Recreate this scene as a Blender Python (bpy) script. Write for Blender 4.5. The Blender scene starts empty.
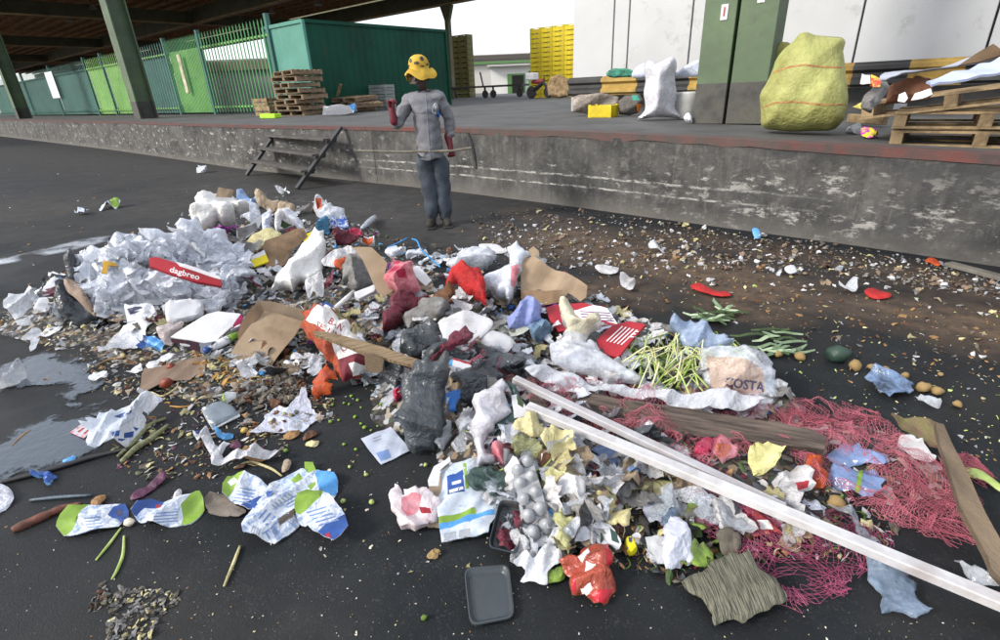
import bpy, bmesh, math, random
import numpy as np
from mathutils import Vector, Matrix, noise
from mathutils.geometry import delaunay_2d_cdt
from mathutils.bvhtree import BVHTree

# ------------------------------------------------------------------ camera, world, sun, exposure
scn = bpy.context.scene
COL = scn.collection
FPX, CAMH = 515.0, 1.45
_roll = math.atan(.042); _d = 230 * math.cos(_roll); _p = math.atan2(_d, FPX)
F = np.array([0, math.cos(_p), -math.sin(_p)]); _R = np.array([1., 0, 0]); _U = np.cross(_R, F)
CR = _R * math.cos(_roll) - _U * math.sin(_roll); CU = _U * math.cos(_roll) + _R * math.sin(_roll)
CC = np.array([0, 0, CAMH])
cam_d = bpy.data.cameras.new('camera'); cam = bpy.data.objects.new('camera', cam_d); COL.objects.link(cam)
cam_d.sensor_width = 36; cam_d.lens = FPX / 1000 * 36; cam_d.clip_start = .05; cam_d.clip_end = 3000
cam.matrix_world = Matrix(((CR[0], CU[0], -F[0], CC[0]), (CR[1], CU[1], -F[1], CC[1]), (CR[2], CU[2], -F[2], CC[2]), (0, 0, 0, 1)))
scn.camera = cam
SUN_EL, SUN_AZ = math.radians(32), math.radians(-112)      # azimuth from +Y towards +X
W = bpy.data.worlds.new('World'); scn.world = W; W.use_nodes = True
nt = W.node_tree; bg = nt.nodes['Background']; sky = nt.nodes.new('ShaderNodeTexSky')
sky.sky_type = 'NISHITA'; sky.sun_disc = False; sky.sun_elevation = SUN_EL; sky.sun_rotation = SUN_AZ
sky.air_density = 1.0; sky.dust_density = 2.0; sky.ozone_density = 1.0
mx = nt.nodes.new('ShaderNodeMix'); mx.data_type = 'RGBA'; mx.inputs[0].default_value = .66; mx.inputs[7].default_value = (5.5, 5.6, 5.85, 1); nt.links.new(sky.outputs[0], mx.inputs[6])   # thin bright cloud over the whole sky
nt.links.new(mx.outputs[2], bg.inputs[0]); bg.inputs[1].default_value = .15
sd = bpy.data.lights.new('sun', 'SUN'); sd.energy = 2.1; sd.angle = math.radians(13); sd.color = (1, .95, .87)
sun = bpy.data.objects.new('sun', sd); COL.objects.link(sun)
_sv = Vector((math.sin(SUN_AZ) * math.cos(SUN_EL), math.cos(SUN_AZ) * math.cos(SUN_EL), math.sin(SUN_EL)))
sun.rotation_euler = _sv.to_track_quat('Z', 'Y').to_euler()
scn.view_settings.view_transform = 'Standard'; scn.view_settings.look = 'None'
scn.view_settings.exposure = .82; scn.view_settings.gamma = 1
rnd = random.Random(7); nrs = np.random.RandomState(5)

# ------------------------------------------------------------------ pixel of the photo -> point in the place
def ray(x, y):
    v = F * FPX + CR * (x - 500) - CU * (y - 320); return v / np.linalg.norm(v)
def at(x, y, z=0.):
    v = ray(x, y); return CC + v * ((z - CAMH) / v[2])
def proj(p):
    d = np.asarray(p, float) - CC; z = d @ F; return np.stack([500 + FPX * (d @ CR) / z, 320 - FPX * (d @ CU) / z], -1)
E1 = np.array([-.7607, .6491, 0]); E2 = np.array([.6491, .7607, 0]); UP = np.array([0, 0, 1.])
def EE(a, b, z=0): return E1 * a + E2 * b + UP * z

# ------------------------------------------------------------------ materials
MATS = {}
def M(name, c, c2=None, rough=.6, sc=8., bump=.15, bs=40., spec=.5, metal=0., alpha=1., dirt=0., dirtc=(.05, .035, .02), trans=0., coords='Object', stretch=(1, 1, 1), lo=.35, hi=.65, alo=None, crease=0.):
    if name in MATS: return MATS[name]
    if crease == 0 and coords == 'Object' and any(k in name for k in ('film', 'woven', 'cloth', 'kraft', 'dirty_white_paper', 'sack', 'wrap', 'label', 'pack', 'packet', 'netting', 'maroon_net', 'lettuce', 'husk')): crease, bs = (.35 if 'clear' in name else .7), 42
    m = bpy.data.materials.new(name); m.use_nodes = True; t = m.node_tree; N = t.nodes; L = t.links
    b = N['Principled BSDF']; b.inputs['Roughness'].default_value = rough; b.inputs['Metallic'].default_value = metal
    b.inputs['Specular IOR Level'].default_value = spec
    tc = N.new('ShaderNodeTexCoord'); mp = N.new('ShaderNodeMapping'); mp.inputs['Scale'].default_value = stretch
    L.new(tc.outputs[coords], mp.inputs[0]); src = mp.outputs[0]
    def nz(scale, det=5, r=.6):
        n = N.new('ShaderNodeTexNoise'); n.inputs['Scale'].default_value = scale; n.inputs['Detail'].default_value = det; n.inputs['Roughness'].default_value = r
        L.new(src, n.inputs[0]); return n.outputs[0]
    def ramp(o, a, bb):
        r = N.new('ShaderNodeMapRange'); r.inputs[1].default_value = a; r.inputs[2].default_value = bb; L.new(o, r.inputs[0]); return r.outputs[0]
    def mix(fac, a, bb):
        x = N.new('ShaderNodeMix'); x.data_type = 'RGBA'; L.new(fac, x.inputs[0])
        for i, v in ((6, a), (7, bb)):
            if isinstance(v, tuple): x.inputs[i].default_value = (*v, 1)
            else: L.new(v, x.inputs[i])
        return x.outputs[2]
    if c2 is None: c2 = tuple(v * .82 for v in c)
    col = mix(ramp(nz(sc), lo, hi), tuple(c), tuple(c2))
    if dirt > 0:
        col = mix(ramp(nz(sc * .63 + 1.3, 8, .7), .62 - .32 * dirt, .78), col, dirtc)
    L.new(col, b.inputs['Base Color'])
    if crease > 0:                                    # sharp crinkles of film and paper
        dn = N.new('ShaderNodeTexNoise'); dn.inputs['Scale'].default_value = bs * .35; dn.inputs['Detail'].default_value = 3; L.new(src, dn.inputs[0])
        va = N.new('ShaderNodeVectorMath'); va.operation = 'MULTIPLY_ADD'; L.new(dn.outputs['Color'], va.inputs[0]); va.inputs[1].default_value = (1.6 / bs * 2,) * 3; L.new(src, va.inputs[2]); hs = None
        for sc2, w_ in ((bs * .55, 1.), (bs * 1.5, .45)):
            v = N.new('ShaderNodeTexVoronoi'); v.feature = 'F1'; v.inputs['Scale'].default_value = sc2; L.new(va.outputs[0], v.inputs[0]); k = N.new('ShaderNodeMath'); k.operation = 'MULTIPLY_ADD'; L.new(v.outputs['Distance'], k.inputs[0]); k.inputs[1].default_value = w_
            if hs is None: k.inputs[2].default_value = 0
            else: L.new(hs, k.inputs[2])
            hs = k.outputs[0]
        bn = N.new('ShaderNodeBump'); bn.inputs['Strength'].default_value = min(1, crease); bn.inputs['Distance'].default_value = .4 / bs
        L.new(hs, bn.inputs['Height']); L.new(bn.outputs[0], b.inputs['Normal'])
    elif bump > 0:
        bn = N.new('ShaderNodeBump'); bn.inputs['Strength'].default_value = min(1, bump * 1.6); bn.inputs['Distance'].default_value = .01
        L.new(nz(bs, 6, .65), bn.inputs['Height']); L.new(bn.outputs[0], b.inputs['Normal'])
    if alo is not None:
        L.new(_scale(t, ramp(nz(sc * 1.7, 6), .3, .7), alo, alpha), b.inputs['Alpha'])
    else: b.inputs['Alpha'].default_value = alpha
    if any(k in name for k in ('film', 'bag', 'lettuce', 'paper', 'foam')) and 'black' not in name and 'tray' not in name:   # thin stuff lets light through
        b.inputs['Subsurface Weight'].default_value = .55; b.inputs['Subsurface Radius'].default_value = (1, 1, 1); b.inputs['Subsurface Scale'].default_value = .035
    MATS[name] = m; return m
def _scale(t, o, a, b):
    r = t.nodes.new('ShaderNodeMapRange'); r.inputs[3].default_value = a; r.inputs[4].default_value = b; t.links.new(o, r.inputs[0]); return r.outputs[0]
def hexc(h):
    h = h.lstrip('#'); v = [int(h[i:i + 2], 16) / 255 for i in (0, 2, 4)]
    return tuple(x / 12.92 if x < .04045 else ((x + .055) / 1.055) ** 2.4 for x in v)

# ------------------------------------------------------------------ objects
def tag(o, label=None, cat=None, group=None, kind=None):
    for k, v in (('label', label), ('category', cat), ('group', group), ('kind', kind)):
        if v: o[k] = v
    return o
def link(name, me, mat=None, parent=None, loc=None):
    o = bpy.data.objects.new(name, me); COL.objects.link(o)
    if mat is not None and me is not None and not me.materials:
        for m in (mat if isinstance(mat, (list, tuple)) else [mat]): me.materials.append(m)
    if parent is not None: o.parent = parent
    if loc is not None: o.location = loc
    return o
def empty(name, loc, rz=0, label=None, cat=None, group=None):
    o = bpy.data.objects.new(name, None); COL.objects.link(o); o.location = loc; o.rotation_euler = (0, 0, rz); o.empty_display_size = .1
    return tag(o, label, cat, group)
def copy_tree(o, parent=None):
    c = o.copy(); COL.objects.link(c); c.parent = parent
    for ch in list(o.children): copy_tree(ch, c)
    return c
class MB:
    def __init__(s): s.v = []; s.f = []; s.mi = []; s.smooth = False
    def add(s, vs, fs, mi=0):
        n = len(s.v); s.v += [tuple(map(float, p)) for p in vs]; s.f += [tuple(i + n for i in f) for f in fs]; s.mi += [mi] * len(fs); return s
    def box(s, c, size, X=(1, 0, 0), Y=(0, 1, 0), Z=(0, 0, 1), mi=0, bev=0.):
        c = np.array(c, float); X, Y, Z = (np.array(a, float) for a in (X, Y, Z)); hx, hy, hz = (q / 2 for q in size)
        if bev <= 0:
            vs = [c + X * a * hx + Y * b * hy + Z * d * hz for a in (-1, 1) for b in (-1, 1) for d in (-1, 1)]
            return s.add(vs, [(0, 1, 3, 2), (4, 6, 7, 5), (0, 4, 5, 1), (2, 3, 7, 6), (0, 2, 6, 4), (1, 5, 7, 3)], mi)
        vs = []; idx = {}
        for a in (-1, 1):
            for b in (-1, 1):
                for d in (-1, 1):
                    for k in range(3):
                        h = [hx - (k != 0) * bev, hy - (k != 1) * bev, hz - (k != 2) * bev]
                        idx[(a, b, d, k)] = len(vs); vs.append(c + X * a * h[0] + Y * b * h[1] + Z * d * h[2])
        fs = []
        for k in range(3):
            for sg in (-1, 1):
                o = [q for q in range(3) if q != k]; loop = []
                for (u, w) in ((-1, -1), (1, -1), (1, 1), (-1, 1)):
                    t = [0, 0, 0]; t[k] = sg; t[o[0]] = u; t[o[1]] = w; loop.append(idx[(*t, k)])
                fs.append(tuple(loop))
        for k in range(3):
            o = [q for q in range(3) if q != k]
            for u in (-1, 1):
                for w in (-1, 1):
                    e = []
                    for sg, kk in ((-1, o[0]), (1, o[0]), (1, o[1]), (-1, o[1])):
                        t = [0, 0, 0]; t[k] = sg; t[o[0]] = u; t[o[1]] = w; e.append(idx[(*t, kk)])
                    fs.append(tuple(e))
        for a in (-1, 1):
            for b in (-1, 1):
                for d in (-1, 1): fs.append(tuple(idx[(a, b, d, k)] for k in range(3)))
        return s.add(vs, fs, mi)
    def beam(s, p, q, w, h, up=(0, 0, 1), mi=0, bev=0.):
        p = np.array(p, float); q = np.array(q, float); Y = q - p; L = np.linalg.norm(Y); Y /= L
        X = np.cross(Y, up); X /= np.linalg.norm(X); Z = np.cross(X, Y)
        return s.box((p + q) / 2, (w, L, h), X, Y, Z, mi, bev)
    def tube(s, pts, r, n=8, mi=0, cap=True):
        P = np.array(pts, float); k = len(P); r = np.broadcast_to(np.array(r, float), (k,)); T = np.gradient(P, axis=0)
        T /= np.linalg.norm(T, axis=1)[:, None] + 1e-9; ref = np.array([0, 0, 1.]) if abs(T[0][2]) < .9 else np.array([1., 0, 0]); vs = []; u = np.cross(T[0], ref)
        for i in range(k):
            u = u - T[i] * (u @ T[i]); u /= np.linalg.norm(u) + 1e-9; w = np.cross(T[i], u)
            for j in range(n):
                a = 2 * math.pi * j / n; vs.append(P[i] + (u * math.cos(a) + w * math.sin(a)) * r[i])
        fs = [(i * n + j, i * n + (j + 1) % n, (i + 1) * n + (j + 1) % n, (i + 1) * n + j) for i in range(k - 1) for j in range(n)]
        if cap: fs += [tuple(range(n))[::-1], tuple((k - 1) * n + j for j in range(n))]
        return s.add(vs, fs, mi)
    def lathe(s, c, prof, n=16, axis=(0, 0, 1), mi=0):
        ax = Vector(axis); Q = ax.to_track_quat('Z', 'Y').to_matrix(); vs = []
        for r, z in prof:
            for j in range(n):
                a = 2 * math.pi * j / n; v = Q @ Vector((r * math.cos(a), r * math.sin(a), z)); vs.append((c[0] + v.x, c[1] + v.y, c[2] + v.z))
        k = len(prof); fs = [(i * n + j, i * n + (j + 1) % n, (i + 1) * n + (j + 1) % n, (i + 1) * n + j) for i in range(k - 1) for j in range(n)]
        fs += [tuple(range(n))[::-1], tuple((k - 1) * n + j for j in range(n))]
        return s.add(vs, fs, mi)
    def mesh(s, name, origin=None):
        me = bpy.data.meshes.new(name); o = np.array(origin if origin is not None else (0, 0, 0), float)
        me.from_pydata([tuple(np.array(p) - o) for p in s.v], [], s.f); me.polygons.foreach_set('material_index', s.mi)
        if s.smooth: me.polygons.foreach_set('use_smooth', [True] * len(s.f))
        me.update(); return me
    def build(s, name, mat, parent=None, world_in_parent=True):
        # vertices are given in world space; the object origin sits at the parent's place or at the mesh's base
        if parent is not None:
            Mi = wmat(parent).inverted(); s.v = [tuple(Mi @ Vector(p)) for p in s.v]
            return link(name, s.mesh(name), mat, parent)
        P = np.array(s.v); o = np.array([P[:, 0].mean(), P[:, 1].mean(), P[:, 2].min()])
        return link(name, s.mesh(name, o), mat, None, o)
def wmat(o):
    m = o.matrix_basis.copy(); return wmat(o.parent) @ m if o.parent else m
def fbm(p, o=4): return noise.fractal(Vector(p), 1.0, 2.1, o)

# palette
m_concrete = M('concrete_wall', hexc('#6b6a66'), hexc('#3f3e3c'), .9, 1.6, .5, 30, dirt=.5, dirtc=(.03, .03, .03))
m_deck = M('deck_concrete', hexc('#575756'), hexc('#404040'), .85, 1.1, .3, 25, dirt=.25, dirtc=(.05, .045, .04))
m_steelg = M('green_steel', hexc('#566a4c'), hexc('#42523c'), .55, 1.2, .1, 12, dirt=.3, dirtc=(.05, .045, .03))
m_wood = M('weathered_wood', hexc('#8f7a60'), hexc('#5f4d3a'), .85, 6, .5, 60, stretch=(1, 1, 1), dirt=.3)
m_wood2 = M('pallet_wood', hexc('#9c8664'), hexc('#68573f'), .85, 7, .5, 60, dirt=.35)
m_black = M('black_metal', (.018, .018, .02), (.03, .03, .032), .45, 5, .15)
m_dark = M('dark_void', (.012, .011, .01), None, .9)
m_white = M('white_paint', (.78, .78, .78), (.66, .66, .65), .5, 2, .05, dirt=.12, dirtc=(.3, .28, .25))
m_yellow = M('yellow_plastic', hexc('#d9c410'), hexc('#b8a20a'), .45, 4, .05)
m_red = M('red_paint', hexc('#8e2c26'), hexc('#5e2a26'), .8, 9, .3, dirt=.45, dirtc=(.08, .07, .065))
# ------------------------------------------------------------------ THE SETTING: yard ground
GX = np.concatenate([np.arange(-400, -40, 24), np.arange(-40, -8, 1.0), np.arange(-8, 7, .06), np.arange(7, 40, 2), np.arange(40, 401, 24)])
GY = np.concatenate([np.arange(-60, -1, 6.), np.arange(-1, 12, .06), np.arange(12, 60, 1.5), np.arange(60, 500, 24)])
def seg_fall(P, a, b, w):
    a = np.array(a[:2]); b = np.array(b[:2]); d = b - a; t = np.clip(((P - a) @ d) / (d @ d), 0, 1); q = a + t[..., None] * d
    return np.clip(1 - np.linalg.norm(P - q, axis=-1) / w, 0, 1)
def build_ground():
    X, Y = np.meshgrid(GX, GY); P = np.stack([X, Y], -1).reshape(-1, 2); n = len(GX); k = len(GY)
    near = (np.abs(P[:, 0]) < 8) & (P[:, 1] > -1) & (P[:, 1] < 12)
    z = np.zeros(len(P)); nz = np.zeros(len(P))
    for i in np.where(near)[0]:
        nz[i] = fbm((P[i, 0] * .9, P[i, 1] * .9, 3.1), 5)
    z[near] = nz[near] * .003
    mud = np.maximum.reduce([seg_fall(P, at(560, 240), at(760, 285), .8), seg_fall(P, at(760, 285), at(1000, 330), .55) * .8, seg_fall(P, at(520, 215), at(1000, 290), .5) * .45, seg_fall(P, at(450, 300), at(620, 290), .5)])
    dust = np.maximum.reduce([seg_fall(P, at(200, 612), at(330, 640), .35) * .5, seg_fall(P, at(330, 470), at(400, 490), .3) * .25, seg_fall(P, at(200, 185), at(480, 230), 1.8), seg_fall(P, at(0, 150), at(400, 190), 4.) * .9, seg_fall(P, at(0, 210), at(250, 200), 4.) * .75, seg_fall(P, at(0, 330), at(300, 430), 1.2) * .18])
    mud = np.clip(mud * 1.3 + nz * .5 * (mud > 0), 0, 1); dust = np.clip(dust + nz * .4 * (dust > 0), 0, 1)
    wet = np.clip(nz * .9 + .35 + .35 * np.maximum(seg_fall(P, at(60, 400), at(40, 470), 1.2) + seg_fall(P, at(760, 320), at(1000, 350), .6), seg_fall(P, at(900, 400), at(1000, 340), .5)), 0, 1)
    me = bpy.data.meshes.new('ground')
    I = np.arange(n * k).reshape(k, n); f = np.stack([I[:-1, :-1], I[:-1, 1:], I[1:, 1:], I[1:, :-1]], -1).reshape(-1, 4)
    me.from_pydata(np.column_stack([P, z]).tolist(), [], f.tolist())
    for nm, arr in (('mud', mud), ('dust', dust), ('wet', wet)):
        a = me.attributes.new(nm, 'FLOAT', 'POINT'); a.data.foreach_set('value', arr.astype(np.float32))
    me.polygons.foreach_set('use_smooth', [True] * len(f))
    m = bpy.data.materials.new('yard_asphalt'); m.use_nodes = True; t = m.node_tree; N = t.nodes; L = t.links; b = N['Principled BSDF']
    tc = N.new('ShaderNodeTexCoord')
    def nzn(s, d=6, r=.6):
        q = N.new('ShaderNodeTexNoise'); q.inputs['Scale'].default_value = s; q.inputs['Detail'].default_value = d; q.inputs['Roughness'].default_value = r; L.new(tc.outputs['Object'], q.inputs[0]); return q.outputs[0]
    def mr(o, a, c, d=0, e=1):
        q = N.new('ShaderNodeMapRange'); L.new(o, q.inputs[0])
        for i, v in zip((1, 2, 3, 4), (a, c, d, e)): q.inputs[i].default_value = v
        return q.outputs[0]
    def mix(fac, a, c):
        q = N.new('ShaderNodeMix'); q.data_type = 'RGBA'; L.new(fac, q.inputs[0])
        for i, v in ((6, a), (7, c)):
            if isinstance(v, tuple): q.inputs[i].default_value = (*v, 1)
            else: L.new(v, q.inputs[i])
        return q.outputs[2]
    def mul(a, c, op='MULTIPLY'):
        q = N.new('ShaderNodeMath'); q.operation = op
        for i, v in ((0, a), (1, c)):
            if isinstance(v, (int, float)): q.inputs[i].default_value = v
            else: L.new(v, q.inputs[i])
        return q.outputs[0]
    def att(nm):
        q = N.new('ShaderNodeAttribute'); q.attribute_name = nm; return q.outputs['Fac']
    vo = N.new('ShaderNodeTexVoronoi'); vo.inputs['Scale'].default_value = 190; L.new(tc.outputs['Object'], vo.inputs[0])
    vg = N.new('ShaderNodeSeparateColor'); L.new(vo.outputs['Color'], vg.inputs[0])
    col = mix(mr(nzn(3), .35, .7), (.0085, .0105, .0125), (.0185, .0210, .0235))
    col = mix(mul(mr(vg.outputs[0], .82, 1.0), mr(nzn(9, 5, .7), .42, .66, .05, 1)), col, (.05, .052, .055))
    col = mix(mr(nzn(.8, 8, .72), .52, .68, 0, .55), col, (.034, .030, .026))
    col = mix(mr(mul(nzn(1.1, 8, .7), att('wet'), 'ADD'), .75, 1.2, 0, .5), col, (.0062, .0070, .0080))
    col = mix(mul(att('dust'), mr(nzn(5, 8, .7), .3, .7, .25, .9)), col, (.070, .065, .060))
    col = mix(mul(att('mud'), mr(nzn(7, 8, .7), .3, .65, .15, 1)), col, (.125, .085, .057))
    L.new(col, b.inputs['Base Color'])
    dry = mul(att('mud'), att('dust'), 'MAXIMUM')
    rr = mr(mul(nzn(1.7, 8, .65), mul(att('wet'), .6), 'ADD'), .55, 1.0, .8, .45)
    q = N.new('ShaderNodeMix'); L.new(dry, q.inputs[0]); L.new(rr, q.inputs[2]); q.inputs[3].default_value = .9; L.new(q.outputs[0], b.inputs['Roughness'])
    b.inputs['Specular IOR Level'].default_value = .22
    bu = N.new('ShaderNodeBump'); bu.inputs['Strength'].default_value = .55; bu.inputs['Distance'].default_value = .0022
    L.new(mul(mul(vo.outputs['Distance'], -.8), nzn(110, 6, .75), 'ADD'), bu.inputs['Height']); L.new(bu.outputs[0], b.inputs['Normal'])
    tag(link('ground', me, m), kind='structure')
build_ground()

def poly_sheet(name, px, z, mat, res=.06, kind='structure'):
    pts = smooth_px(px, 3); P = np.array([at(x, y, z)[:2] for x, y in pts]); vs, fs = tri_fill(P, res)
    me = bpy.data.meshes.new(name); me.from_pydata([(x, y, z) for x, y in vs], [], fs); a = me.attributes.new('edge', 'FLOAT', 'POINT')
    d = bdist(vs, P); sc = np.linalg.norm(vs, axis=1); a.data.foreach_set('value', (d / sc).astype(np.float32)); return tag(link(name, me, mat), kind=kind)
def smooth_px(px, k=3):
    P = np.array(px, float); n = len(P)
    if k <= 1: return P
    out = []
    for i in range(n):
        a, b, c, d = P[i - 1], P[i], P[(i + 1) % n], P[(i + 2) % n]
        for j in range(k):
            t = j / k; out.append(.5 * ((2 * b) + (c - a) * t + (2 * a - 5 * b + 4 * c - d) * t * t + (-a + 3 * b - 3 * c + d) * t ** 3))
    return np.array(out)
def inside(P, poly):
    x, y = P[:, 0], P[:, 1]; r = np.zeros(len(P), bool); q = np.roll(poly, 1, 0)
    for (x0, y0), (x1, y1) in zip(poly, q):
        c = ((y0 > y) != (y1 > y)); r ^= c & (x < (x1 - x0) * (y - y0) / ((y1 - y0) + 1e-12) + x0)
    return r
def bdist(P, poly):
    d = np.full(len(P), 1e9); q = np.roll(poly, -1, 0)
    for a, b in zip(poly, q):
        s = b - a; t = np.clip(((P - a) @ s) / (s @ s + 1e-12), 0, 1); d = np.minimum(d, np.linalg.norm(P - a - t[:, None] * s, axis=1))
    return d
def tri_fill(poly, s, extra=()):
    lo, hi = poly.min(0), poly.max(0); gx = np.arange(lo[0], hi[0], s); gy = np.arange(lo[1], hi[1], s * .87)
    G = []
    for j, y in enumerate(gy):
        for x in gx: G.append((x + (j % 2) * s * .5 + rnd.uniform(-.15, .15) * s, y + rnd.uniform(-.15, .15) * s))
    # boundary subdivided
    B = []
    n = len(poly)
    for i in range(n):
        a, b = poly[i], poly[(i + 1) % n]; k = max(1, int(np.linalg.norm(b - a) / s))
        for j in range(k): B.append(a + (b - a) * j / k)
    B = np.array(B)
    if G:
        G = np.array(G); G = G[inside(G, poly)]
        if len(G): G = G[bdist(G, poly) > s * .45]
    allp = [Vector(p) for p in B] + [Vector(p) for p in G]
    nb = len(B); ed = [(i, (i + 1) % nb) for i in range(nb)]
    for E_ in extra:
        n0 = len(allp); allp += [Vector(p) for p in E_]; ed += [(n0 + i, n0 + (i + 1) % len(E_)) for i in range(len(E_))]
    r = delaunay_2d_cdt(allp, ed, [], 1, 1e-6); V_ = np.array([tuple(v) for v in r[0]]); F_ = [tuple(f) for f in r[2]]
    if extra:
        F_ = [f for f, k in zip(F_, inside(np.array([V_[list(f)].mean(0) for f in F_]), B)) if k]; us = sorted({i for f in F_ for i in f}); mp = {i: j for j, i in enumerate(us)}; V_ = V_[us]; F_ = [tuple(mp[i] for i in f) for f in F_]
    return V_, F_

def ragged(m, w=.05, sc=5.):
    t = m.node_tree; N = t.nodes; L = t.links; at_ = N.new('ShaderNodeAttribute'); at_.attribute_name = 'edge'; tc = N.new('ShaderNodeTexCoord'); n = N.new('ShaderNodeTexNoise'); n.inputs['Scale'].default_value = sc; n.inputs['Detail'].default_value = 7; n.inputs['Roughness'].default_value = .65; L.new(tc.outputs['Object'], n.inputs[0])
    k = N.new('ShaderNodeMath'); k.operation = 'MULTIPLY_ADD'; L.new(n.outputs[0], k.inputs[0]); k.inputs[1].default_value = w * 3.2; k.inputs[2].default_value = -w * 1.75
    s = N.new('ShaderNodeMath'); s.operation = 'ADD'; L.new(at_.outputs['Fac'], s.inputs[0]); L.new(k.outputs[0], s.inputs[1])
    r = N.new('ShaderNodeMapRange'); r.inputs[1].default_value = 0; r.inputs[2].default_value = .012; L.new(s.outputs[0], r.inputs[0]); L.new(r.outputs[0], N['Principled BSDF'].inputs['Alpha']); return m
m_puddle = ragged(M('puddle_water', (.016, .030, .048), (.024, .038, .056), .04, 2, .3, 18, spec=.9))  # blue of the reflected sky is tinted into the water colour
m_skysheen = ragged(M('sky_sheen_water', (.40, .43, .48), (.10, .12, .14), .18, 5, .2, 14, lo=.42, hi=.62), .012, 2.)  # white sky reflection on the wet strip, painted as a pale colour
poly_sheet('puddle', [(-30, 364), (10, 356), (45, 352), (75, 356), (100, 362), (118, 372), (104, 390), (122, 402), (108, 418), (85, 412), (66, 405), (50, 392), (30, 388), (12, 398), (-30, 400)], .006, m_puddle, res=.2)
poly_sheet('puddle', [(-30, 436), (20, 425), (70, 412), (108, 424), (112, 440), (92, 455), (60, 468), (20, 480), (-30, 500)], .006, m_puddle, res=.2)
poly_sheet('puddle', [(-40, 262), (0, 258), (30, 252), (62, 243), (90, 237), (130, 233), (160, 232), (175, 236), (130, 240), (100, 244), (70, 252), (40, 258), (10, 264), (-40, 272)], .006, m_skysheen, res=.3)
poly_sheet('puddle', [(22, 242), (44, 239), (50, 241), (66, 239), (90, 237), (95, 240), (60, 244), (40, 248), (22, 248)], .0075, m_skysheen, res=.3)

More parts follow.
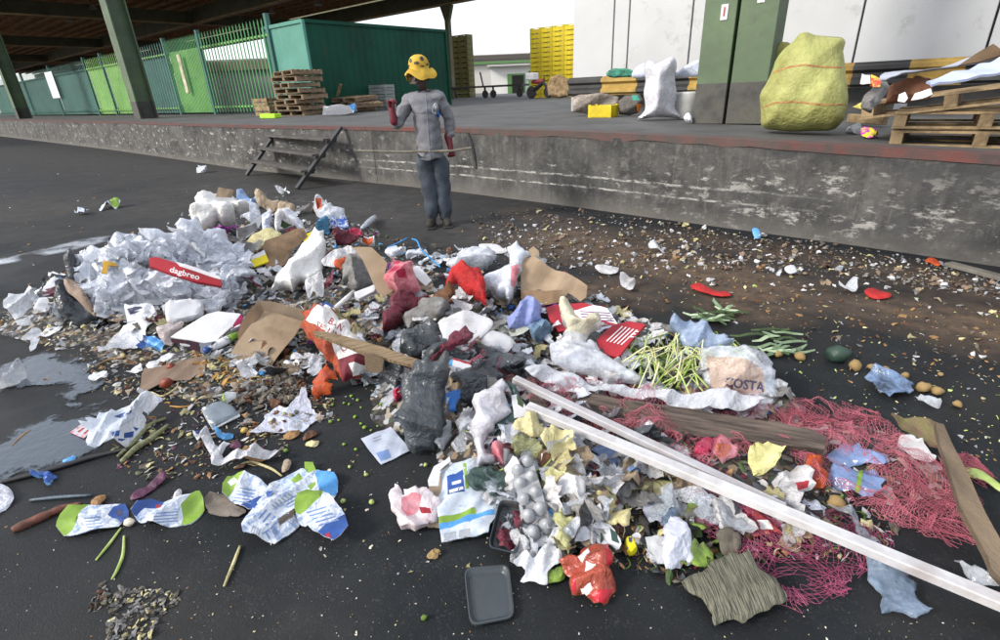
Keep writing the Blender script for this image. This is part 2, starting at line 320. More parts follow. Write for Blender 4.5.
# ------------------------------------------------------------------ loading dock
DL = np.array([(-60.0, 60.5), (-30, 34), (-13.15, 19.25), (-5.7, 12.35), (-.73, 8.42), (.88, 6.97), (2.26, 5.63), (3.34, 4.6), (4.01, 3.9), (9, -1.4)])
DZ = np.array([.97, .97, .97, .96, .95, .945, .915, .87, .845, .80])
def dz(p):
    s = (p[0] - p[1]); S = DL[:, 0] - DL[:, 1]; return float(np.interp(s, S, DZ))
def dk(x, y):                                   # pixel -> point on the dock floor
    z = .95
    for _ in range(6): p = at(x, y, z); z = dz(p)
    return np.array([p[0], p[1], z])
dock = empty('loading_dock', (DL[5][0], DL[5][1], 0), label='long stained concrete loading dock with a worn red edge behind the rubbish', cat='loading dock')
def wall_mat():
    m = bpy.data.materials.new('dock_face_concrete'); m.use_nodes = True; t = m.node_tree; N = t.nodes; L = t.links; b = N['Principled BSDF']; b.inputs['Roughness'].default_value = .88
    tc = N.new('ShaderNodeTexCoord')
    def mp(s):
        q = N.new('ShaderNodeMapping'); q.inputs['Scale'].default_value = s; L.new(tc.outputs['UV'], q.inputs[0]); return q.outputs[0]
    def nzn(v, s, d=7, r=.65):
        q = N.new('ShaderNodeTexNoise'); q.inputs['Scale'].default_value = s; q.inputs['Detail'].default_value = d; q.inputs['Roughness'].default_value = r; L.new(v, q.inputs[0]); return q.outputs[0]
    def mr(o, a, c, d=0, e=1):
        q = N.new('ShaderNodeMapRange'); L.new(o, q.inputs[0])
        for i, v in zip((1, 2, 3, 4), (a, c, d, e)): q.inputs[i].default_value = v
        return q.outputs[0]
    def mix(fac, a, c):
        q = N.new('ShaderNodeMix'); q.data_type = 'RGBA'; L.new(fac, q.inputs[0])
        for i, v in ((6, a), (7, c)):
            if isinstance(v, tuple): q.inputs[i].default_value = (*v, 1)
            else: L.new(v, q.inputs[i])
        return q.outputs[2]
    def mul(a, c, op='MULTIPLY'):
        q = N.new('ShaderNodeMath'); q.operation = op
        for i, v in ((0, a), (1, c)):
            if isinstance(v, (int, float)): q.inputs[i].default_value = v
            else: L.new(v, q.inputs[i])
        return q.outputs[0]
    base = mix(mr(nzn(mp((1, 1, 1)), 1.5, 9, .72), .36, .64), (.020, .020, .020), (.115, .112, .106))
    base = mix(mr(nzn(mp((1, .6, 1)), 9, 6, .8), .52, .62, 0, .6), base, (.16, .155, .145))
    base = mix(mr(nzn(mp((5, .5, 1)), 1.6), .5, .72, 0, .75), base, (.03, .03, .031))          # vertical runs
    base = mix(mr(nzn(mp((9, .6, 1)), 1.9, 5), .62, .75, 0, .5), base, (.22, .21, .195))
    at_ = N.new('ShaderNodeSeparateXYZ'); L.new(tc.outputs['UV'], at_.inputs[0]); v = at_.outputs[1]; u = at_.outputs[0]
    # scraped pale streaks: horizontal rubs from lorry bumpers
    band = mul(mr(v, .22, .36), mr(v, .62, .5))
    scr = mul(mr(nzn(mp((1.7, 6, 1)), 2.2, 7, .7), .60, .66), band)
    def line(h, w):
        d = mul(mul(mul(v, mul(nzn(mp((.6, .1, 1)), 1.5), .05), 'ADD'), h + .025, 'SUBTRACT'), 1, 'MULTIPLY'); a_ = N.new('ShaderNodeMath'); a_.operation = 'ABSOLUTE'; L.new(d, a_.inputs[0]); return mr(a_.outputs[0], w, w * .6)
    lines = mul(mul(mul(line(.40, .016), line(.27, .013), 'MAXIMUM'), mr(nzn(mp((1.6, 5, 1)), 3.0, 8, .8), .46, .55)), mul(mr(u, -4.5, -3.5), mr(u, 3.2, 2.2)))
    scr = mul(scr, lines, 'MAXIMUM')
    patch = mul(mr(nzn(mp((1.6, 3.2, 1)), 2.3, 9, .78), .545, .60), mul(mr(u, .6, 2.6), mr(v, .80, .55)))
    pat2 = mul(mr(nzn(mp((1.4, 3.2, 1)), 2.6, 9, .75), .57, .62), mul(mr(u, -3.0, -6.0), mr(nzn(mp((.2, .2, 1)), 1.0), .35, .5)))
    base = mix(mul(mul(scr, mul(patch, pat2, 'MAXIMUM'), 'MAXIMUM'), .85), base, (.46, .45, .42))
    base = mix(mr(mul(v, mul(nzn(mp((2, 2, 1)), 3), .25), 'ADD'), .30, .12, 0, .8), base, (.14, .13, .115))   # dusty foot
    base = mix(mul(mr(u, .5, 4.5, 0, .75), mr(nzn(mp((1.5, 1.5, 1)), 1.5), .35, .6)), base, (.035, .035, .038))
    L.new(base, b.inputs['Base Color'])
    bu = N.new('ShaderNodeBump'); bu.inputs['Strength'].default_value = .8; bu.inputs['Distance'].default_value = .012; L.new(nzn(mp((6, 6, 6)), 4, 8, .7), bu.inputs['Height']); L.new(bu.outputs[0], b.inputs['Normal'])
    return m
m_face = wall_mat()
# lengths along the wall, u=0 at the kink in front of the white building; joints split it into cast panels
seglen = np.concatenate([[0], np.cumsum(np.linalg.norm(np.diff(DL, axis=0), axis=1))]); U0 = seglen[5]
def wpt(u): s = u + U0; return np.array([np.interp(s, seglen, DL[:, 0]), np.interp(s, seglen, DL[:, 1])]), float(np.interp(s, seglen, DZ))
joints = [-80, -60, -45, -35, -27, -20.6, -14.5, -8.6, -3.9, -2.3, 5.6, 9.6]
for a, bb in zip(joints[:-1], joints[1:]):
    n = max(2, int((bb - a) / .5)); us = np.linspace(a + .005, bb - .005, n); vs, fs, uv = [], [], []; rows = 6
    for off in (0,):
        for u in us:
            p, zt = wpt(u)
            for r in range(rows + 1):
                z = (zt - .055) * r / rows; vs.append((p[0], p[1], z)); uv.append((u, z))
    for i in range(n - 1):
        for r in range(rows): q = i * (rows + 1) + r; fs.append((q, q + rows + 1, q + rows + 2, q + 1))
    k = len(vs); back = [(x + E2[0] * .25, y + E2[1] * .25, z) for x, y, z in vs]
    vs += back; uv += uv
    for i in (0, n - 1):
        for r in range(rows): q = i * (rows + 1) + r; fs.append((q, q + 1, q + k + 1, q + k))
    me = bpy.data.meshes.new('wall_panel'); L_ = wmat(dock).translation
    me.from_pydata([(x - L_.x, y - L_.y, z) for x, y, z in vs], [], fs); ul = me.uv_layers.new(name='UVMap')
    for l in me.loops: ul.data[l.index].uv = uv[l.vertex_index]
    link('wall_panel', me, m_face, dock)
# dark backing in the joints and the coping with its red edge
def strip(name, u0, u1, z0f, z1f, depth, out, mat, step=.25, wob=0.):
    b = MB(); n = int((u1 - u0) / step) + 2; us = np.linspace(u0, u1, n)
    for i, u in enumerate(us):
        p, zt = wpt(u); w = wob * fbm((u * 3, z0f, 1.7), 3)
        o = np.array([p[0], p[1], 0]) - E2 * (out + w * .5)
        i2 = np.array([p[0], p[1], 0]) + E2 * depth
        b.v += [tuple(o + UP * (zt + z0f + w)), tuple(o + UP * (zt + z1f)), tuple(i2 + UP * (zt + z1f)), tuple(i2 + UP * (zt + z0f))]
    for i in range(n - 1):
        q = 4 * i
        for j in range(4): b.f.append((q + j, q + 4 + j, q + 4 + (j + 1) % 4, q + (j + 1) % 4)); b.mi.append(0)
    b.f += [(0, 1, 2, 3), (4 * n - 1, 4 * n - 2, 4 * n - 3, 4 * n - 4)]; b.mi += [0, 0]
    return b.build(name, mat, dock)
m_redw = M('worn_red_edge', hexc('#6f3a34'), hexc('#473b38'), .85, 5, .4, 40, dirt=.8, dirtc=(.06, .056, .054), coords='Object')
m_redf = M('faded_red_edge', hexc('#504844'), hexc('#64433e'), .85, 5, .4, 40, dirt=.9, dirtc=(.055, .053, .05))
strip('edge_strip', -80, -1.6, -.058, .0, .22, .012, m_redw, wob=.004)
strip('edge_strip', -1.6, 2.6, -.073, .0, .22, .010, m_redf, wob=.03)
strip('edge_strip', 2.6, 9.6, -.073, .0, .22, .012, m_redw, wob=.004)
# deck surface
b = MB(); us = np.linspace(-80, 9.6, 120); offs = [.22, .6, 1.2, 2.5, 4, 7, 12, 20, 35, 60, 110]
for u in us:
    p, zt = wpt(u)
    for o in offs:
        q = np.array([p[0], p[1], 0]) + E2 * o; b.v.append((q[0], q[1], zt - .002))
k = len(offs)
for i in range(len(us) - 1):
    for j in range(k - 1): b.f.append((i * k + j, (i + 1) * k + j, (i + 1) * k + j + 1, i * k + j + 1)); b.mi.append(0)
b.build('deck', m_deck, dock)
b = MB()
for j in joints[1:-1]:
    p, zt = wpt(j); q = np.array([p[0], p[1], 0]); b.box(q + E2 * .12 + UP * (zt - .075) / 2, (.05, .02, zt - .08), E1, E2, UP)
tag(b.build('joint_filler', m_dark, dock), kind='stuff')

# ------------------------------------------------------------------ steel steps against the dock
st = empty('dock_steps', tuple(at(285, 180)), label='dark steel stairs with four open treads leaning against the loading dock', cat='stairs')
m_treads = M('worn_steel_tread', hexc('#56524d'), hexc('#3a3735'), .7, 5, .3, 30, dirt=.35, dirtc=(.03, .028, .025))
m_string = M('stringer_steel', (.02, .02, .022), (.035, .035, .036), .5, 4, .2)
zt = .96
pl0, pl1 = at(247, 176, 0), dk(281, 125); pr0, pr1 = at(297, 190, 0), dk(341, 127)
pl1[2] = pr1[2] = zt - .01
MB().beam(pl0 + UP * .02, pl1, .05, .09, E1).build('stringer', m_string, st); MB().beam(pr0 + UP * .02, pr1, .05, .09, E1).build('stringer', m_string, st)
for f in (.27, .52, .77):
    a = pl0 + (pl1 - pl0) * f; c = pr0 + (pr1 - pr0) * f; d = E2 * .13
    m = MB(); m.box((a + c) / 2 + UP * .03, (np.linalg.norm(a - c) - .05, .27, .04), (c - a) / np.linalg.norm(c - a), np.cross(UP, (c - a) / np.linalg.norm(c - a)), UP, bev=.006)
    m.build('tread', m_treads, st)
    for q in (a, c): MB().box(q, (.03, .2, .05), E1, E2, UP).build('bracket', m_string, st)
# low steel posts standing at the foot of the dock
tag(MB().beam(at(249, 166, 0), at(249, 166, 0) + UP * .45 + E1 * .05, .05, .05, E1, bev=.006).build('post', m_string), 'short leaning black post at the dock foot left of the steel stairs', 'post')
tag(MB().beam(at(352, 178, 0) + E2 * .0, at(352, 178, 0) - E2 * .0 + UP * .93 + E1 * .03, .035, .03, E1).build('post', m_string), 'thin rusty upright strip on the dock face just right of the steel stairs', 'metal strip')

# ------------------------------------------------------------------ columns, canopy
def steel_col(ea, eb, z0, z1, w, d, lbl, stick=()):
    c = EE(ea, eb, z0); r = empty('steel_column', tuple(c), label=lbl, cat='column')
    b = MB(); h = z1 - z0
    for s in (-1, 1): b.box(c + E2 * s * (d / 2 - .02) + UP * h / 2, (w, .04, h), E1, E2, UP)
    b.box(c + UP * h / 2, (.06, d - .08, h), E1, E2, UP); b.build('shaft', m_steelg, r)
    b = MB()
    for s in (-1, 1): b.box(c + E2 * s * (d / 2 - .02) + UP * .3, (w + .008, .048, .6), E1, E2, UP)
    b.box(c + UP * .3, (.068, d - .096, .6), E1, E2, UP); b.build('dark_base', M('column_foot', (.055, .055, .048), (.09, .095, .08), .8, 4, .2, dirt=.4), r)
    return r
for px, nm in (((147, 118.5), 'green steel column with white scuffs standing before the palisade fence'), ((25, 118.7), 'green steel column with a pale edge at the far left of the dock')):
    p = at(*px, .97); a = p @ E1; bq = p @ E2
    r = steel_col(a, bq, .97, 7.1, .62, .62, nm)
    b = MB(); c = EE(a + .318, bq - .25, .97); b.box(c + UP * 2.6, (.012, .12, 5.2), E1, E2, UP); b.build('scuffed_edge', M('scuffed_paint', (.55, .53, .5), (.2, .2, .19), .8, 3, .2, dirt=.6), r)
# big near column: two green steel faces with a dark gap
K = dk(723, 124); colr = empty('steel_column', tuple(K), label='large green steel column with blackened foot between the white sack and the yellow sack', cat='column')
def len_to(px_x, d):
    L_ = np.arange(.05, 3, .01); q = np.array([proj(K + d * l)[0] for l in L_]); return float(L_[np.argmin(abs(q - px_x))])
la, lb = len_to(760.5, -E1), len_to(692.5, E1)
for nm, z0, z1, mt, g in (('shaft', 0, 7, m_steelg, 0), ('blackened_foot', 0, .5, M('black_column_base', (.05, .048, .045), (.10, .10, .085), .8, 4, .3, dirt=.3), .004)):
    for x0, x1, nn in ((.012, lb, nm), (-la, -.03, nm)): MB().box(K + E1 * (x0 + x1) / 2 + E2 * .2 + UP * (z0 + z1) / 2, (x1 - x0 + g, .4 + g * 2, z1 - z0), E1, E2, UP, bev=.006).build(nn, mt, colr)
MB().box(K - E1 * .01 + E2 * .3 + UP * 3.5, (.06, .3, 7), E1, E2, UP).build('web', m_dark, colr)
def flat_text(body, size, mat, parent, p, X, Y, name='lettering', ext=.001, align='CENTER', bold=0):
    cu = bpy.data.curves.new(name, 'FONT'); cu.body = body; cu.size = size; cu.extrude = ext; cu.align_x = align; cu.align_y = 'CENTER'; cu.offset = bold; cu.resolution_u = 3
    o = bpy.data.objects.new(name, cu); dg = bpy.context.evaluated_depsgraph_get(); COL.objects.link(o); bpy.context.view_layer.update()
    me = bpy.data.meshes.new_from_object(o.evaluated_get(bpy.context.evaluated_depsgraph_get())); COL.objects.unlink(o); bpy.data.objects.remove(o)
    X = np.array(X, float); Y = np.array(Y, float); Z = np.cross(X, Y); Mi = wmat(parent).inverted() if parent else Matrix()
    for v in me.vertices:
        q = np.array(p) + X * v.co.x + Y * v.co.y + Z * v.co.z; v.co = Mi @ Vector(q)
    me.materials.clear(); return link(name, me, mat, parent)
m_paper = M('white_paper', (.72, .74, .78), (.60, .62, .67), .6, 9, .15, 25, dirt=.12, dirtc=(.25, .22, .18))
m_inkr = M('red_ink', (.5, .03, .03), None, .6); m_inkb = M('dark_ink', (.03, .03, .04), None, .6)
for pt in (K + E1 * (lb * .38) - E2 * .006 + UP * 1.30, K - E1 * (la * .55) - E2 * .006 + UP * 1.44):
    MB().box(pt, (.085, .008, .17), E1, E2, UP).build('sticker', m_paper, colr); flat_text('1', .14, m_inkr, colr, pt - E2 * .006, -E1, UP, bold=.003)

can = empty('canopy_roof', tuple(EE(25, 15, 7)), label='wide dark steel canopy roof with rusty ribbed sheets over the dock', cat='canopy roof')
m_cbeam = M('canopy_beam', hexc('#6e6e52'), hexc('#5c5a44'), .7, 1, .1, 10, dirt=.2)
m_flange = M('canopy_flange', hexc('#c8a87c'), hexc('#a08560'), .7, 1, .1)
m_rust = M('rusty_sheet', hexc('#c48c60'), hexc('#8a6444'), .8, 1.5, .2, 20)
ZR = 7.0
def girder(p, q, h, w=.5):
    p = np.array(p); q = np.array(q); MB().beam(p + UP * h / 2, q + UP * h / 2, .12, h - .1).build('beam', m_cbeam, can); MB().beam(p + UP * .03, q + UP * .03, w, .06).build('flange', m_flange, can)
for bq in (7.9, 20.5, 30.0): girder(EE(21.3, bq, ZR), EE(150, bq, ZR), 1.1)
for ea in (21.6, 25, 47.5, 70, 92.5, 115): girder(EE(ea, 5.9, ZR - .02), EE(ea, 30.2, ZR - .02), .9)
for k_ in range(22):
    bq = 6.2 + k_ * 1.12; MB().beam(EE(21.3, bq, ZR + 1.2), EE(150, bq, ZR + 1.2), .10, .20).build('purlin', M('purlin_steel', hexc('#c09468'), hexc('#94704c'), .7, 2, .1), can)
b = MB(); n = 0
xs = np.arange(21.3, 150, .45)
for i, x in enumerate(xs):
    zz = ZR + 1.34 + (.06 if i % 2 else 0)
    for bq in (5.6, 30.6): b.v.append(tuple(EE(x, bq, zz)))
for i in range(len(xs) - 1): b.f.append((2 * i, 2 * i + 1, 2 * i + 3, 2 * i + 2)); b.mi.append(0)
b.build('roof_sheet', m_rust, can)
b = MB(); b.beam(EE(21.3, 31, ZR + .9), EE(150, 31, ZR + .9), .12, 1.1); b.build('fascia', m_cbeam, can)
c4 = at(446, 5, ZR); c4e = (c4 @ E1, 30.0)
for e_ in (c4e[0], c4e[0] + 22, c4e[0] + 44):
    base = EE(e_, 30, .95); r = empty('steel_column', tuple(base), label='distant slim column under the canopy edge' if e_ != c4e[0] else 'slim brown column above the green container under the canopy edge', cat='column')
    b = MB(); b.box(base + UP * 3, (.32, .32, 6), E1, E2, UP); b.build('shaft', m_cbeam, r)
    b = MB(); b.add([base + UP * 6 + E1 * s1 * .16 + E2 * s2 * .16 for s1 in (-1, 1) for s2 in (-1, 1)] + [base + UP * 4.9 + E1 * s1 * .12 + E2 * s2 * .12 for s1 in (-1, 1) for s2 in (-1, 1)] + [base + UP * 6 + E1 * s1 * .55 + E2 * s2 * .14 for s1 in (-1, 1) for s2 in (-1, 1)], [(8, 9, 5, 4), (10, 6, 7, 11), (8, 10, 11, 9), (4, 5, 7, 6), (8, 4, 6, 10), (9, 11, 7, 5)]); b.build('bracket', m_cbeam, r)
lamp0 = None
m_lamp = M('lamp_housing', (.55, .5, .42), None, .5); 
for (lx, ly, where) in ((271, 13, 'nearest of the row above the green container'), (233, 21, 'above the open palisade rails'), (318, 5, 'beside the canopy edge beam'), (93, 9, 'against the dark roof left of the scuffed column'), (70, 21, 'in the dark left bay'), (34, 45, 'above the far left fence')):
    p = at(lx, ly, ZR + .55)
    if lamp0 is None:
        lamp0 = empty('hanging_lamp', tuple(p)); b = MB(); b.lathe(p, [(.05, .32), (.10, .25), (.22, .06), (.30, -.02), (.28, -.04), (.05, -.03)], 12); b.build('shade', m_lamp, lamp0); b = MB(); b.beam(p + UP * .3, p + UP * .78, .05, .05, E1); b.build('stem', m_cbeam, lamp0)
        l = lamp0
    else: l = copy_tree(lamp0); l.location = p
    tag(l, 'bell shaped lamp hanging under the canopy, ' + where, 'lamp', 'lamps hanging under the canopy')

# ------------------------------------------------------------------ palisade fence
FP = [(-3.0, None)]
ftop = 3.95
fpx = [(266, 22), (197, 30), (163, 40), (125, 50), (100, 57), (83, 60), (48, 73), (20, 78.5), (-30, 89)]
fpt = [at(x, y, ftop) for x, y in fpx]
# straighten: fit one line
A_ = np.array([[p @ E1, p @ E2] for p in fpt[:6]]); sl, ic = np.polyfit(A_[:, 0], A_[:, 1], 1)
def fl_from_px(x, y):
    L_ = np.arange(8, 70, .02); q = np.array([proj(EE(l, sl * l + ic, ftop))[0] for l in L_]); return float(L_[np.argmin(abs(q - x))])
fe = [fl_from_px(x, y) for x, y in fpx]
def fpnt(e, z): return EE(e, sl * e + ic, z)
fence = empty('palisade_fence', tuple(fpnt(fe[1], .95)), label='tall green steel palisade fence along the left of the dock', cat='fence')
m_fg = M('bright_backlit_green_fence', hexc('#84b464'), hexc('#6a9c50'), .5, 1, .05, dirt=.12)  # light coming through the sheets from behind is put into this bright green
m_ft = M('teal_green_fence', hexc('#3f6f66'), hexc('#335c56'), .6, 1, .05, dirt=.15)
m_fp = M('green_fence_paint', hexc('#3f8a4c'), hexc('#2f6e44'), .5, 1, .05)
FD = fpnt(fe[2], 0) - fpnt(fe[1], 0); FD /= np.linalg.norm(FD); FN = np.cross(UP, FD)
if FN @ E2 > 0: FN = -FN                                   # towards the yard
for i, e in enumerate(fe[:-1]):
    MB().beam(fpnt(e, .95), fpnt(e, ftop + .12), .14, .14, FD).build('post', m_ft, fence)
pk = None; npk = 0
for i in range(len(fe) - 1):
    a, c = fe[i], fe[i + 1]; L_ = c - a
    sheet = [None, m_fg, m_ft, m_fg, m_fg, m_ft, m_ft, m_ft][i]
    for z in (1.25, 3.45): MB().beam(fpnt(a, z), fpnt(c, z), .07, .07, FD).build('rail', m_fg if i < 5 else m_ft, fence)
    step = .26 if i == 0 else (.14 if i == 1 else .3)
    if sheet:
        o = (fpnt(a, 0) + fpnt(c, 0)) / 2 - FN * .09
        MB().box(o + UP * (1.05 + 3.5) / 2, (np.linalg.norm(fpnt(a, 0) - fpnt(c, 0)) - .16, .02, 2.45), FD, FN, UP).build('sheet_panel', sheet, fence)
    for e in np.arange(a + step, c - step * .5, step):
        p = fpnt(e, 0) + FN * .05
        if pk is None or i == 1 and npk == 0:
            pass
        mt = m_fp if i in (0, 1) else (m_fg if i in (3, 4) else m_ft)
        b = MB(); w = .07 if i != 1 else .045; z0, z1 = 1.05, 3.95
        X, Y = FD * w / 2, FN * .012
        b.add([p + UP * z0 - X, p + UP * z0 + X, p + UP * (z1 - .1) + X, p + UP * z1, p + UP * (z1 - .1) - X, p + UP * z0 - X + Y, p + UP * z0 + X + Y, p + UP * (z1 - .1) + X + Y, p + UP * z1 + Y, p + UP * (z1 - .1) - X + Y],
              [(0, 1, 2, 3, 4), (9, 8, 7, 6, 5), (0, 5, 6, 1), (1, 6, 7, 2), (2, 7, 8, 3), (3, 8, 9, 4), (4, 9, 5, 0)])
        b.build('picket', mt, fence); npk += 1
def board_on_fence(px, lbl, mat, zc, h, w):
    e = fl_from_px(*px); p = fpnt(e, zc) + FN * .10
    return tag(MB().box(p, (w, .02, h), FD, FN, UP).build('notice_board', mat), lbl, 'notice board')
board_on_fence((48, 73), 'white notice sheet fixed on the dark teal part of the fence', m_paper, 2.9, 1.6, 1.9)
board_on_fence((176, 38), 'torn pale strip hanging on the bright green fence panel', M('pale_strip', (.65, .58, .48), (.4, .34, .27), .8, 3, .2, dirt=.5), 2.6, 1.5, .28)
# ------------------------------------------------------------------ THE HEAP: height field of the mound of rubbish, and the engine for the things on it
HB = [  # pixel centre, radius m, height m
    (215, 235, .42, .30), (120, 285, .50, .22), (180, 275, .50, .26), (250, 262, .50, .26), (300, 255, .45, .22), (330, 225, .35, .20), (360, 265, .40, .22), (310, 310, .40, .16),
    (400, 300, .40, .22), (440, 320, .36, .22), (480, 300, .40, .20), (540, 300, .35, .18), (470, 360, .28, .20), (430, 380, .22, .16), (600, 350, .28, .14), (680, 370, .26, .12), (740, 385, .22, .10),
    (230, 345, .35, .12), (500, 425, .20, .16), (560, 470, .20, .12), (600, 500, .16, .08), (650, 450, .22, .08), (720, 470, .22, .09), (790, 470, .2, .06), (870, 450, .22, .07), (160, 325, .3, .12), (60, 305, .3, .08), (560, 420, .22, .12)]
HC = [(at(x, y, h * .7)[:2], r, h) for x, y, r, h in HB]
def heap(P):
    P = np.atleast_2d(np.asarray(P, float))[:, :2]; s = np.zeros(len(P))
    for c, r, h in HC: s += (h * np.exp(-((P - c) ** 2).sum(1) / (r * r))) ** 3
    return s ** (1 / 3)
def rays(px):
    px = np.atleast_2d(np.asarray(px, float)); v = F[None] * FPX + CR[None] * (px[:, :1] - 500) - CU[None] * (px[:, 1:] - 320); return v / np.linalg.norm(v, axis=1)[:, None]
def cast(px, lift=0., surf='heap'):
    v = rays(px); z = np.full(len(v), .1 if surf == 'heap' else .95); lo = None
    if surf == 'dock':
        for _ in range(6):
            P = CC + v * ((z + lift - CAMH) / v[:, 2])[:, None]; z = np.array([dz(p) for p in P])
        return CC + v * ((z + lift - CAMH) / v[:, 2])[:, None]
    # march from the top of the mound downwards and keep the first hit
    best = np.zeros(len(v)); done = np.zeros(len(v), bool)
    for zz in np.arange(.5, -.001, -.0125):
        P = CC + v * ((zz + lift - CAMH) / v[:, 2])[:, None]; hit = (heap(P) >= zz) & ~done; best[hit] = zz; done |= hit
    return CC + v * ((best + lift - CAMH) / v[:, 2])[:, None]
REG = []
CRK = 1.0
def crumple(vs, pxm, a=.16):
    """crinkles at three real scales: upper envelope of many tilted bowls, smooth facets that meet in sharp creases, drawn out along one direction"""
    off = np.zeros(len(vs)); an = nrs.uniform(0, math.pi); c, s = math.cos(an), math.sin(an); el = nrs.uniform(2.2, 4.5)
    P = np.stack([(vs[:, 0] * c + vs[:, 1] * s) / el, (-vs[:, 0] * s + vs[:, 1] * c)], 1); lo, hi = P.min(0), P.max(0); m = max(hi - lo)
    for cp, w in ((38, .6), (17, 1.), (7.5, .75)):
        cell = min(cp * pxm, m * .6); n = int(np.clip(np.prod((hi - lo) / cell + 1) * 1.3, 5, 700)); S = lo - cell + (hi - lo + 2 * cell) * nrs.rand(n, 2); G = nrs.normal(0, .55, (n, 2)) / cell; V0 = nrs.normal(0, .35, n)
        k_ = np.arange(n); h = np.full(len(vs), 1e9)
        D = P[:, None] - S[None]; H = V0[None] + (D * G[None]).sum(-1) + 1.6 * (D ** 2).sum(-1) / cell ** 2; h = H.min(1)
        h = (h - h.mean()) / (h.std() + 1e-6); off += w * np.clip(h, -2., 2.4) * a * cell
    return off
def item(name, label, cat, px, mat, tilt=None, yaw=0, surf='heap', lift=.012, puff=0., wr=.006, fr=9., fold=0., th=.003, sm=3, rag=.6, ps=2.7, zones=(), group=None, round_=.5, smooth=None, parent=None, anchor=None, back=.4, pmax=3200):
    if surf == 'heap' and wr > .002 and group != 'solid':
        if puff >= .02: puff *= .7 if (tilt or 0) > 30 else .4
        if sm > 1 and wr >= .01: rag = max(rag, .9); ps = min(ps, 2.2)
    mats = list(mat) if isinstance(mat, (list, tuple)) else [mat]
    PX = smooth_px(px, sm) if sm > 1 else np.array(px, float)
    if sm <= 1:                                          # straight edges: subdivide so that raggedness can act
        out = []
        for i in range(len(PX)):
            a, b = PX[i], PX[(i + 1) % len(PX)]; k = max(1, int(np.linalg.norm(b - a) / 6)); out += [a + (b - a) * j / k for j in range(k)]
        PX = np.array(out)
    if rag:
        e_ = nrs.normal(0, 1, PX.shape); e2 = (e_ + np.roll(e_, 1, 0) + np.roll(e_, -1, 0)) * .5
        PX = PX + (e_ * .5 + e2) * rag * (1.35 if (wr > .012 and sm > 1) else 1)
        if wr >= .01 and sm > 1 and surf == 'heap':
            sp_ = max(np.ptp(PX, axis=0)); t_ = np.linspace(0, 2 * math.pi, len(PX), endpoint=False); w_ = sum(np.sin(t_ * k_ + nrs.uniform(0, 6.3)) * nrs.uniform(.5, 1) for k_ in (5, 8, 11, 15)) * min(2.4, sp_ * .022); c_0 = PX.mean(0); dr = PX - c_0; PX = PX + dr / (np.linalg.norm(dr, axis=1)[:, None] + 1e-6) * w_[:, None]
    low = PX[np.argmax(PX[:, 1])] if anchor is None else np.array(anchor, float)
    A = cast([low], lift, surf)[0]
    if tilt is None:
        W3 = cast(PX, lift, surf); u = np.cross(A - CC, UP); u[2] = 0; u /= np.linalg.norm(u); v = np.cross(UP, u); n = UP.copy()
        if surf == 'heap': pass
    else:
        h = A - CC; h[2] = 0; h /= np.linalg.norm(h); ca, sa = math.cos(math.radians(yaw)), math.sin(math.radians(yaw)); h = np.array([h[0] * ca - h[1] * sa, h[0] * sa + h[1] * ca, 0])
        u = np.cross(h, UP); t = math.radians(tilt); v = h * math.cos(t) + UP * math.sin(t); n = np.cross(u, v)
        if n @ (CC - A) < 0: n = -n
        R_ = rays(PX); W3 = CC + R_ * (((A - CC) @ n) / (R_ @ n))[:, None]
    Q = np.stack([(W3 - A) @ u, (W3 - A) @ v], 1)
    span = np.ptp(Q, axis=0); dist = np.linalg.norm(A - CC)
    s = max(ps * dist / FPX, math.sqrt(max(1e-6, span[0] * span[1]) / pmax))
    ZQ = []
    for zp, zi in zones:
        zp = np.array(zp, float); zz_ = []
        for a_, b_ in zip(zp, np.roll(zp, -1, 0)):
            k = max(1, int(np.linalg.norm(b_ - a_) / 5)); zz_ += [a_ + (b_ - a_) * j / k for j in range(k)]
        zp = np.array(zz_); zp = zp + nrs.normal(0, .25, zp.shape)
        if tilt is None: W_ = cast(zp, lift, surf)
        else: R2 = rays(zp); W_ = CC + R2 * (((A - CC) @ n) / (R2 @ n))[:, None]
        ZQ.append(np.stack([(W_ - A) @ u, (W_ - A) @ v], 1))
    vs, fs = tri_fill(Q, s, ZQ)
    if len(vs) < 4: return None
    d = bdist(vs, Q); dm = d.max() + 1e-9
    base = A + vs[:, :1] * u + vs[:, 1:2] * v
    if tilt is None:
        hz = heap(base) if surf == 'heap' else np.array([dz(p) for p in base]); base[:, 2] = hz + lift
    e = np.clip(d / (dm * round_), 0, 1); prof = np.sqrt(1 - (1 - e) ** 2)
    off = crumple(vs, dist / FPX, CRK * ((.21 if wr >= .018 else .14 if wr >= .01 else .04 if sm > 1 else .016) if surf == 'heap' else .09)) if wr else np.zeros(len(vs))
    if fold:
        for j in range(5):
            a = rnd.uniform(0, math.pi); per = max(span) * rnd.uniform(.25, .7); ph = rnd.random(); w = (vs[:, 0] * math.cos(a) + vs[:, 1] * math.sin(a)) / per + ph
            off += fold * (np.abs((w % 1) * 2 - 1) - .5) * rnd.uniform(.4, 1)
    off -= off.min() * (.6 if (wr or fold) else 0)
    top = base + n * (off + puff * prof)[:, None]
    if puff > .02: bot = base - n * (puff * back * prof + th)[:, None]
    else: bot = top - n * th
    if surf == 'heap':
        gz = .003; top[:, 2] = np.maximum(top[:, 2], gz + th); bot[:, 2] = np.maximum(bot[:, 2], .001)
    m = len(vs); V = np.vstack([top, bot]) - A; fc = list(fs)
    nf = fs[0]; nn = np.cross(top[nf[1]] - top[nf[0]], top[nf[2]] - top[nf[0]])
    if nn @ n < 0: fc = [f[::-1] for f in fc]
    faces = fc + [tuple(i + m for i in f[::-1]) for f in fc]
    ed = {}
    for f in fc:
        for a, b in zip(f, f[1:] + f[:1]): ed[(a, b)] = 1
    for (a, b) in list(ed):
        if (b, a) not in ed: faces.append((b, a, a + m, b + m))
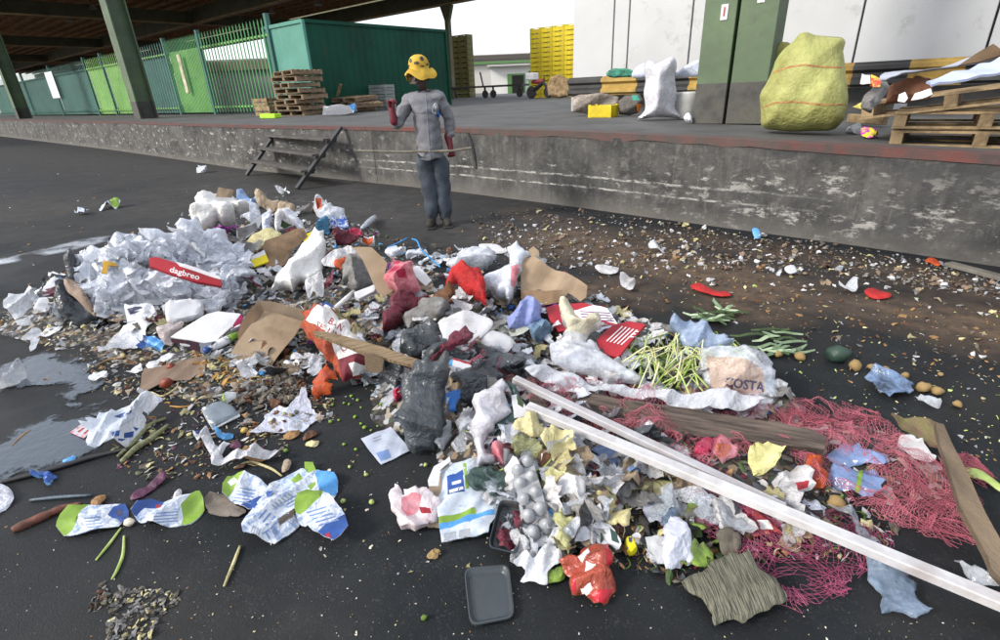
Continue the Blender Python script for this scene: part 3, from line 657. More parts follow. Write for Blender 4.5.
    me = bpy.data.meshes.new(name); me.from_pydata(V.tolist(), [], faces); me.update()
    if smooth is None: smooth = fold == 0
    me.polygons.foreach_set('use_smooth', [smooth] * len(faces))
    if smooth: me.set_sharp_from_angle(angle=math.radians(55 if puff > .03 else 40))
    if zones:
        pb = proj(base); cen = np.array([pb[list(f)].mean(0) for f in fc]); mi = np.zeros(len(faces), int)
        for zp, zi in zones:
            mask = inside(cen, np.array(zp, float)); mi[:len(fc)][mask] = zi
            mi[len(fc):2 * len(fc)][mask] = zi
        me.polygons.foreach_set('material_index', mi.tolist())
    for mm in mats: me.materials.append(mm)
    uv = me.uv_layers.new(name='UVMap'); sc_ = max(span); co = np.vstack([vs, vs]) / sc_
    uv.data.foreach_set('uv', co[[l.vertex_index for l in me.loops]].ravel().astype(np.float32))
    if parent is not None:
        o = link(name, me, None, parent); o.matrix_basis = wmat(parent).inverted() @ Matrix.Translation(Vector(A))
    else:
        o = link(name, me, None, None, A); tag(o, label, cat, group)
    o_info = dict(A=A, u=u, v=v, n=n, V=V + A, F=faces); REG.append((o, o_info)); INFO[o.name] = o_info
    return o
INFO = {}
def bvh_of(o): i = INFO[o.name]; return BVHTree.FromPolygons([tuple(p) for p in i['V']], i['F'])
def decal(o, polys, mat, name='print', off=.0012, res=2.0, sub=True):
    """flat print: pixel polygons laid on the surface of a thing as thin geometry"""
    bv = bvh_of(o); V, Fc = [], []
    for poly in polys:
        vs, fs = tri_fill(np.array(poly, float), res) if sub else (np.array(poly, float), [tuple(range(len(poly)))])
        ok = True; hp = []
        for x, y in vs:
            r = ray(x, y); h = bv.ray_cast(Vector(CC), Vector(r))
            if h[0] is None: hp.append(None)
            else: hp.append(np.array(h[0]) - r * off)
        n0 = len(V); mp = {}
        for i, h in enumerate(hp):
            if h is not None: mp[i] = len(V); V.append(tuple(h))
        Fc += [tuple(mp[i] for i in f) for f in fs if all(i in mp for i in f)]
    if not Fc: return None
    Mi = wmat(o).inverted(); me = bpy.data.meshes.new(name); me.from_pydata([tuple(Mi @ Vector(p)) for p in V], [], Fc); r_ = link(name, me, mat, o)
    if len(polys) > 1 and name == 'print': r_['kind'] = 'stuff'
    return r_
def text_polys(body, p0, p1, hpx, shear=0., bold=.0, spacing=1.):
    """outline of a word as triangles in pixel space between p0 and p1 (baseline)"""
    cu = bpy.data.curves.new('t', 'FONT'); cu.body = body; cu.size = 1; cu.resolution_u = 2; cu.offset = bold; cu.space_character = spacing
    o = bpy.data.objects.new('t', cu); COL.objects.link(o); me = bpy.data.meshes.new_from_object(o.evaluated_get(bpy.context.evaluated_depsgraph_get())); COL.objects.unlink(o); bpy.data.objects.remove(o)
    w = max(v.co.x for v in me.vertices); p0 = np.array(p0, float); p1 = np.array(p1, float); ux = (p1 - p0) / w; nrm = np.array([ux[1], -ux[0]]); nrm /= np.linalg.norm(nrm)
    pts = [p0 + ux * v.co.x + nrm * (v.co.y / .7) * hpx + (p1 - p0) / np.linalg.norm(p1 - p0) * shear * v.co.y * hpx for v in me.vertices]
    out = [[tuple(pts[i]) for i in f.vertices] for f in me.polygons]; bpy.data.meshes.remove(me); return out
def word(o, body, p0, p1, hpx, mat, **k): return decal(o, text_polys(body, p0, p1, hpx, **k), mat, 'lettering', sub=False)
def boxthing(name, label, cat, c, size, mat, yaw=0, tiltx=0, tilty=0, group=None, bev=.006, mats=None):
    Rm = Matrix.Rotation(math.radians(yaw), 3, 'Z') @ Matrix.Rotation(math.radians(tiltx), 3, 'X') @ Matrix.Rotation(math.radians(tilty), 3, 'Y')
    X, Y, Z = (np.array(Rm.col[i]) for i in range(3)); b = MB(); b.box(c, size, X, Y, Z, bev=bev); o = b.build(name, mat); return tag(o, label, cat, group)
# ------------------------------------------------------------------ things on the dock
m_cteal = M('container_pale_teal', hexc('#528e80'), hexc('#437f70'), .55, .8, .05, 10, dirt=.12, dirtc=(.2, .3, .28))  # end paler than the side: partly paint, partly light put into the colour
m_cgreen = M('container_dark_green', hexc('#0a4634'), hexc('#07382a'), .6, .7, .05, 10, spec=.2, dirt=.1)
N0 = at(302, 20, 3.68); N0[2] = .98
def panel_corr(p, q, z0, z1, n, dep, nor):
    p = np.array(p, float); q = np.array(q, float); d = (q - p) / n; b = MB(); prof = [(0, 0), (.3, 0), (.5, 1), (.8, 1)]
    pts = []
    for i in range(n):
        for t, o in prof: pts.append(p + d * (i + t) - nor * dep * o)
    pts.append(q)
    for a in pts: b.v += [(a[0], a[1], z0), (a[0], a[1], z1)]
    for i in range(len(pts) - 1): b.f.append((2 * i, 2 * i + 2, 2 * i + 3, 2 * i + 1)); b.mi.append(0)
    return b
_ls = np.arange(3, 14, .02); LCON = float(_ls[np.argmin([abs(proj(N0 + E2 * l + UP * 2)[0] - 446.5) for l in _ls])]); print('container', LCON)
ct = empty('shipping_container', tuple(N0), label='long dark green shipping container with a pale teal end behind the stacked pallets', cat='shipping container')
Lc = N0 + E1 * 2.44; Rc = N0 + E2 * LCON
panel_corr(Lc, N0, .99, 3.66, 8, .004, -E2).build('end_panel', m_cteal, ct)
panel_corr(N0, Rc, .99, 3.66, int(LCON / .28), .008, -E1).build('side_panel', m_cgreen, ct)
MB().box((N0 + E1 * 1.22 + E2 * LCON / 2) * np.array([1, 1, 0]) + UP * 3.68, (2.44, LCON, .03), E1, E2, UP).build('roof', m_cgreen, ct)
for p_, mt in ((Lc, m_cteal), (N0, m_cteal), (Rc, m_cgreen), (Rc + E1 * 2.44, m_cgreen)): MB().box(p_ + UP * 1.34, (.1, .1, 2.74), E1, E2, UP, bev=.01).build('corner_post', mt, ct)
for a_, c_, mt in ((Lc, N0, m_cteal), (N0, Rc, m_cgreen)):
    for z in (.06, 2.68): MB().beam(a_ + UP * z, c_ + UP * z, .09, .10).build('rail', mt, ct)

# pallets
def pallet(parent_name, loc, rz, label, group, mat, n=7, w=1.2, d=1.0, parts=True):
    r = empty(parent_name, tuple(loc), rz, label, 'pallet', group); Mi = Matrix.Translation(Vector(loc)) @ Matrix.Rotation(rz, 4, 'Z')
    def bx(c, s, nm):
        b = MB(); b.box(c, s); me = b.mesh(nm); link(nm, me, mat, r)
    for i in range(n): bx((0, -d / 2 + .05 + i * (d - .1) / (n - 1), .125 + rnd.uniform(-.004, .004)), (w, .095, .02), 'plank')
    for x in (-w / 2 + .05, 0, w / 2 - .05): bx((x, 0, .065), (.09, d, .095), 'bearer')
    for y in (-d / 2 + .05, 0, d / 2 - .05): bx((0, y, .009), (w, .095, .018), 'plank')
    return r
P0 = dk(296, 115.5); P0[2] = .96; RZ = math.atan2(E1[1], E1[0])
spin = []
proto = None; z = .96
lb = ['lowest pallet of the tall brown stack left of the green container'] + ['brown pallet in the tall stack by the container, number %s from the bottom' % w for w in ('two', 'three', 'four', 'five', 'six', 'seven')] + ['topmost pallet of the tall brown stack left of the green container']
for i, l in enumerate(lb):
    q = P0 + E1 * rnd.uniform(-.14, .14) + E2 * (.3 + rnd.uniform(-.08, .08)); q[2] = z
    if proto is None: o = proto = pallet('wooden_pallet', q, RZ, l, 'stacked brown pallets by the container', m_wood)
    else: o = copy_tree(proto); o.location = q; tag(o, l)
    o.rotation_euler = (rnd.uniform(-.02, .02), rnd.uniform(-.03, .03), RZ + rnd.uniform(-.2, .2)); z += .158
    if i in (4, 5): z += .01
P1 = dk(352, 112)
z = .96
for i, l in enumerate(['lowest pallet of the low broken pile in front of the green container', 'middle pallet of the low broken pile before the green container', 'top pallet of the low broken pile before the green container', 'tilted pallet lying at the left of the low broken pile']):
    o = copy_tree(proto); q = P1 + E1 * (rnd.uniform(-.3, .3) + (.7 if i == 3 else 0)) + E2 * .3; q[2] = z if i < 3 else 1.0; o.location = q; tag(o, l, group='low pile of broken pallets')
    o.rotation_euler = (rnd.uniform(-.1, .1), rnd.uniform(-.12, .12) + (.3 if i == 3 else 0), RZ + rnd.uniform(-.4, .4)); z += .17
a = dk(330, 98.5); a = P1 + E1 * .75; 
tag(MB().beam(a + UP * .45, a + UP * .86 - E1 * .35, .05, .09, E2).build('broken_plank', m_wood2), 'pale broken plank sticking up from the low pallet pile', 'plank')
PX_ = at(268, 117.5, .96)
# pale crates at the foot of the stack, lime bar, blue sheet
def crate(name, c, size, mat, label, yaw=0, group=None, slat=3, cat='crate', gap=.35, open_=True, parts=True):
    w, d, h = size; r = empty(name, tuple(c), yaw, label, cat, group); b = MB()
    t = .014
    def bx(cc, ss, nm='side'): m = MB(); m.box(cc, ss); link(nm, m.mesh(nm), mat, r)
    bx((0, 0, .01), (w, d, .02), 'bottom'); hh = h / slat
    for i in range(slat):
        zc = hh * (i + .5); hz = hh * (1 - gap if i < slat - 1 else .9)
        for s in (-1, 1): bx((0, s * (d / 2 - t / 2), zc), (w, t, hz), 'side_slat'); bx((s * (w / 2 - t / 2), 0, zc), (t, d - 2 * t - .004, hz), 'end_slat')
    for sx in (-1, 1):
        for sy in (-1, 1): bx((sx * (w / 2 - .02), sy * (d / 2 - .02), h / 2), (.046, .046, h + .006), 'corner')
    return r
q = dk(275, 115.5) ; q = q - E2 * .15
crate('fruit_crate', q, (.95, .5, .30), m_wood2, 'pale slatted crate at the left foot of the brown pallet stack, lower one', RZ, slat=2)
crate('fruit_crate', q + UP * .31 + E1 * .05, (.9, .5, .22), m_wood2, 'pale slatted crate with a yellow rim resting on the lower pale crate', RZ, slat=2)
q = dk(271, 118.3); tag(MB().box(q + UP * .06, (.85, .22, .12), E1, E2, UP, bev=.015).build('plastic_block', M('lime_plastic', hexc('#a8d82a'), None, .5)), 'lime green plastic block lying before the pale crates', 'block')
item('plastic_sheet', 'blue and white plastic sheet lying flat on the dock before the low pallet pile', 'plastic sheet', [(322, 115), (335, 111), (350, 110), (358, 112), (350, 115), (335, 116.5)], [M('white_film', (.62, .64, .70), (.45, .48, .55), .3, 14, .2, 30), M('blue_film', hexc('#4f8fd0'), hexc('#2c66b0'), .35, 9, .1)], surf='dock', lift=.01, wr=.002, ps=1.2, rag=.2, zones=[([(340, 108), (360, 108), (360, 114), (342, 113)], 1)])
m_grey = M('grey_plastic_crate', hexc('#8b8f8c'), hexc('#6c706e'), .6, 3, .1)
q = dk(384, 109.5)
for i, l in enumerate(['lowest grey crate of the stack behind the raised glove', 'second grey crate of the stack behind the raised glove', 'third grey crate of the stack behind the raised glove', 'top grey crate of the stack behind the raised glove']):
    if i == 0: gc = crate('plastic_crate', q, (.75, .5, .2), m_grey, l, RZ + .2, 'grey crates stacked behind the worker', 2)
    else: o = copy_tree(gc); o.location = q + UP * .205 * i + E1 * rnd.uniform(-.02, .02); tag(o, l)
item('sack', 'dark rolled sack lying beside the grey crates behind the worker', 'sack', [(398, 104), (400, 92), (408, 84), (416, 83), (420, 92), (420, 104)], M('dark_olive_sack', (.07, .065, .05), (.03, .03, .03), .9, 12, .4), tilt=75, surf='dock', puff=.12, ps=1.2, rag=.1)

# yellow crates: four columns of sixteen
m_ycr = m_yellow; m_ydk = M('shaded_yellow_plastic', hexc('#6a6420'), hexc('#454216'), .55, 3, .1)  # shade on the rear crate stack is put into this darker yellow
def crate_wall(px0, px1, base_px, rows, cols, mat, label, grp, hgt, depth=.6, e=-E1, topz=None):
    c0 = at(*px0, .95); c0 = np.array([c0[0], c0[1], .955]);
    for k_ in range(1): pass
    c1 = None
    Ls = np.arange(.5, 14, .02); c1 = c0 + e * float(Ls[np.argmin([abs(proj(c0 + e * l)[0] - px1[0]) for l in Ls])]); w = np.linalg.norm(c1 - c0) / cols
    hs = np.arange(1, 9, .02); H = float(hs[np.argmin([abs(proj(c0 + UP * h)[1] - px0[2] if len(px0) > 2 else 0) for h in hs])]) if hgt is None else hgt
    ch = H / rows; protoC = None; t = .03
    ang = math.atan2(e[1], e[0])
    for j in range(cols):
        for i in range(rows):
            loc = c0 + e * w * (j + .5) + UP * ch * i + (E2 if abs(e @ E1) > .5 else E1) * depth / 2
            lbl = label % (('%s' % ORD[i]), COLN[j])
            if protoC is None:
                protoC = empty('produce_crate', tuple(loc), ang)
                b = MB(); W_, D_, H_ = w * .985, depth, ch * .985
                b.box((0, 0, H_ * .1), (W_ - .02, D_ - .02, H_ * .2)); me = b.mesh('bottom'); link('bottom', me, mat, protoC)
                for s in (-1, 1):
                    for nm, cc, ss in (('side', (0, s * (D_ / 2 - .01), H_ * .35), (W_, .02, H_ * .7)), ('rim', (0, s * (D_ / 2 - .005), H_ * .93), (W_, .03, H_ * .14)), ('end', (s * (W_ / 2 - .01), 0, H_ * .5), (.02, D_ - .05, H_ * .98))):
                        b = MB(); b.box(cc, ss); link(nm, b.mesh(nm), mat, protoC)
                    for sx in (-1, 1): b = MB(); b.box((sx * (W_ / 2 - w * .11), s * (D_ / 2 - .012), H_ * .5), (w * .2, .028, H_ * .995)); link('corner', b.mesh('corner'), mat, protoC)
                o = protoC
            else: o = copy_tree(protoC); o.location = loc
            o.rotation_euler = (0, 0, ang + rnd.uniform(-.01, .01)); tag(o, lbl, 'crate', grp)
ORD = ['lowest', 'second', 'third', 'fourth', 'fifth', 'sixth', 'seventh', 'eighth', 'ninth', 'tenth', 'eleventh', 'twelfth', 'thirteenth', 'fourteenth', 'topmost']
COLN = ['leftmost', 'second', 'third', 'rightmost']
def height_for(px, z0, ytop):
    p = at(px[0], px[1], z0); hs = np.arange(.2, 9, .01); return float(hs[np.argmin([abs(proj(np.array([p[0], p[1], z0 + h]))[1] - ytop) for h in hs])])
crate_wall((530.5, 98.3), (575.5,), None, 15, 4, m_ycr, 'bright yellow crate, %s from the bottom, %s column of the tall stack', 'bright yellow crates stacked left of the white building', height_for((530.5, 98.3), .95, 29), .6)
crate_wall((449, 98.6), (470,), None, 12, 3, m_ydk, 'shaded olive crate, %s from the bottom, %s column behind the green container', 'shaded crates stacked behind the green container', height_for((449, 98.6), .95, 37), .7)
item('wrapped_bale', 'sandy brown wrapped bale at the foot of the yellow crate stack', 'bale', [(549, 96), (547, 84), (551, 77), (560, 75), (569, 80), (571, 96), (560, 98)], M('sandy_wrap', hexc('#a88f68'), hexc('#6d563a'), .8, 6, .4, dirt=.3), tilt=80, surf='dock', puff=.08, ps=1.0, rag=.3, round_=.3, wr=.05, sm=1)

# far side of the yard: pale depot buildings, dark roof line, trolleys and a motorcycle
def far_box(nm, label, x0, x1, ytop, ybase, mat, z0=.9, dep=8, cat='building'):
    hor = lambda x: 118.1 - .042 * (x + 170)
    a = at(x0, hor(x0) + ybase, z0); b_ = at(x1, hor(x1) + ybase, z0); h = height_for((x0, hor(x0) + ybase), z0, ytop); r = empty(nm, tuple(a), label=label, cat=cat); X = b_ - a; w = np.linalg.norm(X); X /= w; Y = np.cross(UP, X)
    MB().box((a + b_) / 2 + Y * dep / 2 + UP * h / 2, (w, dep, h), X, Y, UP).build('wall', mat, r); return r, a, X, Y, w, h
m_dep = M('pale_depot_wall', (.8, .79, .74), (.7, .69, .65), .7, .3, .02); m_gr = M('depot_green', hexc('#5f8a50'), None, .6)
r, a, X, Y, w, h = far_box('depot_building', 'distant low white depot with a dark doorway under a dark roof line', 492, 580, 67, 4.6, m_dep)
for f0, f1, hh, mt, nm in ((.18, .38, .72, m_gr, 'door_frame'), (.23, .36, .66, m_dark, 'doorway'), (.42, .46, .8, m_gr, 'post')):
    MB().box(a + X * w * (f0 + f1) / 2 - Y * (.12 if nm != 'doorway' else .2) + UP * h * hh / 2, (w * (f1 - f0), .15, h * hh), X, Y, UP).build(nm, mt, r)
MB().box(a + X * w / 2 + Y * 3.5 + UP * (h + .1), (w + 1, 9, .2), X, Y, UP).build('roof', M('depot_roof', (.55, .53, .5)), r)
r, a, X, Y, w, h = far_box('depot_building', 'faraway long shed with dark roof band and green gutter line', 430, 640, 57, 3.0, M('far_shed_wall', (.62, .6, .55)), dep=14)
MB().box(a + X * w / 2 - Y * .4 + UP * (h - .6), (w + 2, .6, h * .12), X, Y, UP).build('roof_band', M('dark_roof_band', (.10, .085, .075)), r)
MB().box(a + X * w / 2 - Y * .5 + UP * (h * .78), (w + 2, .5, h * .06), X, Y, UP).build('gutter', m_gr, r)
r, a, X, Y, w, h = far_box('depot_building', 'pale warehouse seen through the open rails of the palisade fence', 185, 300, 62, 4.5, M('far_grey_wall', (.30, .28, .27), (.2, .19, .2), .8, .3), dep=14)
MB().box(a + X * w / 2 - Y * .3 + UP * (h * .86), (w, .4, h * .2), X, Y, UP).build('roof_band', M('far_roof_band', (.16, .12, .09)), r)
def wheel(c, R_, w, ax, parent, mt=m_black):
    b = MB(); b.smooth = False; b.lathe(c - np.array(ax) * w / 2, [(R_ * .55, 0), (R_ * .9, 0), (R_, w * .25), (R_, w * .75), (R_ * .9, w), (R_ * .55, w)], 16, axis=ax); b.build('wheel', mt, parent)
a = at(446, 99.5, .95); b_ = at(526, 97, .95); X = (b_ - a); Lt = np.linalg.norm(X); X /= Lt; Y = np.cross(UP, X)
r = empty('flat_trolley', tuple(a), label='long low dark flat trolley on small wheels behind the worker', cat='trolley')
MB().box(a + X * Lt / 2 + UP * .75, (Lt, .9, .12), X, Y, UP).build('bed', m_black, r)
for f in (.04, .12, .52, .62, .93):
    wheel(a + X * Lt * f + UP * .26, .26, .12, tuple(Y), r); MB().beam(a + X * Lt * f + UP * .3, a + X * Lt * f + UP * .72, .1, .1, X).build('leg', m_black, r)
MB().beam(a + X * Lt * .5 + UP * .8, a + X * Lt * .47 + UP * 1.7, .08, .08, X).build('handle', m_black, r)
c = dk(540, 98.5); r = empty('parked_motorcycle', tuple(c), label='small dark motorcycle with a white top box below the yellow crate stack', cat='motorcycle'); X = -E1; Y = E2
for s in (-.55, .55): wheel(c + X * s + UP * .3, .3, .12, tuple(Y), r)
b = MB(); b.tube([c + X * -.55 + UP * .3, c + X * -.2 + UP * .5, c + X * .25 + UP * .75, c + X * .55 + UP * .3], [.05, .12, .1, .04], 8); b.build('frame', m_black, r)
b = MB(); b.tube([c + X * -.5 + UP * .78, c + X * 0 + UP * .8, c + X * .25 + UP * .82], [.08, .12, .1], 8); b.build('seat', M('moto_red', (.3, .04, .04)), r)
b = MB(); b.tube([c + X * .3 + UP * .7, c + X * .25 + UP * 1.05, c + X * .25 + Y * .3 + UP * 1.08], [.04, .03, .03], 6); b.build('handlebar', m_black, r)
MB().box(c + X * -.5 + UP * 1.05, (.55, .45, .35), X, Y, UP, bev=.04).build('top_box', m_white, r)

# white building along the dock and the striped guard rail
WA = at(575, 0, 4.2); WA[2] = 0; wq = at(573.5, 110, .92); WA = np.array([2.35, 13.75, 0])
Ls = np.arange(-3, 6, .01); _c = dk(572, 111); WA = np.array([_c[0], _c[1], 0]) + E2 * .35
kk = float(Ls[np.argmin([abs(proj(WA - E1 * l + UP * 2.5)[0] - 573) for l in Ls])]); WA = WA - E1 * kk
wb = empty('white_building', tuple(WA + UP * .9), label='tall white panelled building wall rising above the striped guard rail', cat='building')
m_wp = M('white_wall_panel', (.50, .51, .52), (.42, .43, .44), .55, .6, .05, 6, dirt=.12, dirtc=(.25, .24, .22))
pj = [573]
for x, y in ((613, 40), (628, 40), (690, 40), (855, 50), (990, 30)):
    L_ = np.arange(.1, 14, .01); pj.append(None); 
def wall_l(px, py):
    n_ = E2; v = ray(px, py); t = ((WA - CC) @ n_) / (v @ n_); return float(-((CC + v * t - WA) @ E1))
js = [0] + [wall_l(x, y) for x, y in ((613, 40), (628, 40), (690, 40), (855, 50), (992, 30))] + [14, 20]
for a_, b_ in zip(js[:-1], js[1:]):
    MB().box(WA - E1 * (a_ + b_) / 2 + E2 * .1 + UP * (.9 + 7) / 2, (b_ - a_ - .03, .2, 6.1), E1, E2, UP, bev=.008).build('wall_panel', m_wp, wb)
MB().box(WA - E1 * 10 + E2 * .2 + UP * 4, (20, .1, 6.1), E1, E2, UP).build('joint_backing', M('joint_grey', (.12, .12, .12)), wb)
MB().box(WA - E1 * 10 + E2 * 4 + UP * 3.9, (20, 7.4, 6), E1, E2, UP).build('body', m_wp, wb)
MB().box(WA - E1 * 10 + E2 * .02 + UP * 1.1, (19.9, .12, .5), E1, E2, UP).build('plinth', M('plinth_grey', (.10, .095, .09), (.05, .05, .05), .8, 2, .2), wb)
gr = empty('guard_rail', tuple(WA + UP * .9 - E2 * .35), label='black and yellow striped corrugated guard rail in front of the white building', cat='guard rail')
m_gy = M('dirty_guard_yellow', hexc('#b39448'), hexc('#8a6f35'), .55, 3, .1, dirt=.4); m_gk = M('guard_black', (.02, .02, .022), (.04, .04, .04), .45, 3, .1)
GR = WA - E2 * .42
zc = 1.50
cuts = [wall_l(568, 86) * 0 - .15, None]
def rail_l(px, py):
    v = ray(px, py); t = ((GR - CC) @ E2) / (v @ E2); p = CC + v * t; return float(-((p - GR) @ E1)), p[2]
ks = [rail_l(x, 86)[0] for x in (569, 602, 637, 689, 733, 790, 850, 905, 960)] + [rail_l(990, 86)[0] + 1.5, rail_l(990, 86)[0] + 4]
zt_, zb_ = rail_l(600, 76.5)[1], rail_l(600, 95.5)[1]
prof = [(0, 0), (.0, .05), (-.07, .14), (-.07, .30), (0, .42), (0, .58), (-.07, .70), (-.07, .86), (0, .95), (0, 1)]
for i in range(len(ks) - 1):
    b = MB()
    for l in (ks[i], ks[i + 1]):
        for o, f in prof: p = GR - E1 * l + E2 * o; b.v.append((p[0], p[1], zb_ + (zt_ - zb_) * f))
        for o, f in prof[::-1]: p = GR - E1 * l + E2 * (o + .012); b.v.append((p[0], p[1], zb_ + (zt_ - zb_) * f))
    n2 = len(prof) * 2
    for j in range(n2): b.f.append((j, (j + 1) % n2, n2 + (j + 1) % n2, n2 + j)); b.mi.append(0)
    b.build('rail_stripe', m_gk if i % 2 == 0 else m_gy, gr)
for l in (ks[0] + .12, ks[2] + .4, ks[4] + .1, ks[5], ks[7], ks[9]):
    MB().box(GR - E1 * l + E2 * .1 + UP * (.9 + zt_) / 2, (.16, .14, zt_ - .92), E1, E2, UP, bev=.01).build('post', M('pale_post', (.4, .42, .45), (.3, .31, .33), .6), gr)
# rubbish under and on the guard rail
m_ww = M('woven_white_sack', (.66, .66, .70), (.50, .50, .56), .6, 7, .35, 35, dirt=.12, dirtc=(.3, .27, .24))
item('rice_sack', 'tall dirty white woven sack standing before the striped guard rail', 'sack', [(638, 119), (645, 110), (644, 95), (646, 80), (645, 68), (650, 61), (660, 63), (672, 58), (676, 66), (675, 80), (677, 95), (675, 110), (680, 118), (668, 117), (655, 118)], m_ww, tilt=88, surf='dock', puff=.24, wr=.035, fr=5, ps=1.6, rag=.3, round_=.9)
item('plastic_bundle', 'pale blue film bundle on the guard rail left of the tall white sack', 'film bundle', [(632, 77), (634, 70), (640, 65), (646, 64), (648, 76), (640, 79)], M('blue_white_film', (.5, .56, .72), (.62, .64, .7), .4, 20, .2), tilt=88, anchor=(640, 115), surf='dock', puff=.04, ps=1.2, rag=.2)
item('plastic_bundle', 'pale blue film bundle on the guard rail right of the tall white sack', 'film bundle', [(676, 76), (680, 70), (690, 64), (698, 60), (703, 66), (700, 76), (688, 77)], M('blue_white_film', (.5, .56, .72)), tilt=88, anchor=(690, 118), surf='dock', puff=.04, ps=1.2, rag=.2)
item('plastic_bundle', 'green rag bundle lying on top of the striped guard rail', 'rag bundle', [(606, 77), (611, 71), (620, 68), (630, 70), (634, 76), (622, 78)], M('green_rag', hexc('#4fa98c'), hexc('#2f4a44'), .7, 12, .3), tilt=88, anchor=(620, 113), surf='dock', puff=.05, wr=.02, ps=1.2, rag=.4)
item('paper_sack', 'crumpled grey brown sack lying under the guard rail behind the small yellow crate', 'sack', [(572, 113), (571, 99), (580, 95), (600, 95), (619, 96), (618, 108), (605, 114), (588, 114)], M('grey_brown_sack', hexc('#a59c92'), hexc('#7a7068'), .8, 8, .4, dirt=.3), tilt=80, surf='dock', puff=.03, wr=.04, sm=1, ps=1.6)
item('tarpaulin', 'dark crumpled tarpaulin with teal scraps under the guard rail beside the tall white sack', 'tarpaulin', [(620, 115), (618, 100), (624, 95), (640, 95), (645, 103), (640, 114), (630, 117)], [M('dark_tarp', (.05, .05, .05), (.12, .10, .08), .7, 12, .3), M('teal_scrap', hexc('#2f8f7c'), None, .6), M('orange_scrap', hexc('#d07a2c'), None, .6)], tilt=70, surf='dock', puff=.06, wr=.05, sm=1, ps=1.5, zones=[([(631, 96), (637, 97), (640, 103), (633, 103)], 1), ([(636, 107), (642, 105), (641, 113), (637, 113)], 2)])
q = dk(603, 117); crate('plastic_crate', q, (.42, .32, .20), m_yellow, 'small bright yellow crate standing on the dock under the guard rail', RZ + .1, slat=1)
q = dk(686, 119); b = MB(); b.lathe(q, [(.12, 0), (.15, .02), (.17, .35), (.175, .38)], 16); b.smooth = True; tag(b.build('plastic_drum', M('offwhite_drum', (.62, .62, .6), (.5, .5, .48), .5)), 'off white round plastic drum between the tall white sack and the green column', 'drum')
item('plastic_bag', 'small crumpled white bag at the foot of the green column', 'plastic bag', [(685, 121), (684, 116), (688, 113), (692, 117), (691, 122)], m_paper, tilt=70, surf='dock', puff=.05, ps=1.2, rag=.2)
# big yellow sack
m_ys = M('yellow_woven_sack', hexc('#aeb06c'), hexc('#868648'), .65, 5, .3, 120, dirt=.18, dirtc=(.2, .19, .07), lo=.3, hi=.7)
ysk = item('woven_sack', 'huge bulging yellow green woven sack standing against the green column', 'sack', [(762, 126), (761, 112), (761, 96), (768, 78), (775, 62), (788, 44), (800, 34), (812, 34), (830, 37), (846, 39), (843, 52), (846, 70), (848, 92), (846, 112), (840, 124), (828, 130), (800, 132), (775, 130)], m_ys, tilt=85, surf='dock', puff=.38, wr=.03, fr=4, ps=2.6, round_=.95, rag=.4, pmax=2500)
m_str = M('sack_red_stripe', hexc('#9c5b3c'), hexc('#b08a50'), .7, 20)
for pl in ([(765, 78), (775, 71), (790, 66), (805, 64), (820, 66), (843, 67)], [(762, 107), (775, 102), (795, 101), (820, 104), (846, 104)]):
    P_ = [(x, y) for x, y in pl]; Q_ = P_ + [(x, y + 1.6) for x, y in P_[::-1]]; decal(ysk, [Q_], m_str, 'stripe', off=.004, res=1.5)
item('woven_sack', 'small olive woven sack squeezed behind the huge yellow sack', 'sack', [(772, 62), (775, 48), (782, 42), (790, 43), (792, 56), (785, 66)], M('olive_sack', hexc('#8b8742'), None, .7), tilt=88, anchor=(778, 122), surf='dock', puff=.1, ps=2)
for (x, y, l, mt) in ((768, 127, 'white round bottle cap on the dock edge beside the huge yellow sack', m_white), ):
    q = dk(x, y); b = MB(); b.smooth = True; b.lathe(q, [(.03, 0), (.045, .01), (.045, .05), (.03, .06), (.01, .065)], 12); tag(b.build('jar_lid', mt), l, 'lid')
# right hand pallets with boards and card on top
R0 = dk(925, 146); RL = at(850, 133, .87)
def rpal(c, yaw, ty, tx, label, n=6):
    o = pallet('wooden_pallet', c, yaw, label, 'pallets at the right end of the dock', m_wood2, n=n, w=1.25, d=1.0); o.rotation_euler = (tx, ty, yaw); return o
RZ2 = math.atan2(-E1[1], -E1[0])
edge = wpt(6.3)[0]; 
e0 = at(888, 146.5, .845); ctr = np.array([e0[0], e0[1], 0]) - E1 * .62 + E2 * .50
o = rpal(np.array([ctr[0], ctr[1], .85]), RZ2, 0, 0, 'bottom pallet of the stack at the right end of the dock')
o = rpal(np.array([ctr[0], ctr[1], 1.0]) + E1 * .02, RZ2 + .03, .0, 0, 'middle pallet of the stack at the right end of the dock')
o = rpal(np.array([ctr[0], ctr[1], 1.155]) + E1 * .25 - E2 * .03, RZ2 - .02, -.13, 0, 'top pallet of the right hand stack, lying askew with its left end sagging')
o = pallet('wooden_pallet', np.array([0, 0, 0]), 0, 'second stack pallet at the far right edge of the dock', 'pallets at the right end of the dock', m_wood2); o.location = Vector(np.array([ctr[0], ctr[1], .84]) - E1 * 1.32); o.rotation_euler = (0, 0, RZ2)
o = copy_tree(o); o.location = Vector(np.array([ctr[0], ctr[1], .995]) - E1 * 1.36); tag(o, 'upper pallet of the second stack at the far right edge')
bl = dk(852, 130) ; tag(MB().beam(dk(848, 124) + UP * .07, dk(884, 127) + UP * .07, .09, .10, bev=.008).build('wood_block', m_wood2), 'rough timber block with two nailed ends left of the stacked pallets', 'timber block')
m_card = M('brown_cardboard', hexc('#a58865'), hexc('#8b6f50'), .85, 6, .15, 30, dirt=.12, dirtc=(.12, .09, .06)); m_cardd = M('dark_cardboard', hexc('#6e5844'), hexc('#54432f'), .85, 5, .2)
m_bluewhite = M('pale_blue_board', hexc('#b9c0d6'), hexc('#9aa6c2'), .45, 2, .08)
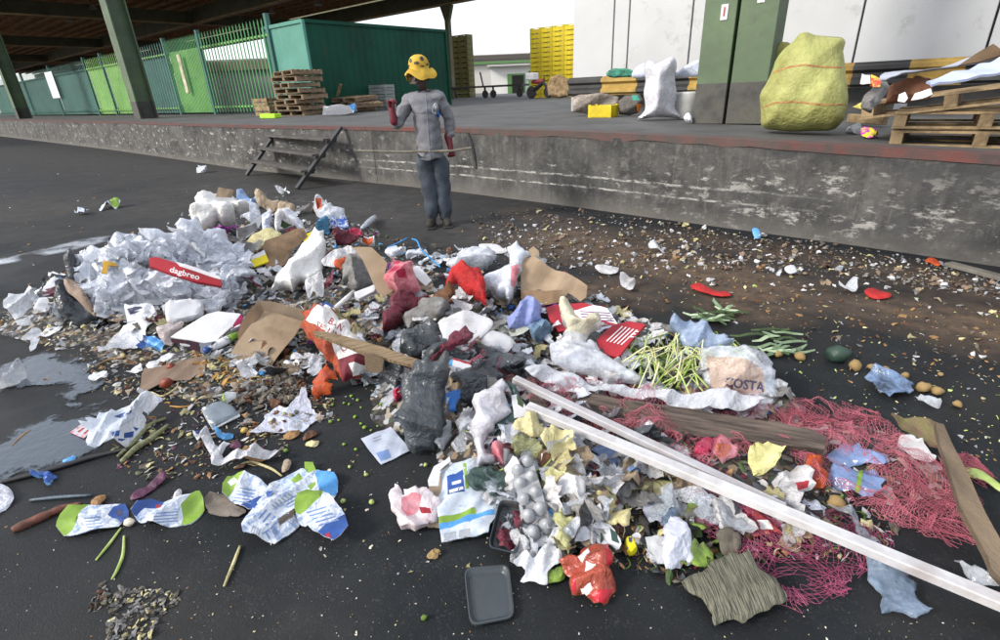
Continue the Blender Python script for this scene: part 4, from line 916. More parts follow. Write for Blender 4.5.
item('foam_board', 'long pale blue white board lying on top of the right hand pallets', 'board', [(925, 88), (950, 80), (1010, 55), (1040, 45), (1040, 72), (1000, 78), (965, 86), (930, 92)], [m_bluewhite, M('teal_edge', hexc('#7fae9e'), None, .5)], tilt=22, anchor=(925, 146), lift=.30, surf='dock', sm=1, th=.012, wr=.006, rag=.1)
item('foam_board', 'thin pale curved sheet lying above the brown rubbish left of the long board', 'sheet', [(878, 85), (884, 77), (905, 72), (940, 66), (970, 58), (1000, 50), (1000, 56), (960, 68), (925, 76), (900, 80), (884, 88)], M('pale_sheet', hexc('#a3a8b4'), hexc('#8a8f9c'), .5, 4, .1), tilt=24, anchor=(885, 140), lift=.27, surf='dock', th=.006, wr=.004, rag=.2, sm=2)
item('cardboard_flap', 'dark cardboard flap rising behind the long pale board at the right edge', 'cardboard', [(958, 66), (975, 54), (993, 44), (1000, 49), (1005, 54), (980, 62)], m_cardd, tilt=80, anchor=(990, 140), lift=.46, surf='dock', sm=1, th=.01, wr=.004, rag=.1)
item('cardboard_box', 'crushed brown cardboard box wedged under the pale sheet on the pallets', 'cardboard', [(885, 104), (888, 90), (905, 84), (930, 81), (933, 92), (928, 98), (905, 103)], M('red_brown_card', hexc('#6a4129'), hexc('#4c3020'), .8, 8, .2), tilt=50, anchor=(900, 140), lift=.22, surf='dock', puff=.05, fold=.02, sm=1)
for i, (pl, l, mt) in enumerate((([(898, 101), (899, 96), (905, 94), (908, 98), (905, 102)], 'round white lid on the brown rubbish above the pallets', m_white), ([(911, 101), (915, 94), (930, 90), (932, 94), (922, 99)], 'white plastic scrap beside the round lid above the pallets', m_white), ([(860, 84), (862, 74), (870, 75), (870, 85)], 'white printed carton beside the yellow rail end', m_paper), ([(870, 86), (871, 76), (882, 80), (880, 88)], 'red and yellow carton beside the white printed carton', M('red_yellow_carton', hexc('#c5402f'), hexc('#e3b33a'), .6, 25, 0, lo=.45, hi=.55)), ([(851, 112), (858, 104), (868, 98), (874, 101), (866, 107)], 'yellow paper wrapper wedged at the left end of the pallets', M('yellow_wrapper', hexc('#d8cc66'), None, .6)), ([(846, 132), (848, 128), (856, 128), (862, 131), (855, 135)], 'crumpled blue and white film at the dock edge left of the pallets', M('blue_white_film', (.5, .56, .72))), ([(860, 137), (863, 133), (872, 131), (878, 135), (872, 139)], 'magenta and lime wrapper under the timber block on the dock', M('magenta_wrap', hexc('#b0309a'), hexc('#d8d030'), .5, 12, 0, lo=.5, hi=.6)))):
    item('wrapper' if i > 3 else 'carton_scrap', l, 'scrap', pl, mt, tilt=45 if i < 5 else 8, anchor=(pl[0][0], 140 if i < 2 else (128 if i == 4 else (124 if i < 4 else pl[0][1]))), lift=.24 if i < 2 else (.12 if i == 4 else (.22 if i < 4 else .01)), surf='dock', puff=.004 if i < 5 else .02, sm=1 if i < 5 else 3, ps=1.3, rag=.2)
item('cloth_bundle', 'grey crumpled cloth hanging over the left end of the top pallet', 'cloth', [(862, 110), (864, 98), (872, 89), (882, 84), (890, 88), (885, 98), (878, 106), (870, 112)], M('grey_cloth', (.22, .22, .22), (.12, .11, .10), .8, 14, .3), tilt=50, anchor=(868, 130), lift=.16, surf='dock', puff=.06, wr=.02)
# ------------------------------------------------------------------ the worker
def skin(name, joints, edges, mats, parent, levels=2, root=0, smooth=True, post=None):
    """joints: list of (x, y, z, r) or (x, y, z, rx, ry) in the parent's space; grown with Skin + Subdivision"""
    me = bpy.data.meshes.new(name); me.from_pydata([j[:3] for j in joints], edges, []); o = bpy.data.objects.new(name, me); COL.objects.link(o)
    s = o.modifiers.new('s', 'SKIN'); me.update()
    if not me.skin_vertices: me.attributes.new('skin', 'FLOAT2', 'POINT')
    for i, j in enumerate(joints):
        sv = me.skin_vertices[0].data[i]; sv.radius = (j[3], j[4] if len(j) > 4 else j[3]); sv.use_root = (i == root)
    s.use_smooth_shade = smooth; q = o.modifiers.new('q', 'SUBSURF'); q.levels = levels; q.render_levels = levels
    bpy.context.view_layer.update(); m2 = bpy.data.meshes.new_from_object(o.evaluated_get(bpy.context.evaluated_depsgraph_get())); COL.objects.unlink(o); bpy.data.objects.remove(o); m2.name = name
    if post: post(m2)
    m2.materials.clear(); r = link(name, m2, mats, parent); m2.polygons.foreach_set('use_smooth', [True] * len(m2.polygons)); return r
PB = at(439, 225.5, 0); wk = empty('person', tuple(PB), math.atan2(-PB[0], PB[1]) * 1.0, 'person in grey fleece, blue work trousers and yellow spotted hat raising a red gloved hand', 'person')
KP = 1.80 / 170
def pj_(x, y, d=0.):       # photo pixel on the worker -> local coordinates (x right, y away, z up)
    z = (225.5 - y) * KP; return ((x - (439 - .083 * (225.5 - y))) * KP, d, z)
def J(x, y, r, d=0., r2=None): return (*pj_(x, y, d), r) if r2 is None else (*pj_(x, y, d), r, r2)
m_skin = M('dark_skin', (.045, .026, .018), (.032, .019, .013), .5, 9, .05)
m_fleece = M('grey_fleece', hexc('#858589'), hexc('#6c6c72'), .9, 5, .5, 90, dirt=.22, dirtc=(.07, .065, .06))
m_trous = M('blue_grey_trousers', hexc('#4a525c'), hexc('#343b45'), .85, 6, .4, 60, dirt=.25, dirtc=(.04, .04, .04))
m_glove = M('red_rubber_glove', hexc('#74202c'), hexc('#571722'), .4, 10, .15)
m_boot = M('dusty_boot', hexc('#3c3936'), hexc('#26241f'), .8, 9, .3)
m_hat = M('yellow_felt', hexc('#cfab3c'), hexc('#b08a26'), .8, 8, .2)
# body: one continuous figure (head, neck, trunk, arms, legs)
bj = [J(430, 152, .09, 0, .07), J(427, 128, .11, 0, .08), J(425, 105, .13, 0, .09), J(424, 92, .12, 0, .09), J(422, 86, .062, -.01), J(420.5, 79, .085, -.03), J(420, 72, .100, -.02, .105), J(420, 64, .085, -.01),
      J(408, 95, .045), J(396.5, 116, .034, -.10), J(392.5, 104, .032, -.16),
      J(441, 95, .045), J(450, 117, .034, -.02), J(450, 137, .034, -.06),
      J(425, 158, .07), J(430, 188, .055, -.03), J(433, 214, .045),
      J(440, 158, .07), J(443, 190, .065, -.02), J(447, 218, .045)]
be = [(0, 1), (1, 2), (2, 3), (3, 4), (4, 5), (5, 6), (6, 7), (3, 8), (8, 9), (9, 10), (3, 11), (11, 12), (12, 13), (0, 14), (14, 15), (15, 16), (0, 17), (17, 18), (18, 19)]
skin('body', bj, be, m_skin, wk)
def fleece_post(me):
    for v in me.vertices:
        if v.co.z < 1.2 and HEM: v.co.z = max(v.co.z, .775 + .012 * math.sin(v.co.x * 30))
    for v in me.vertices:
        n_ = fbm((v.co.x * 9, v.co.y * 9, v.co.z * 5), 3); n2 = fbm((v.co.x * 3.5 + 7, v.co.y * 4, v.co.z * 12), 2); v.co += v.normal * (n_ * .012 + (.5 - abs(n2) * 2) * .016)
HEM = True
jj = [J(431, 163, .215, 0, .16), J(430, 146, .225, 0, .155), J(428, 125, .225, 0, .155), J(426, 107, .225, 0, .155), J(424.5, 95, .19, 0, .13), J(422.5, 87, .09, -.01, .08),
      J(409, 95, .085), J(401, 108, .075, -.05), J(396, 118, .07, -.10), J(393.5, 112, .058, -.14),
      J(440, 95, .085), J(447, 108, .072), J(451, 120, .062, -.02), J(451, 134, .052, -.05)]
je = [(0, 1), (1, 2), (2, 3), (3, 4), (4, 5), (4, 6), (6, 7), (7, 8), (8, 9), (4, 10), (10, 11), (11, 12), (12, 13)]
flc = skin('fleece_jacket', jj, je, m_fleece, wk, levels=3, post=fleece_post, root=2)
HEM = False
tj = [J(430, 138, .17, 0, .11), J(423.5, 160, .125), J(427, 174, .108, -.01), J(429.5, 190, .098, -.03), J(431, 204, .09, 0), J(432.5, 219, .085, .01),
      J(440.5, 160, .125), J(442, 175, .108, -.01), J(443.5, 192, .098, -.02), J(445.5, 207, .09, 0), J(447, 222, .085, .01)]
skin('trousers', tj, [(0, 1), (1, 2), (2, 3), (3, 4), (4, 5), (0, 6), (6, 7), (7, 8), (8, 9), (9, 10)], m_trous, wk, post=fleece_post)
for (x, y, dx) in ((432, 221.5, -.035), (447.5, 223.8, .02)):
    p = pj_(x, y, 0); z0 = .0 if y > 222 else .02; p = (p[0], p[1], .0)
    bt = skin('boot', [(p[0], .05, .055, .05), (p[0] + dx * .3, -.02, .06, .055), (p[0] + dx, -.12, .045, .048), (p[0] + dx * 1.3, -.18, .038, .04), (p[0], .03, .14, .05)], [(0, 1), (1, 2), (2, 3), (0, 4)], m_boot, wk)
    b = MB(); b.box((p[0] + dx * .6, -.06, .012), (.105, .29, .022), bev=.008); link('sole', b.mesh('sole'), m_black, bt)
# gloves: palm, five fingers
def glove(wx, wy, wd, dirv, palmn, curl, thumb_dir, name='glove', sc=1.0):
    Wp = np.array(pj_(wx, wy, wd)); D = np.array(dirv, float); D /= np.linalg.norm(D); Nn = np.array(palmn, float); Nn -= D * (Nn @ D); Nn /= np.linalg.norm(Nn); S = np.cross(D, Nn)
    js = [(*(Wp - D * .16), .052), (*(Wp - D * .07), .042), (*(Wp), .034), (*(Wp + D * .05), .040, .026), (*(Wp + D * .085), .040, .022)]; es = [(0, 1), (1, 2), (2, 3), (3, 4)]
    g = skin(name, js, es, m_glove, wk)
    for i, (o, L_) in enumerate(((-.033, .075), (-.011, .085), (.012, .08), (.034, .062))):
        p0 = Wp + D * .085 + S * o; pts = [p0]; a = 0; seg = L_ / 3
        for k in range(3):
            a += curl[k]; pts.append(pts[-1] + (D * math.cos(a) + Nn * math.sin(a)) * seg * 1.15)
        skin('finger', [(*(p0 - D * .02), .012)] + [(*p, .0125 - .001 * k) for k, p in enumerate(pts)], [(k, k + 1) for k in range(4)], m_glove, g, levels=1)
    T = np.array(thumb_dir, float); T /= np.linalg.norm(T); p0 = Wp + D * .03 + S * (-.035); skin('thumb', [(*(p0 + S * .01), .016), (*(p0 + T * .035), .0145), (*(p0 + T * .085), .012)], [(0, 1), (1, 2)], m_glove, g, levels=1)
    return g
glove(392.5, 103, -.17, (-.05, -.1, 1), (.9, -.5, 0), (.9, 1.2, .9), (-.15, -.2, 1.))
glove(451, 141, -.06, (.15, -.15, -1), (-.3, -.9, 0), (.7, 1.0, .8), (-.5, -.6, -.5))
# face
hp = np.array(pj_(420, 75, -.03))
b = MB(); b.smooth = True; b.lathe(hp + np.array([-.030, -.098, -.012]), [(.006, -.02), (.012, -.01), (.016, .006), (.010, .022), (.004, .034)], 8); nz_ = b
nz_.v = [(v[0] - .012, v[1] - .004, v[2] - .002) for v in nz_.v]; link('nose', nz_.mesh('nose'), m_skin, wk)
for s in (-1, 1):
    b = MB(); b.smooth = True; b.lathe(hp + np.array([-.038 + s * .031, -.083, .018]), [(.003, -.008), (.010, -.004), (.011, .002), (.005, .008)], 8); link('eye', b.mesh('eye'), M('eye_dark', (.02, .015, .012), None, .2), wk)
    b = MB(); b.smooth = True; b.lathe(hp + np.array([s * .088, .0, .0]), [(.008, -.03), (.016, -.015), (.018, .01), (.008, .03)], 8, axis=(s * .2, 0, 1)); link('ear', b.mesh('ear'), m_skin, wk)
b = MB(); b.smooth = True; b.tube([hp + np.array([-.066, -.080, -.046]), hp + np.array([-.042, -.094, -.048]), hp + np.array([-.012, -.088, -.046])], [.004, .009, .004], 6); link('mouth', b.mesh('mouth'), M('lips', (.07, .03, .028), None, .5), wk)
# hat with floppy brim and dark spots
hc = np.array(pj_(419.5, 65.5, -.015)); prof = [(.168, -.085), (.164, -.072), (.134, -.042), (.112, -.022), (.102, .0), (.106, .035), (.099, .072), (.078, .106), (.042, .124), (.001, .129)]
b = MB(); b.smooth = True; n_ = 28; P_ = []
for r_, z_ in prof:
    for j in range(n_):
        a = 2 * math.pi * j / n_; rr = r_ * (1 + .09 * math.sin(3 * a + 1) * (r_ > .13)); zz = z_ + (.045 * math.sin(2 * a + .6) + .018 * math.sin(5 * a)) * (r_ > .13) * .75; rr *= 1 + .10 * noise.noise(Vector((2.2 * math.cos(a), 2.2 * math.sin(a), z_ * 14))); P_.append(hc + np.array([rr * math.cos(a), rr * math.sin(a), zz]))
b.v = [tuple(p) for p in P_]; b.f = [(i * n_ + j, i * n_ + (j + 1) % n_, (i + 1) * n_ + (j + 1) % n_, (i + 1) * n_ + j) for i in range(len(prof) - 1) for j in range(n_)]
inner = len(b.v); b.v += [tuple(hc + (np.array(p) - hc) * np.array([.94, .94, .96]) - np.array([0, 0, .006])) for p in b.v[:inner]]; b.f += [tuple(i + inner for i in f[::-1]) for f in list(b.f)]; b.f += [(j, (j + 1) % n_, inner + (j + 1) % n_, inner + j) for j in range(n_)]
b.mi = [0] * len(b.f); hat = link('spotted_hat', b.mesh('hat'), m_hat, wk)
def dome(a, t):
    rr = np.interp(t, [0, 1], [.12, .05]); zz = np.interp(t, [0, .4, .8, 1], [.0, .04, .095, .12]); rr = float(np.interp(zz, [p[1] for p in prof[3:]], [p[0] for p in prof[3:]])) + .007
    return hc + np.array([rr * math.cos(a), rr * math.sin(a), zz])
for a0, t0, da, dt in ((-1.15, .72, .22, .16), (-1.75, .42, .26, .10), (-2.45, .62, .18, .14), (-.55, .30, .2, .12), (-2.9, .25, .2, .12), (.4, .6, .25, .14), (1.5, .5, .25, .14), (-1.2, .12, .22, .07)):
    b = MB(); ring = [dome(a0 + da * math.cos(q) , t0 + dt * math.sin(q)) for q in np.linspace(0, 2 * math.pi, 11)[:-1]]; c_ = dome(a0, t0); b.add([c_] + ring, [(0, 1 + i, 1 + (i + 1) % 10) for i in range(10)]); link('spot', b.mesh('spot'), m_black, hat)
# zip and chest badge lie on the fleece
dgv = [tuple(v.co) for v in flc.data.vertices]; fb = BVHTree.FromPolygons(dgv, [tuple(p.vertices) for p in flc.data.polygons])
def on_fleece(x, y, off=.004):
    q = pj_(x, y, -1.); h = fb.ray_cast(Vector(q), Vector((0, 1, 0))); return np.array(h[0]) - np.array([0, off, 0]) if h[0] else np.array(pj_(x, y, -.14))
b = MB(); b.tube([on_fleece(425.5 + (y - 88) * .07, y) for y in np.linspace(89, 152, 14)], .0035, 5); link('zip', b.mesh('zip'), M('pale_blue_zip', hexc('#8a8f9c'), None, .5), flc)
for cx_, cy_, rx_, ry_, mt in ((435.3, 103.5, 3.4, 5.2, M('badge_white', (.55, .55, .6), None, .6)), (435.6, 102.5, 2.0, 3.2, m_fleece), (438.3, 108.5, 2.2, 3.4, M('badge_blue', hexc('#4a6fb0'), None, .6))):
    b = MB(); k = .004 + .001 * (mt is m_fleece) * 2 + .001; ring = [on_fleece(cx_ + rx_ * math.cos(q) * (1 + .2 * math.sin(3 * q)), cy_ + ry_ * math.sin(q), k) for q in np.linspace(0, 2 * math.pi, 15)[:-1]]; c_ = on_fleece(cx_, cy_, k); b.add([c_] + ring, [(0, 1 + i, 1 + (i + 1) % 14) for i in range(14)]); link('badge', b.mesh('badge'), mt, flc)
m_pole = M('wooden_pole', hexc('#8f8878'), hexc('#6b6457'), .7, 12, .3)
RM = Matrix.Translation(Vector(PB)) @ Matrix.Rotation(wk.rotation_euler.z, 4, 'Z')
def pw(x, y, d): v = ray(x, y); return CC + v * ((PB[1] + d) / v[1])
rk = empty('hand_rake', tuple(pw(452, 150, -.13)), label='long wooden handled rake held level in the lowered red glove', cat='rake')
b = MB(); b.tube([pw(356, 151, -.35), pw(400, 152, -.26), pw(452, 151, -.15), pw(471, 148, -.10)], [.011, .012, .013, .013], 8); b.build('handle', m_pole, rk)
b = MB(); b.tube([pw(468.5, 133, -.10), pw(471, 139, -.10), pw(473.5, 150, -.10), pw(475.5, 162, -.10), pw(475.5, 169, -.10)], [.012, .017, .02, .02, .026], 6); b.build('head_bar', m_black, rk)
for i in range(5):
    b = MB(); p = pw(471.5 + i * 1.1, 141 + i * 6, -.10); b.tube([p, p + np.array([.0, -.05, -.01]), p + np.array([.01, -.09, -.035])], [.006, .005, .003], 5); b.build('tine', m_black, rk)
# ------------------------------------------------------------------ THE RUBBISH: materials
c_ = hexc
w_film = M('white_film_bag', (.70, .72, .77), (.58, .62, .70), .16, 9, .45, 30, alo=.62, alpha=1.)
clear = M('clear_film', (.76, .79, .85), (.62, .67, .76), .15, 11, .5, 26, alo=.15, alpha=.75)
clearg = M('grey_clear_film', (.42, .46, .50), (.30, .33, .37), .22, 10, .5, 24, alo=.4, alpha=.85)
w_sheet = M('white_woven', (.76, .75, .73), (.66, .65, .63), .6, 10, .3, 60, dirt=.05, dirtc=(.4, .36, .3))
foam = M('white_foam', (.70, .70, .72), (.60, .60, .63), .5, 6, .08, 40, dirt=.14, dirtc=(.35, .3, .25))
paper = m_paper; wpaper = M('dirty_white_paper', (.70, .70, .72), (.5, .5, .52), .6, 12, .2, 30, dirt=.35, dirtc=(.2, .16, .12))
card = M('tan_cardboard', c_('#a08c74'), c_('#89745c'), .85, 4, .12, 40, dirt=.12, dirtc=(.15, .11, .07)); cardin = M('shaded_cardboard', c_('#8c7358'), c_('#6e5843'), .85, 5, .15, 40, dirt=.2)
kraft = M('kraft_paper', c_('#a2907a'), c_('#80705c'), .8, 7, .4, 20, dirt=.2)
black = M('black_film', (.030, .036, .042), (.055, .062, .070), .28, 7, .55, 22, dirt=.22, dirtc=(.11, .10, .085))
blackd = M('black_tray', (.016, .024, .030), (.028, .036, .042), .32, 6, .08, 20, dirt=.15, dirtc=(.09, .08, .07))
red = M('red_print', c_('#a8202c'), c_('#8c1a26'), .45, 6, .1); redcl = M('red_cloth', c_('#b32222'), c_('#8a1618'), .8, 9, .4)
maroon = M('maroon_net', c_('#6d1c30'), c_('#491224'), .6, 30, .7, 120, alo=.7, alpha=1)
pinkf = M('pink_film', c_('#d8919a'), c_('#b2505e'), .35, 12, .5, 30, alo=.7, alpha=1)
orange_net = M('orange_net', c_('#b4552a'), c_('#8a2f22'), .6, 40, .8, 130)
orange = M('orange_rind', c_('#b8501c'), c_('#8f3012'), .6, 14, .4); yel = M('bright_yellow_card', c_('#e3cf12'), c_('#cdb910'), .5, 6, .05)
blue = M('blue_print', c_('#27509a'), c_('#1a3870'), .4, 8, .1); sky_b = M('light_blue_plastic', c_('#5fa3d6'), c_('#3b7fbd'), .4, 9, .2); lilac = M('lilac_cloth', c_('#8c97c8'), c_('#6f7bb0'), .75, 8, .35)
lime = M('lime_print', c_('#86a83c'), c_('#6c8c2c'), .5, 10, .1); greenl = M('green_leaf', c_('#7f9a3c'), c_('#50692a'), .6, 18, .4, dirt=.2); stalk = M('pale_green_stalk', c_('#b9c77a'), c_('#8ea552'), .5, 16, .2); dkleaf = M('dark_green_leaf', c_('#3d5426'), c_('#28391a'), .6, 14, .4)
husk = M('cream_husk', c_('#c9bf93'), c_('#a9a070'), .6, 12, .3, dirt=.12, dirtc=(.2, .16, .08)); huskg = M('green_grey_husk', c_('#8a8c64'), c_('#626447'), .7, 20, .4, stretch=(1, 5, 1))
tanp = M('tan_peel', c_('#a27d52'), c_('#75542f'), .7, 16, .3); brownp = M('brown_peel', c_('#6b4527'), c_('#44291a'), .7, 18, .3); potato = M('potato_skin', c_('#a48a58'), c_('#7c6440'), .7, 22, .2, dirt=.15, dirtc=(.15, .1, .05))
redpot = M('red_potato', c_('#8a3a22'), c_('#6a2617'), .5, 14, .1); purple = M('purple_leaf', c_('#5b2345'), c_('#3c1630'), .5, 14, .4); greym = M('grey_mush', c_('#6f685c'), c_('#47413a'), .8, 18, .7, 40, dirt=.3); greyc = M('grey_cloth', c_('#9a958b'), c_('#6e6a62'), .8, 12, .5, dirt=.3)
rotten = M('rotten_plank', c_('#6d6057'), c_('#38302b'), .9, 3.2, .9, 12, coords='UV', stretch=(1.6, 24, 1), dirt=.35, dirtc=(.03, .025, .02)); plank = M('raw_plank', c_('#9a8568'), c_('#6d5a42'), .8, 3, .5, 10, coords='UV', stretch=(1.5, 18, 1), dirt=.15)
polem = M('white_pole_paint', (.62, .62, .63), (.50, .50, .52), .45, 5, .1, 20, dirt=.55, dirtc=(.30, .25, .23)); polev = M('weathered_pole_paint', (.48, .48, .50), (.38, .38, .41), .55, 5, .1, 20, dirt=.6, dirtc=(.28, .22, .2))
pack = M('milk_pack_print', (.52, .60, .74), (.28, .38, .60), .45, 55, .12, 30, lo=.45, hi=.62, dirt=.12, dirtc=(.2, .2, .2)); packw = M('milk_pack_white', (.56, .60, .68), (.26, .34, .52), .45, 38, .12, 30, lo=.5, hi=.62, dirt=.15, dirtc=(.2, .2, .2))
silver = M('silver_pulp', (.40, .41, .43), (.28, .29, .31), .45, 9, .2, 30, metal=.1, dirt=.1); violet = M('magenta_film', c_('#8e2a86'), c_('#5d1d66'), .4, 9, .3); pinkr = M('crimson_film', c_('#c01f4a'), c_('#8c1638'), .35, 12, .4)
ink = M('print_ink', (.05, .05, .10), None, .6); inkred = M('print_red_ink', (.35, .03, .04), None, .6); wht = M('print_white', (.75, .75, .75), None, .5); greyp = M('print_grey', (.30, .32, .36), None, .6); bluep = M('print_blue_ink', (.16, .25, .48), None, .6)
eggs = M('egg_shell', (.66, .60, .50), (.56, .50, .40), .5, 8, .05); clay = M('rusty_bone', c_('#7a4a38'), c_('#4a2f27'), .7, 18, .4, dirt=.2)
moss = M('mossy_board', c_('#6a683f'), c_('#6f5646'), .85, 25, .4); striat = M('striated_leaf', c_('#7a7866'), c_('#33342a'), .6, 55, .5, 60, stretch=(6, .25, 1), lo=.4, hi=.6)
I = item
dtan = M('dusty_tan_peel', c_('#8f7a68'), c_('#6f5c4c'), .8, 16, .3); dbrown = M('dusty_brown_peel', c_('#5c483a'), c_('#40322a'), .8, 16, .3)
# ---- refuse mound under it all
def mound():
    pxs = [(-10, 330), (40, 285), (90, 235), (160, 215), (190, 195), (250, 180), (340, 190), (400, 225), (470, 235), (560, 245), (640, 290), (770, 350), (900, 395), (1010, 470), (1000, 600), (860, 560), (740, 610), (600, 600), (520, 560), (430, 520), (380, 440), (330, 430), (260, 440), (180, 400), (110, 360), (40, 345)]
    P = cast(pxs)[:, :2]; vs, fs = tri_fill(P, .035); z = heap(vs); d = bdist(vs, P)
    zz = np.array([fbm((x * 11, y * 11, .3), 5) for x, y in vs]); z2 = z * np.clip(z / .05, 0, 1) + zz * .022 * np.clip(z / .06, 0, 1) - .012 * (1 - np.clip(z / .05, 0, 1)) - .006 * (d < .04)
    m = bpy.data.materials.new('mixed_refuse'); m.use_nodes = True; t = m.node_tree; N = t.nodes; L = t.links; b = N['Principled BSDF']; b.inputs['Roughness'].default_value = .8
    tc = N.new('ShaderNodeTexCoord'); vo = N.new('ShaderNodeTexVoronoi'); vo.inputs['Scale'].default_value = 34; L.new(tc.outputs['Object'], vo.inputs[0]); sc_ = N.new('ShaderNodeSeparateColor'); L.new(vo.outputs['Color'], sc_.inputs[0])
    r = N.new('ShaderNodeValToRGB'); r.color_ramp.interpolation = 'CONSTANT'; e = r.color_ramp.elements; e[0].color = (.015, .013, .012, 1); e[1].position = .3; e[1].color = (.04, .03, .022, 1)
    for p_, cl in ((.45, (.05, .06, .04)), (.55, (.18, .13, .08)), (.66, (.10, .10, .11)), (.75, (.28, .25, .2)), (.83, (.05, .05, .06)), (.92, (.35, .36, .38))): q = e.new(p_); q.color = (*cl, 1)
    L.new(sc_.outputs[0], r.inputs[0]); L.new(r.outputs[0], b.inputs['Base Color']); bu = N.new('ShaderNodeBump'); bu.inputs['Strength'].default_value = .8; bu.inputs['Distance'].default_value = .02; L.new(sc_.outputs[1], bu.inputs['Height']); L.new(bu.outputs[0], b.inputs['Normal'])
    me = bpy.data.meshes.new('refuse_mound'); me.from_pydata([(x, y, q) for (x, y), q in zip(vs, z2)], [], fs); tag(link('refuse_mound', me, m), 'low sprawling mound of mixed dark rotting rubbish covering the yard', 'rubbish mound', kind='stuff')
mound()

# ---- scrap shapes
def tmpl(kind, seed):
    r = random.Random(seed); V, Fc = [], []
    if kind == 'sheet':                                # torn crinkled film: a ragged grid
        nr_ = np.random.RandomState(seed); th = np.linspace(0, 2 * math.pi, 26, endpoint=False); rad = .62 + .2 * np.sin(2 * th + nr_.rand() * 6) + .13 * np.sin(3 * th + nr_.rand() * 6) + nr_.normal(0, .09, 26); poly = np.stack([rad * np.cos(th), rad * np.sin(th) * nr_.uniform(.5, 1)], 1)
        v2, Fc = tri_fill(poly, .105); st = nrs.get_state(); nrs.seed(seed + 99); z = crumple(v2, .022, .22); nrs.set_state(st); z -= z.min() * .7; return np.column_stack([v2 + nr_.normal(0, .01, v2.shape), z]), Fc
    if kind in ('chip', 'leaf', 'flake'):
        n = {'chip': 7, 'leaf': 9, 'flake': 6}[kind]; asp = {'chip': .8, 'leaf': .42, 'flake': .6}[kind]; ring = []
        for i in range(n):
            a = 2 * math.pi * i / n; rr = r.uniform(.4, 1.2) if kind != 'leaf' else r.uniform(.8, 1.1); ring.append((rr * math.cos(a), rr * math.sin(a) * asp, r.uniform(-.16, .22)))
        V = [(0, 0, r.uniform(.1, .35))] + ring; V += [(x, y, z - .07) for x, y, z in V]; m = n + 1
        for i in range(n): j = (i + 1) % n; Fc += [(0, 1 + i, 1 + j), (m, m + 1 + j, m + 1 + i), (1 + i, m + 1 + i, m + 1 + j, 1 + j)]
    elif kind == 'curl':
        k = 7; w = .16
        for i in range(k):
            a = i / (k - 1) * r.uniform(2.2, 2.6); ww = w * (1 - .5 * abs(i / (k - 1) - .5) * 2); x, y = math.cos(a) * .8, math.sin(a) * .8 
            V += [(x * (1 - ww), y * (1 - ww), .05), (x * (1 + ww), y * (1 + ww), .05), (x, y, .22)]
        for i in range(k - 1):
            q = 3 * i
            for j in range(3): Fc.append((q + j, q + 3 + j, q + 3 + (j + 1) % 3, q + (j + 1) % 3))
        Fc += [(0, 1, 2), (3 * k - 1, 3 * k - 2, 3 * k - 3)]
    elif kind == 'stick':
        k = 5
        for i in range(k):
            x = -1 + 2 * i / (k - 1); y = r.uniform(-.1, .1); rr = .07 * (1.1 - abs(x) * .5)
            for j in range(4): a = math.pi / 2 * j + .4; V.append((x, y + rr * math.cos(a), .08 + rr * math.sin(a)))
        for i in range(k - 1):
            for j in range(4): q = 4 * i; Fc.append((q + j, q + 4 + j, q + 4 + (j + 1) % 4, q + (j + 1) % 4))
        Fc += [(3, 2, 1, 0), tuple(4 * k - 4 + j for j in range(4))]
    elif kind in ('lump', 'crumple'):
        bm = bmesh.new(); bmesh.ops.create_icosphere(bm, subdivisions=2 if kind == 'lump' else 2, radius=1)
        for v in bm.verts:
            d = fbm((v.co.x * 1.1 + seed, v.co.y * 1.1, v.co.z), 3) * (.35 if kind == 'lump' else 1.0); v.co *= 1 + d; v.co.z = v.co.z * (.78 if kind == 'lump' else .5) + (.7 if kind == 'lump' else .4); v.co.y *= .85
        V = [tuple(v.co) for v in bm.verts]; Fc = [tuple(v.index for v in f.verts) for f in bm.faces]; bm.free()
    elif kind == 'cap':
        b = MB(); b.lathe((0, 0, 0), [(.9, 0), (1, .1), (1, .45), (.85, .6), (.3, .62)], 10); V, Fc = b.v, b.f
    return np.array(V, float), Fc
TM = {}
def T_(kind, i):
    if (kind, i) not in TM: TM[(kind, i)] = tmpl(kind, i * 13 + 1)
    return TM[(kind, i)]
def rotm(r, tilt):
    return np.array((Matrix.Rotation(r.uniform(0, 6.28), 3, 'Z') @ Matrix.Rotation(r.gauss(0, tilt), 3, 'X') @ Matrix.Rotation(r.gauss(0, tilt), 3, 'Y')))
def sample_px(poly, n, r):
    P = np.array(poly, float); lo, hi = P.min(0), P.max(0); out = []
    while len(out) < n:
        c = np.column_stack([[r.uniform(lo[0], hi[0]) for _ in range(n)], [r.uniform(lo[1], hi[1]) for _ in range(n)]]); out += list(c[inside(c, P)])
    return np.array(out[:n])
def stuff(name, label, cat, poly, n, kinds, mats, s0, s1, tilt=.35, lift=.0, seed=1, surf='heap'):
    """too many to count: one object of joined real scraps"""
    r = random.Random(seed); W3 = cast(sample_px(poly, n, r), 0, surf); V, Fc, mi = [], [], []; o = 0
    for p in W3:
        v, f = T_(r.choice(kinds), r.randrange(6)); s = s0 * (s1 / s0) ** (r.random() ** 1.6); q = (v * s) @ rotm(r, tilt).T + p + UP * lift; q[:, 2] -= min(0, q[:, 2].min() - p[2]) ; V.append(q); k = r.randrange(len(mats)); Fc += [tuple(i + o for i in g) for g in f]; mi += [k] * len(f); o += len(v)
    V = np.vstack(V); me = bpy.data.meshes.new(name); A = np.array([V[:, 0].mean(), V[:, 1].mean(), 0]); me.from_pydata((V - A).tolist(), [], Fc)
    for m in mats: me.materials.append(m)
    me.polygons.foreach_set('material_index', mi); return tag(link(name, me, None, None, A), label, cat, kind='stuff')
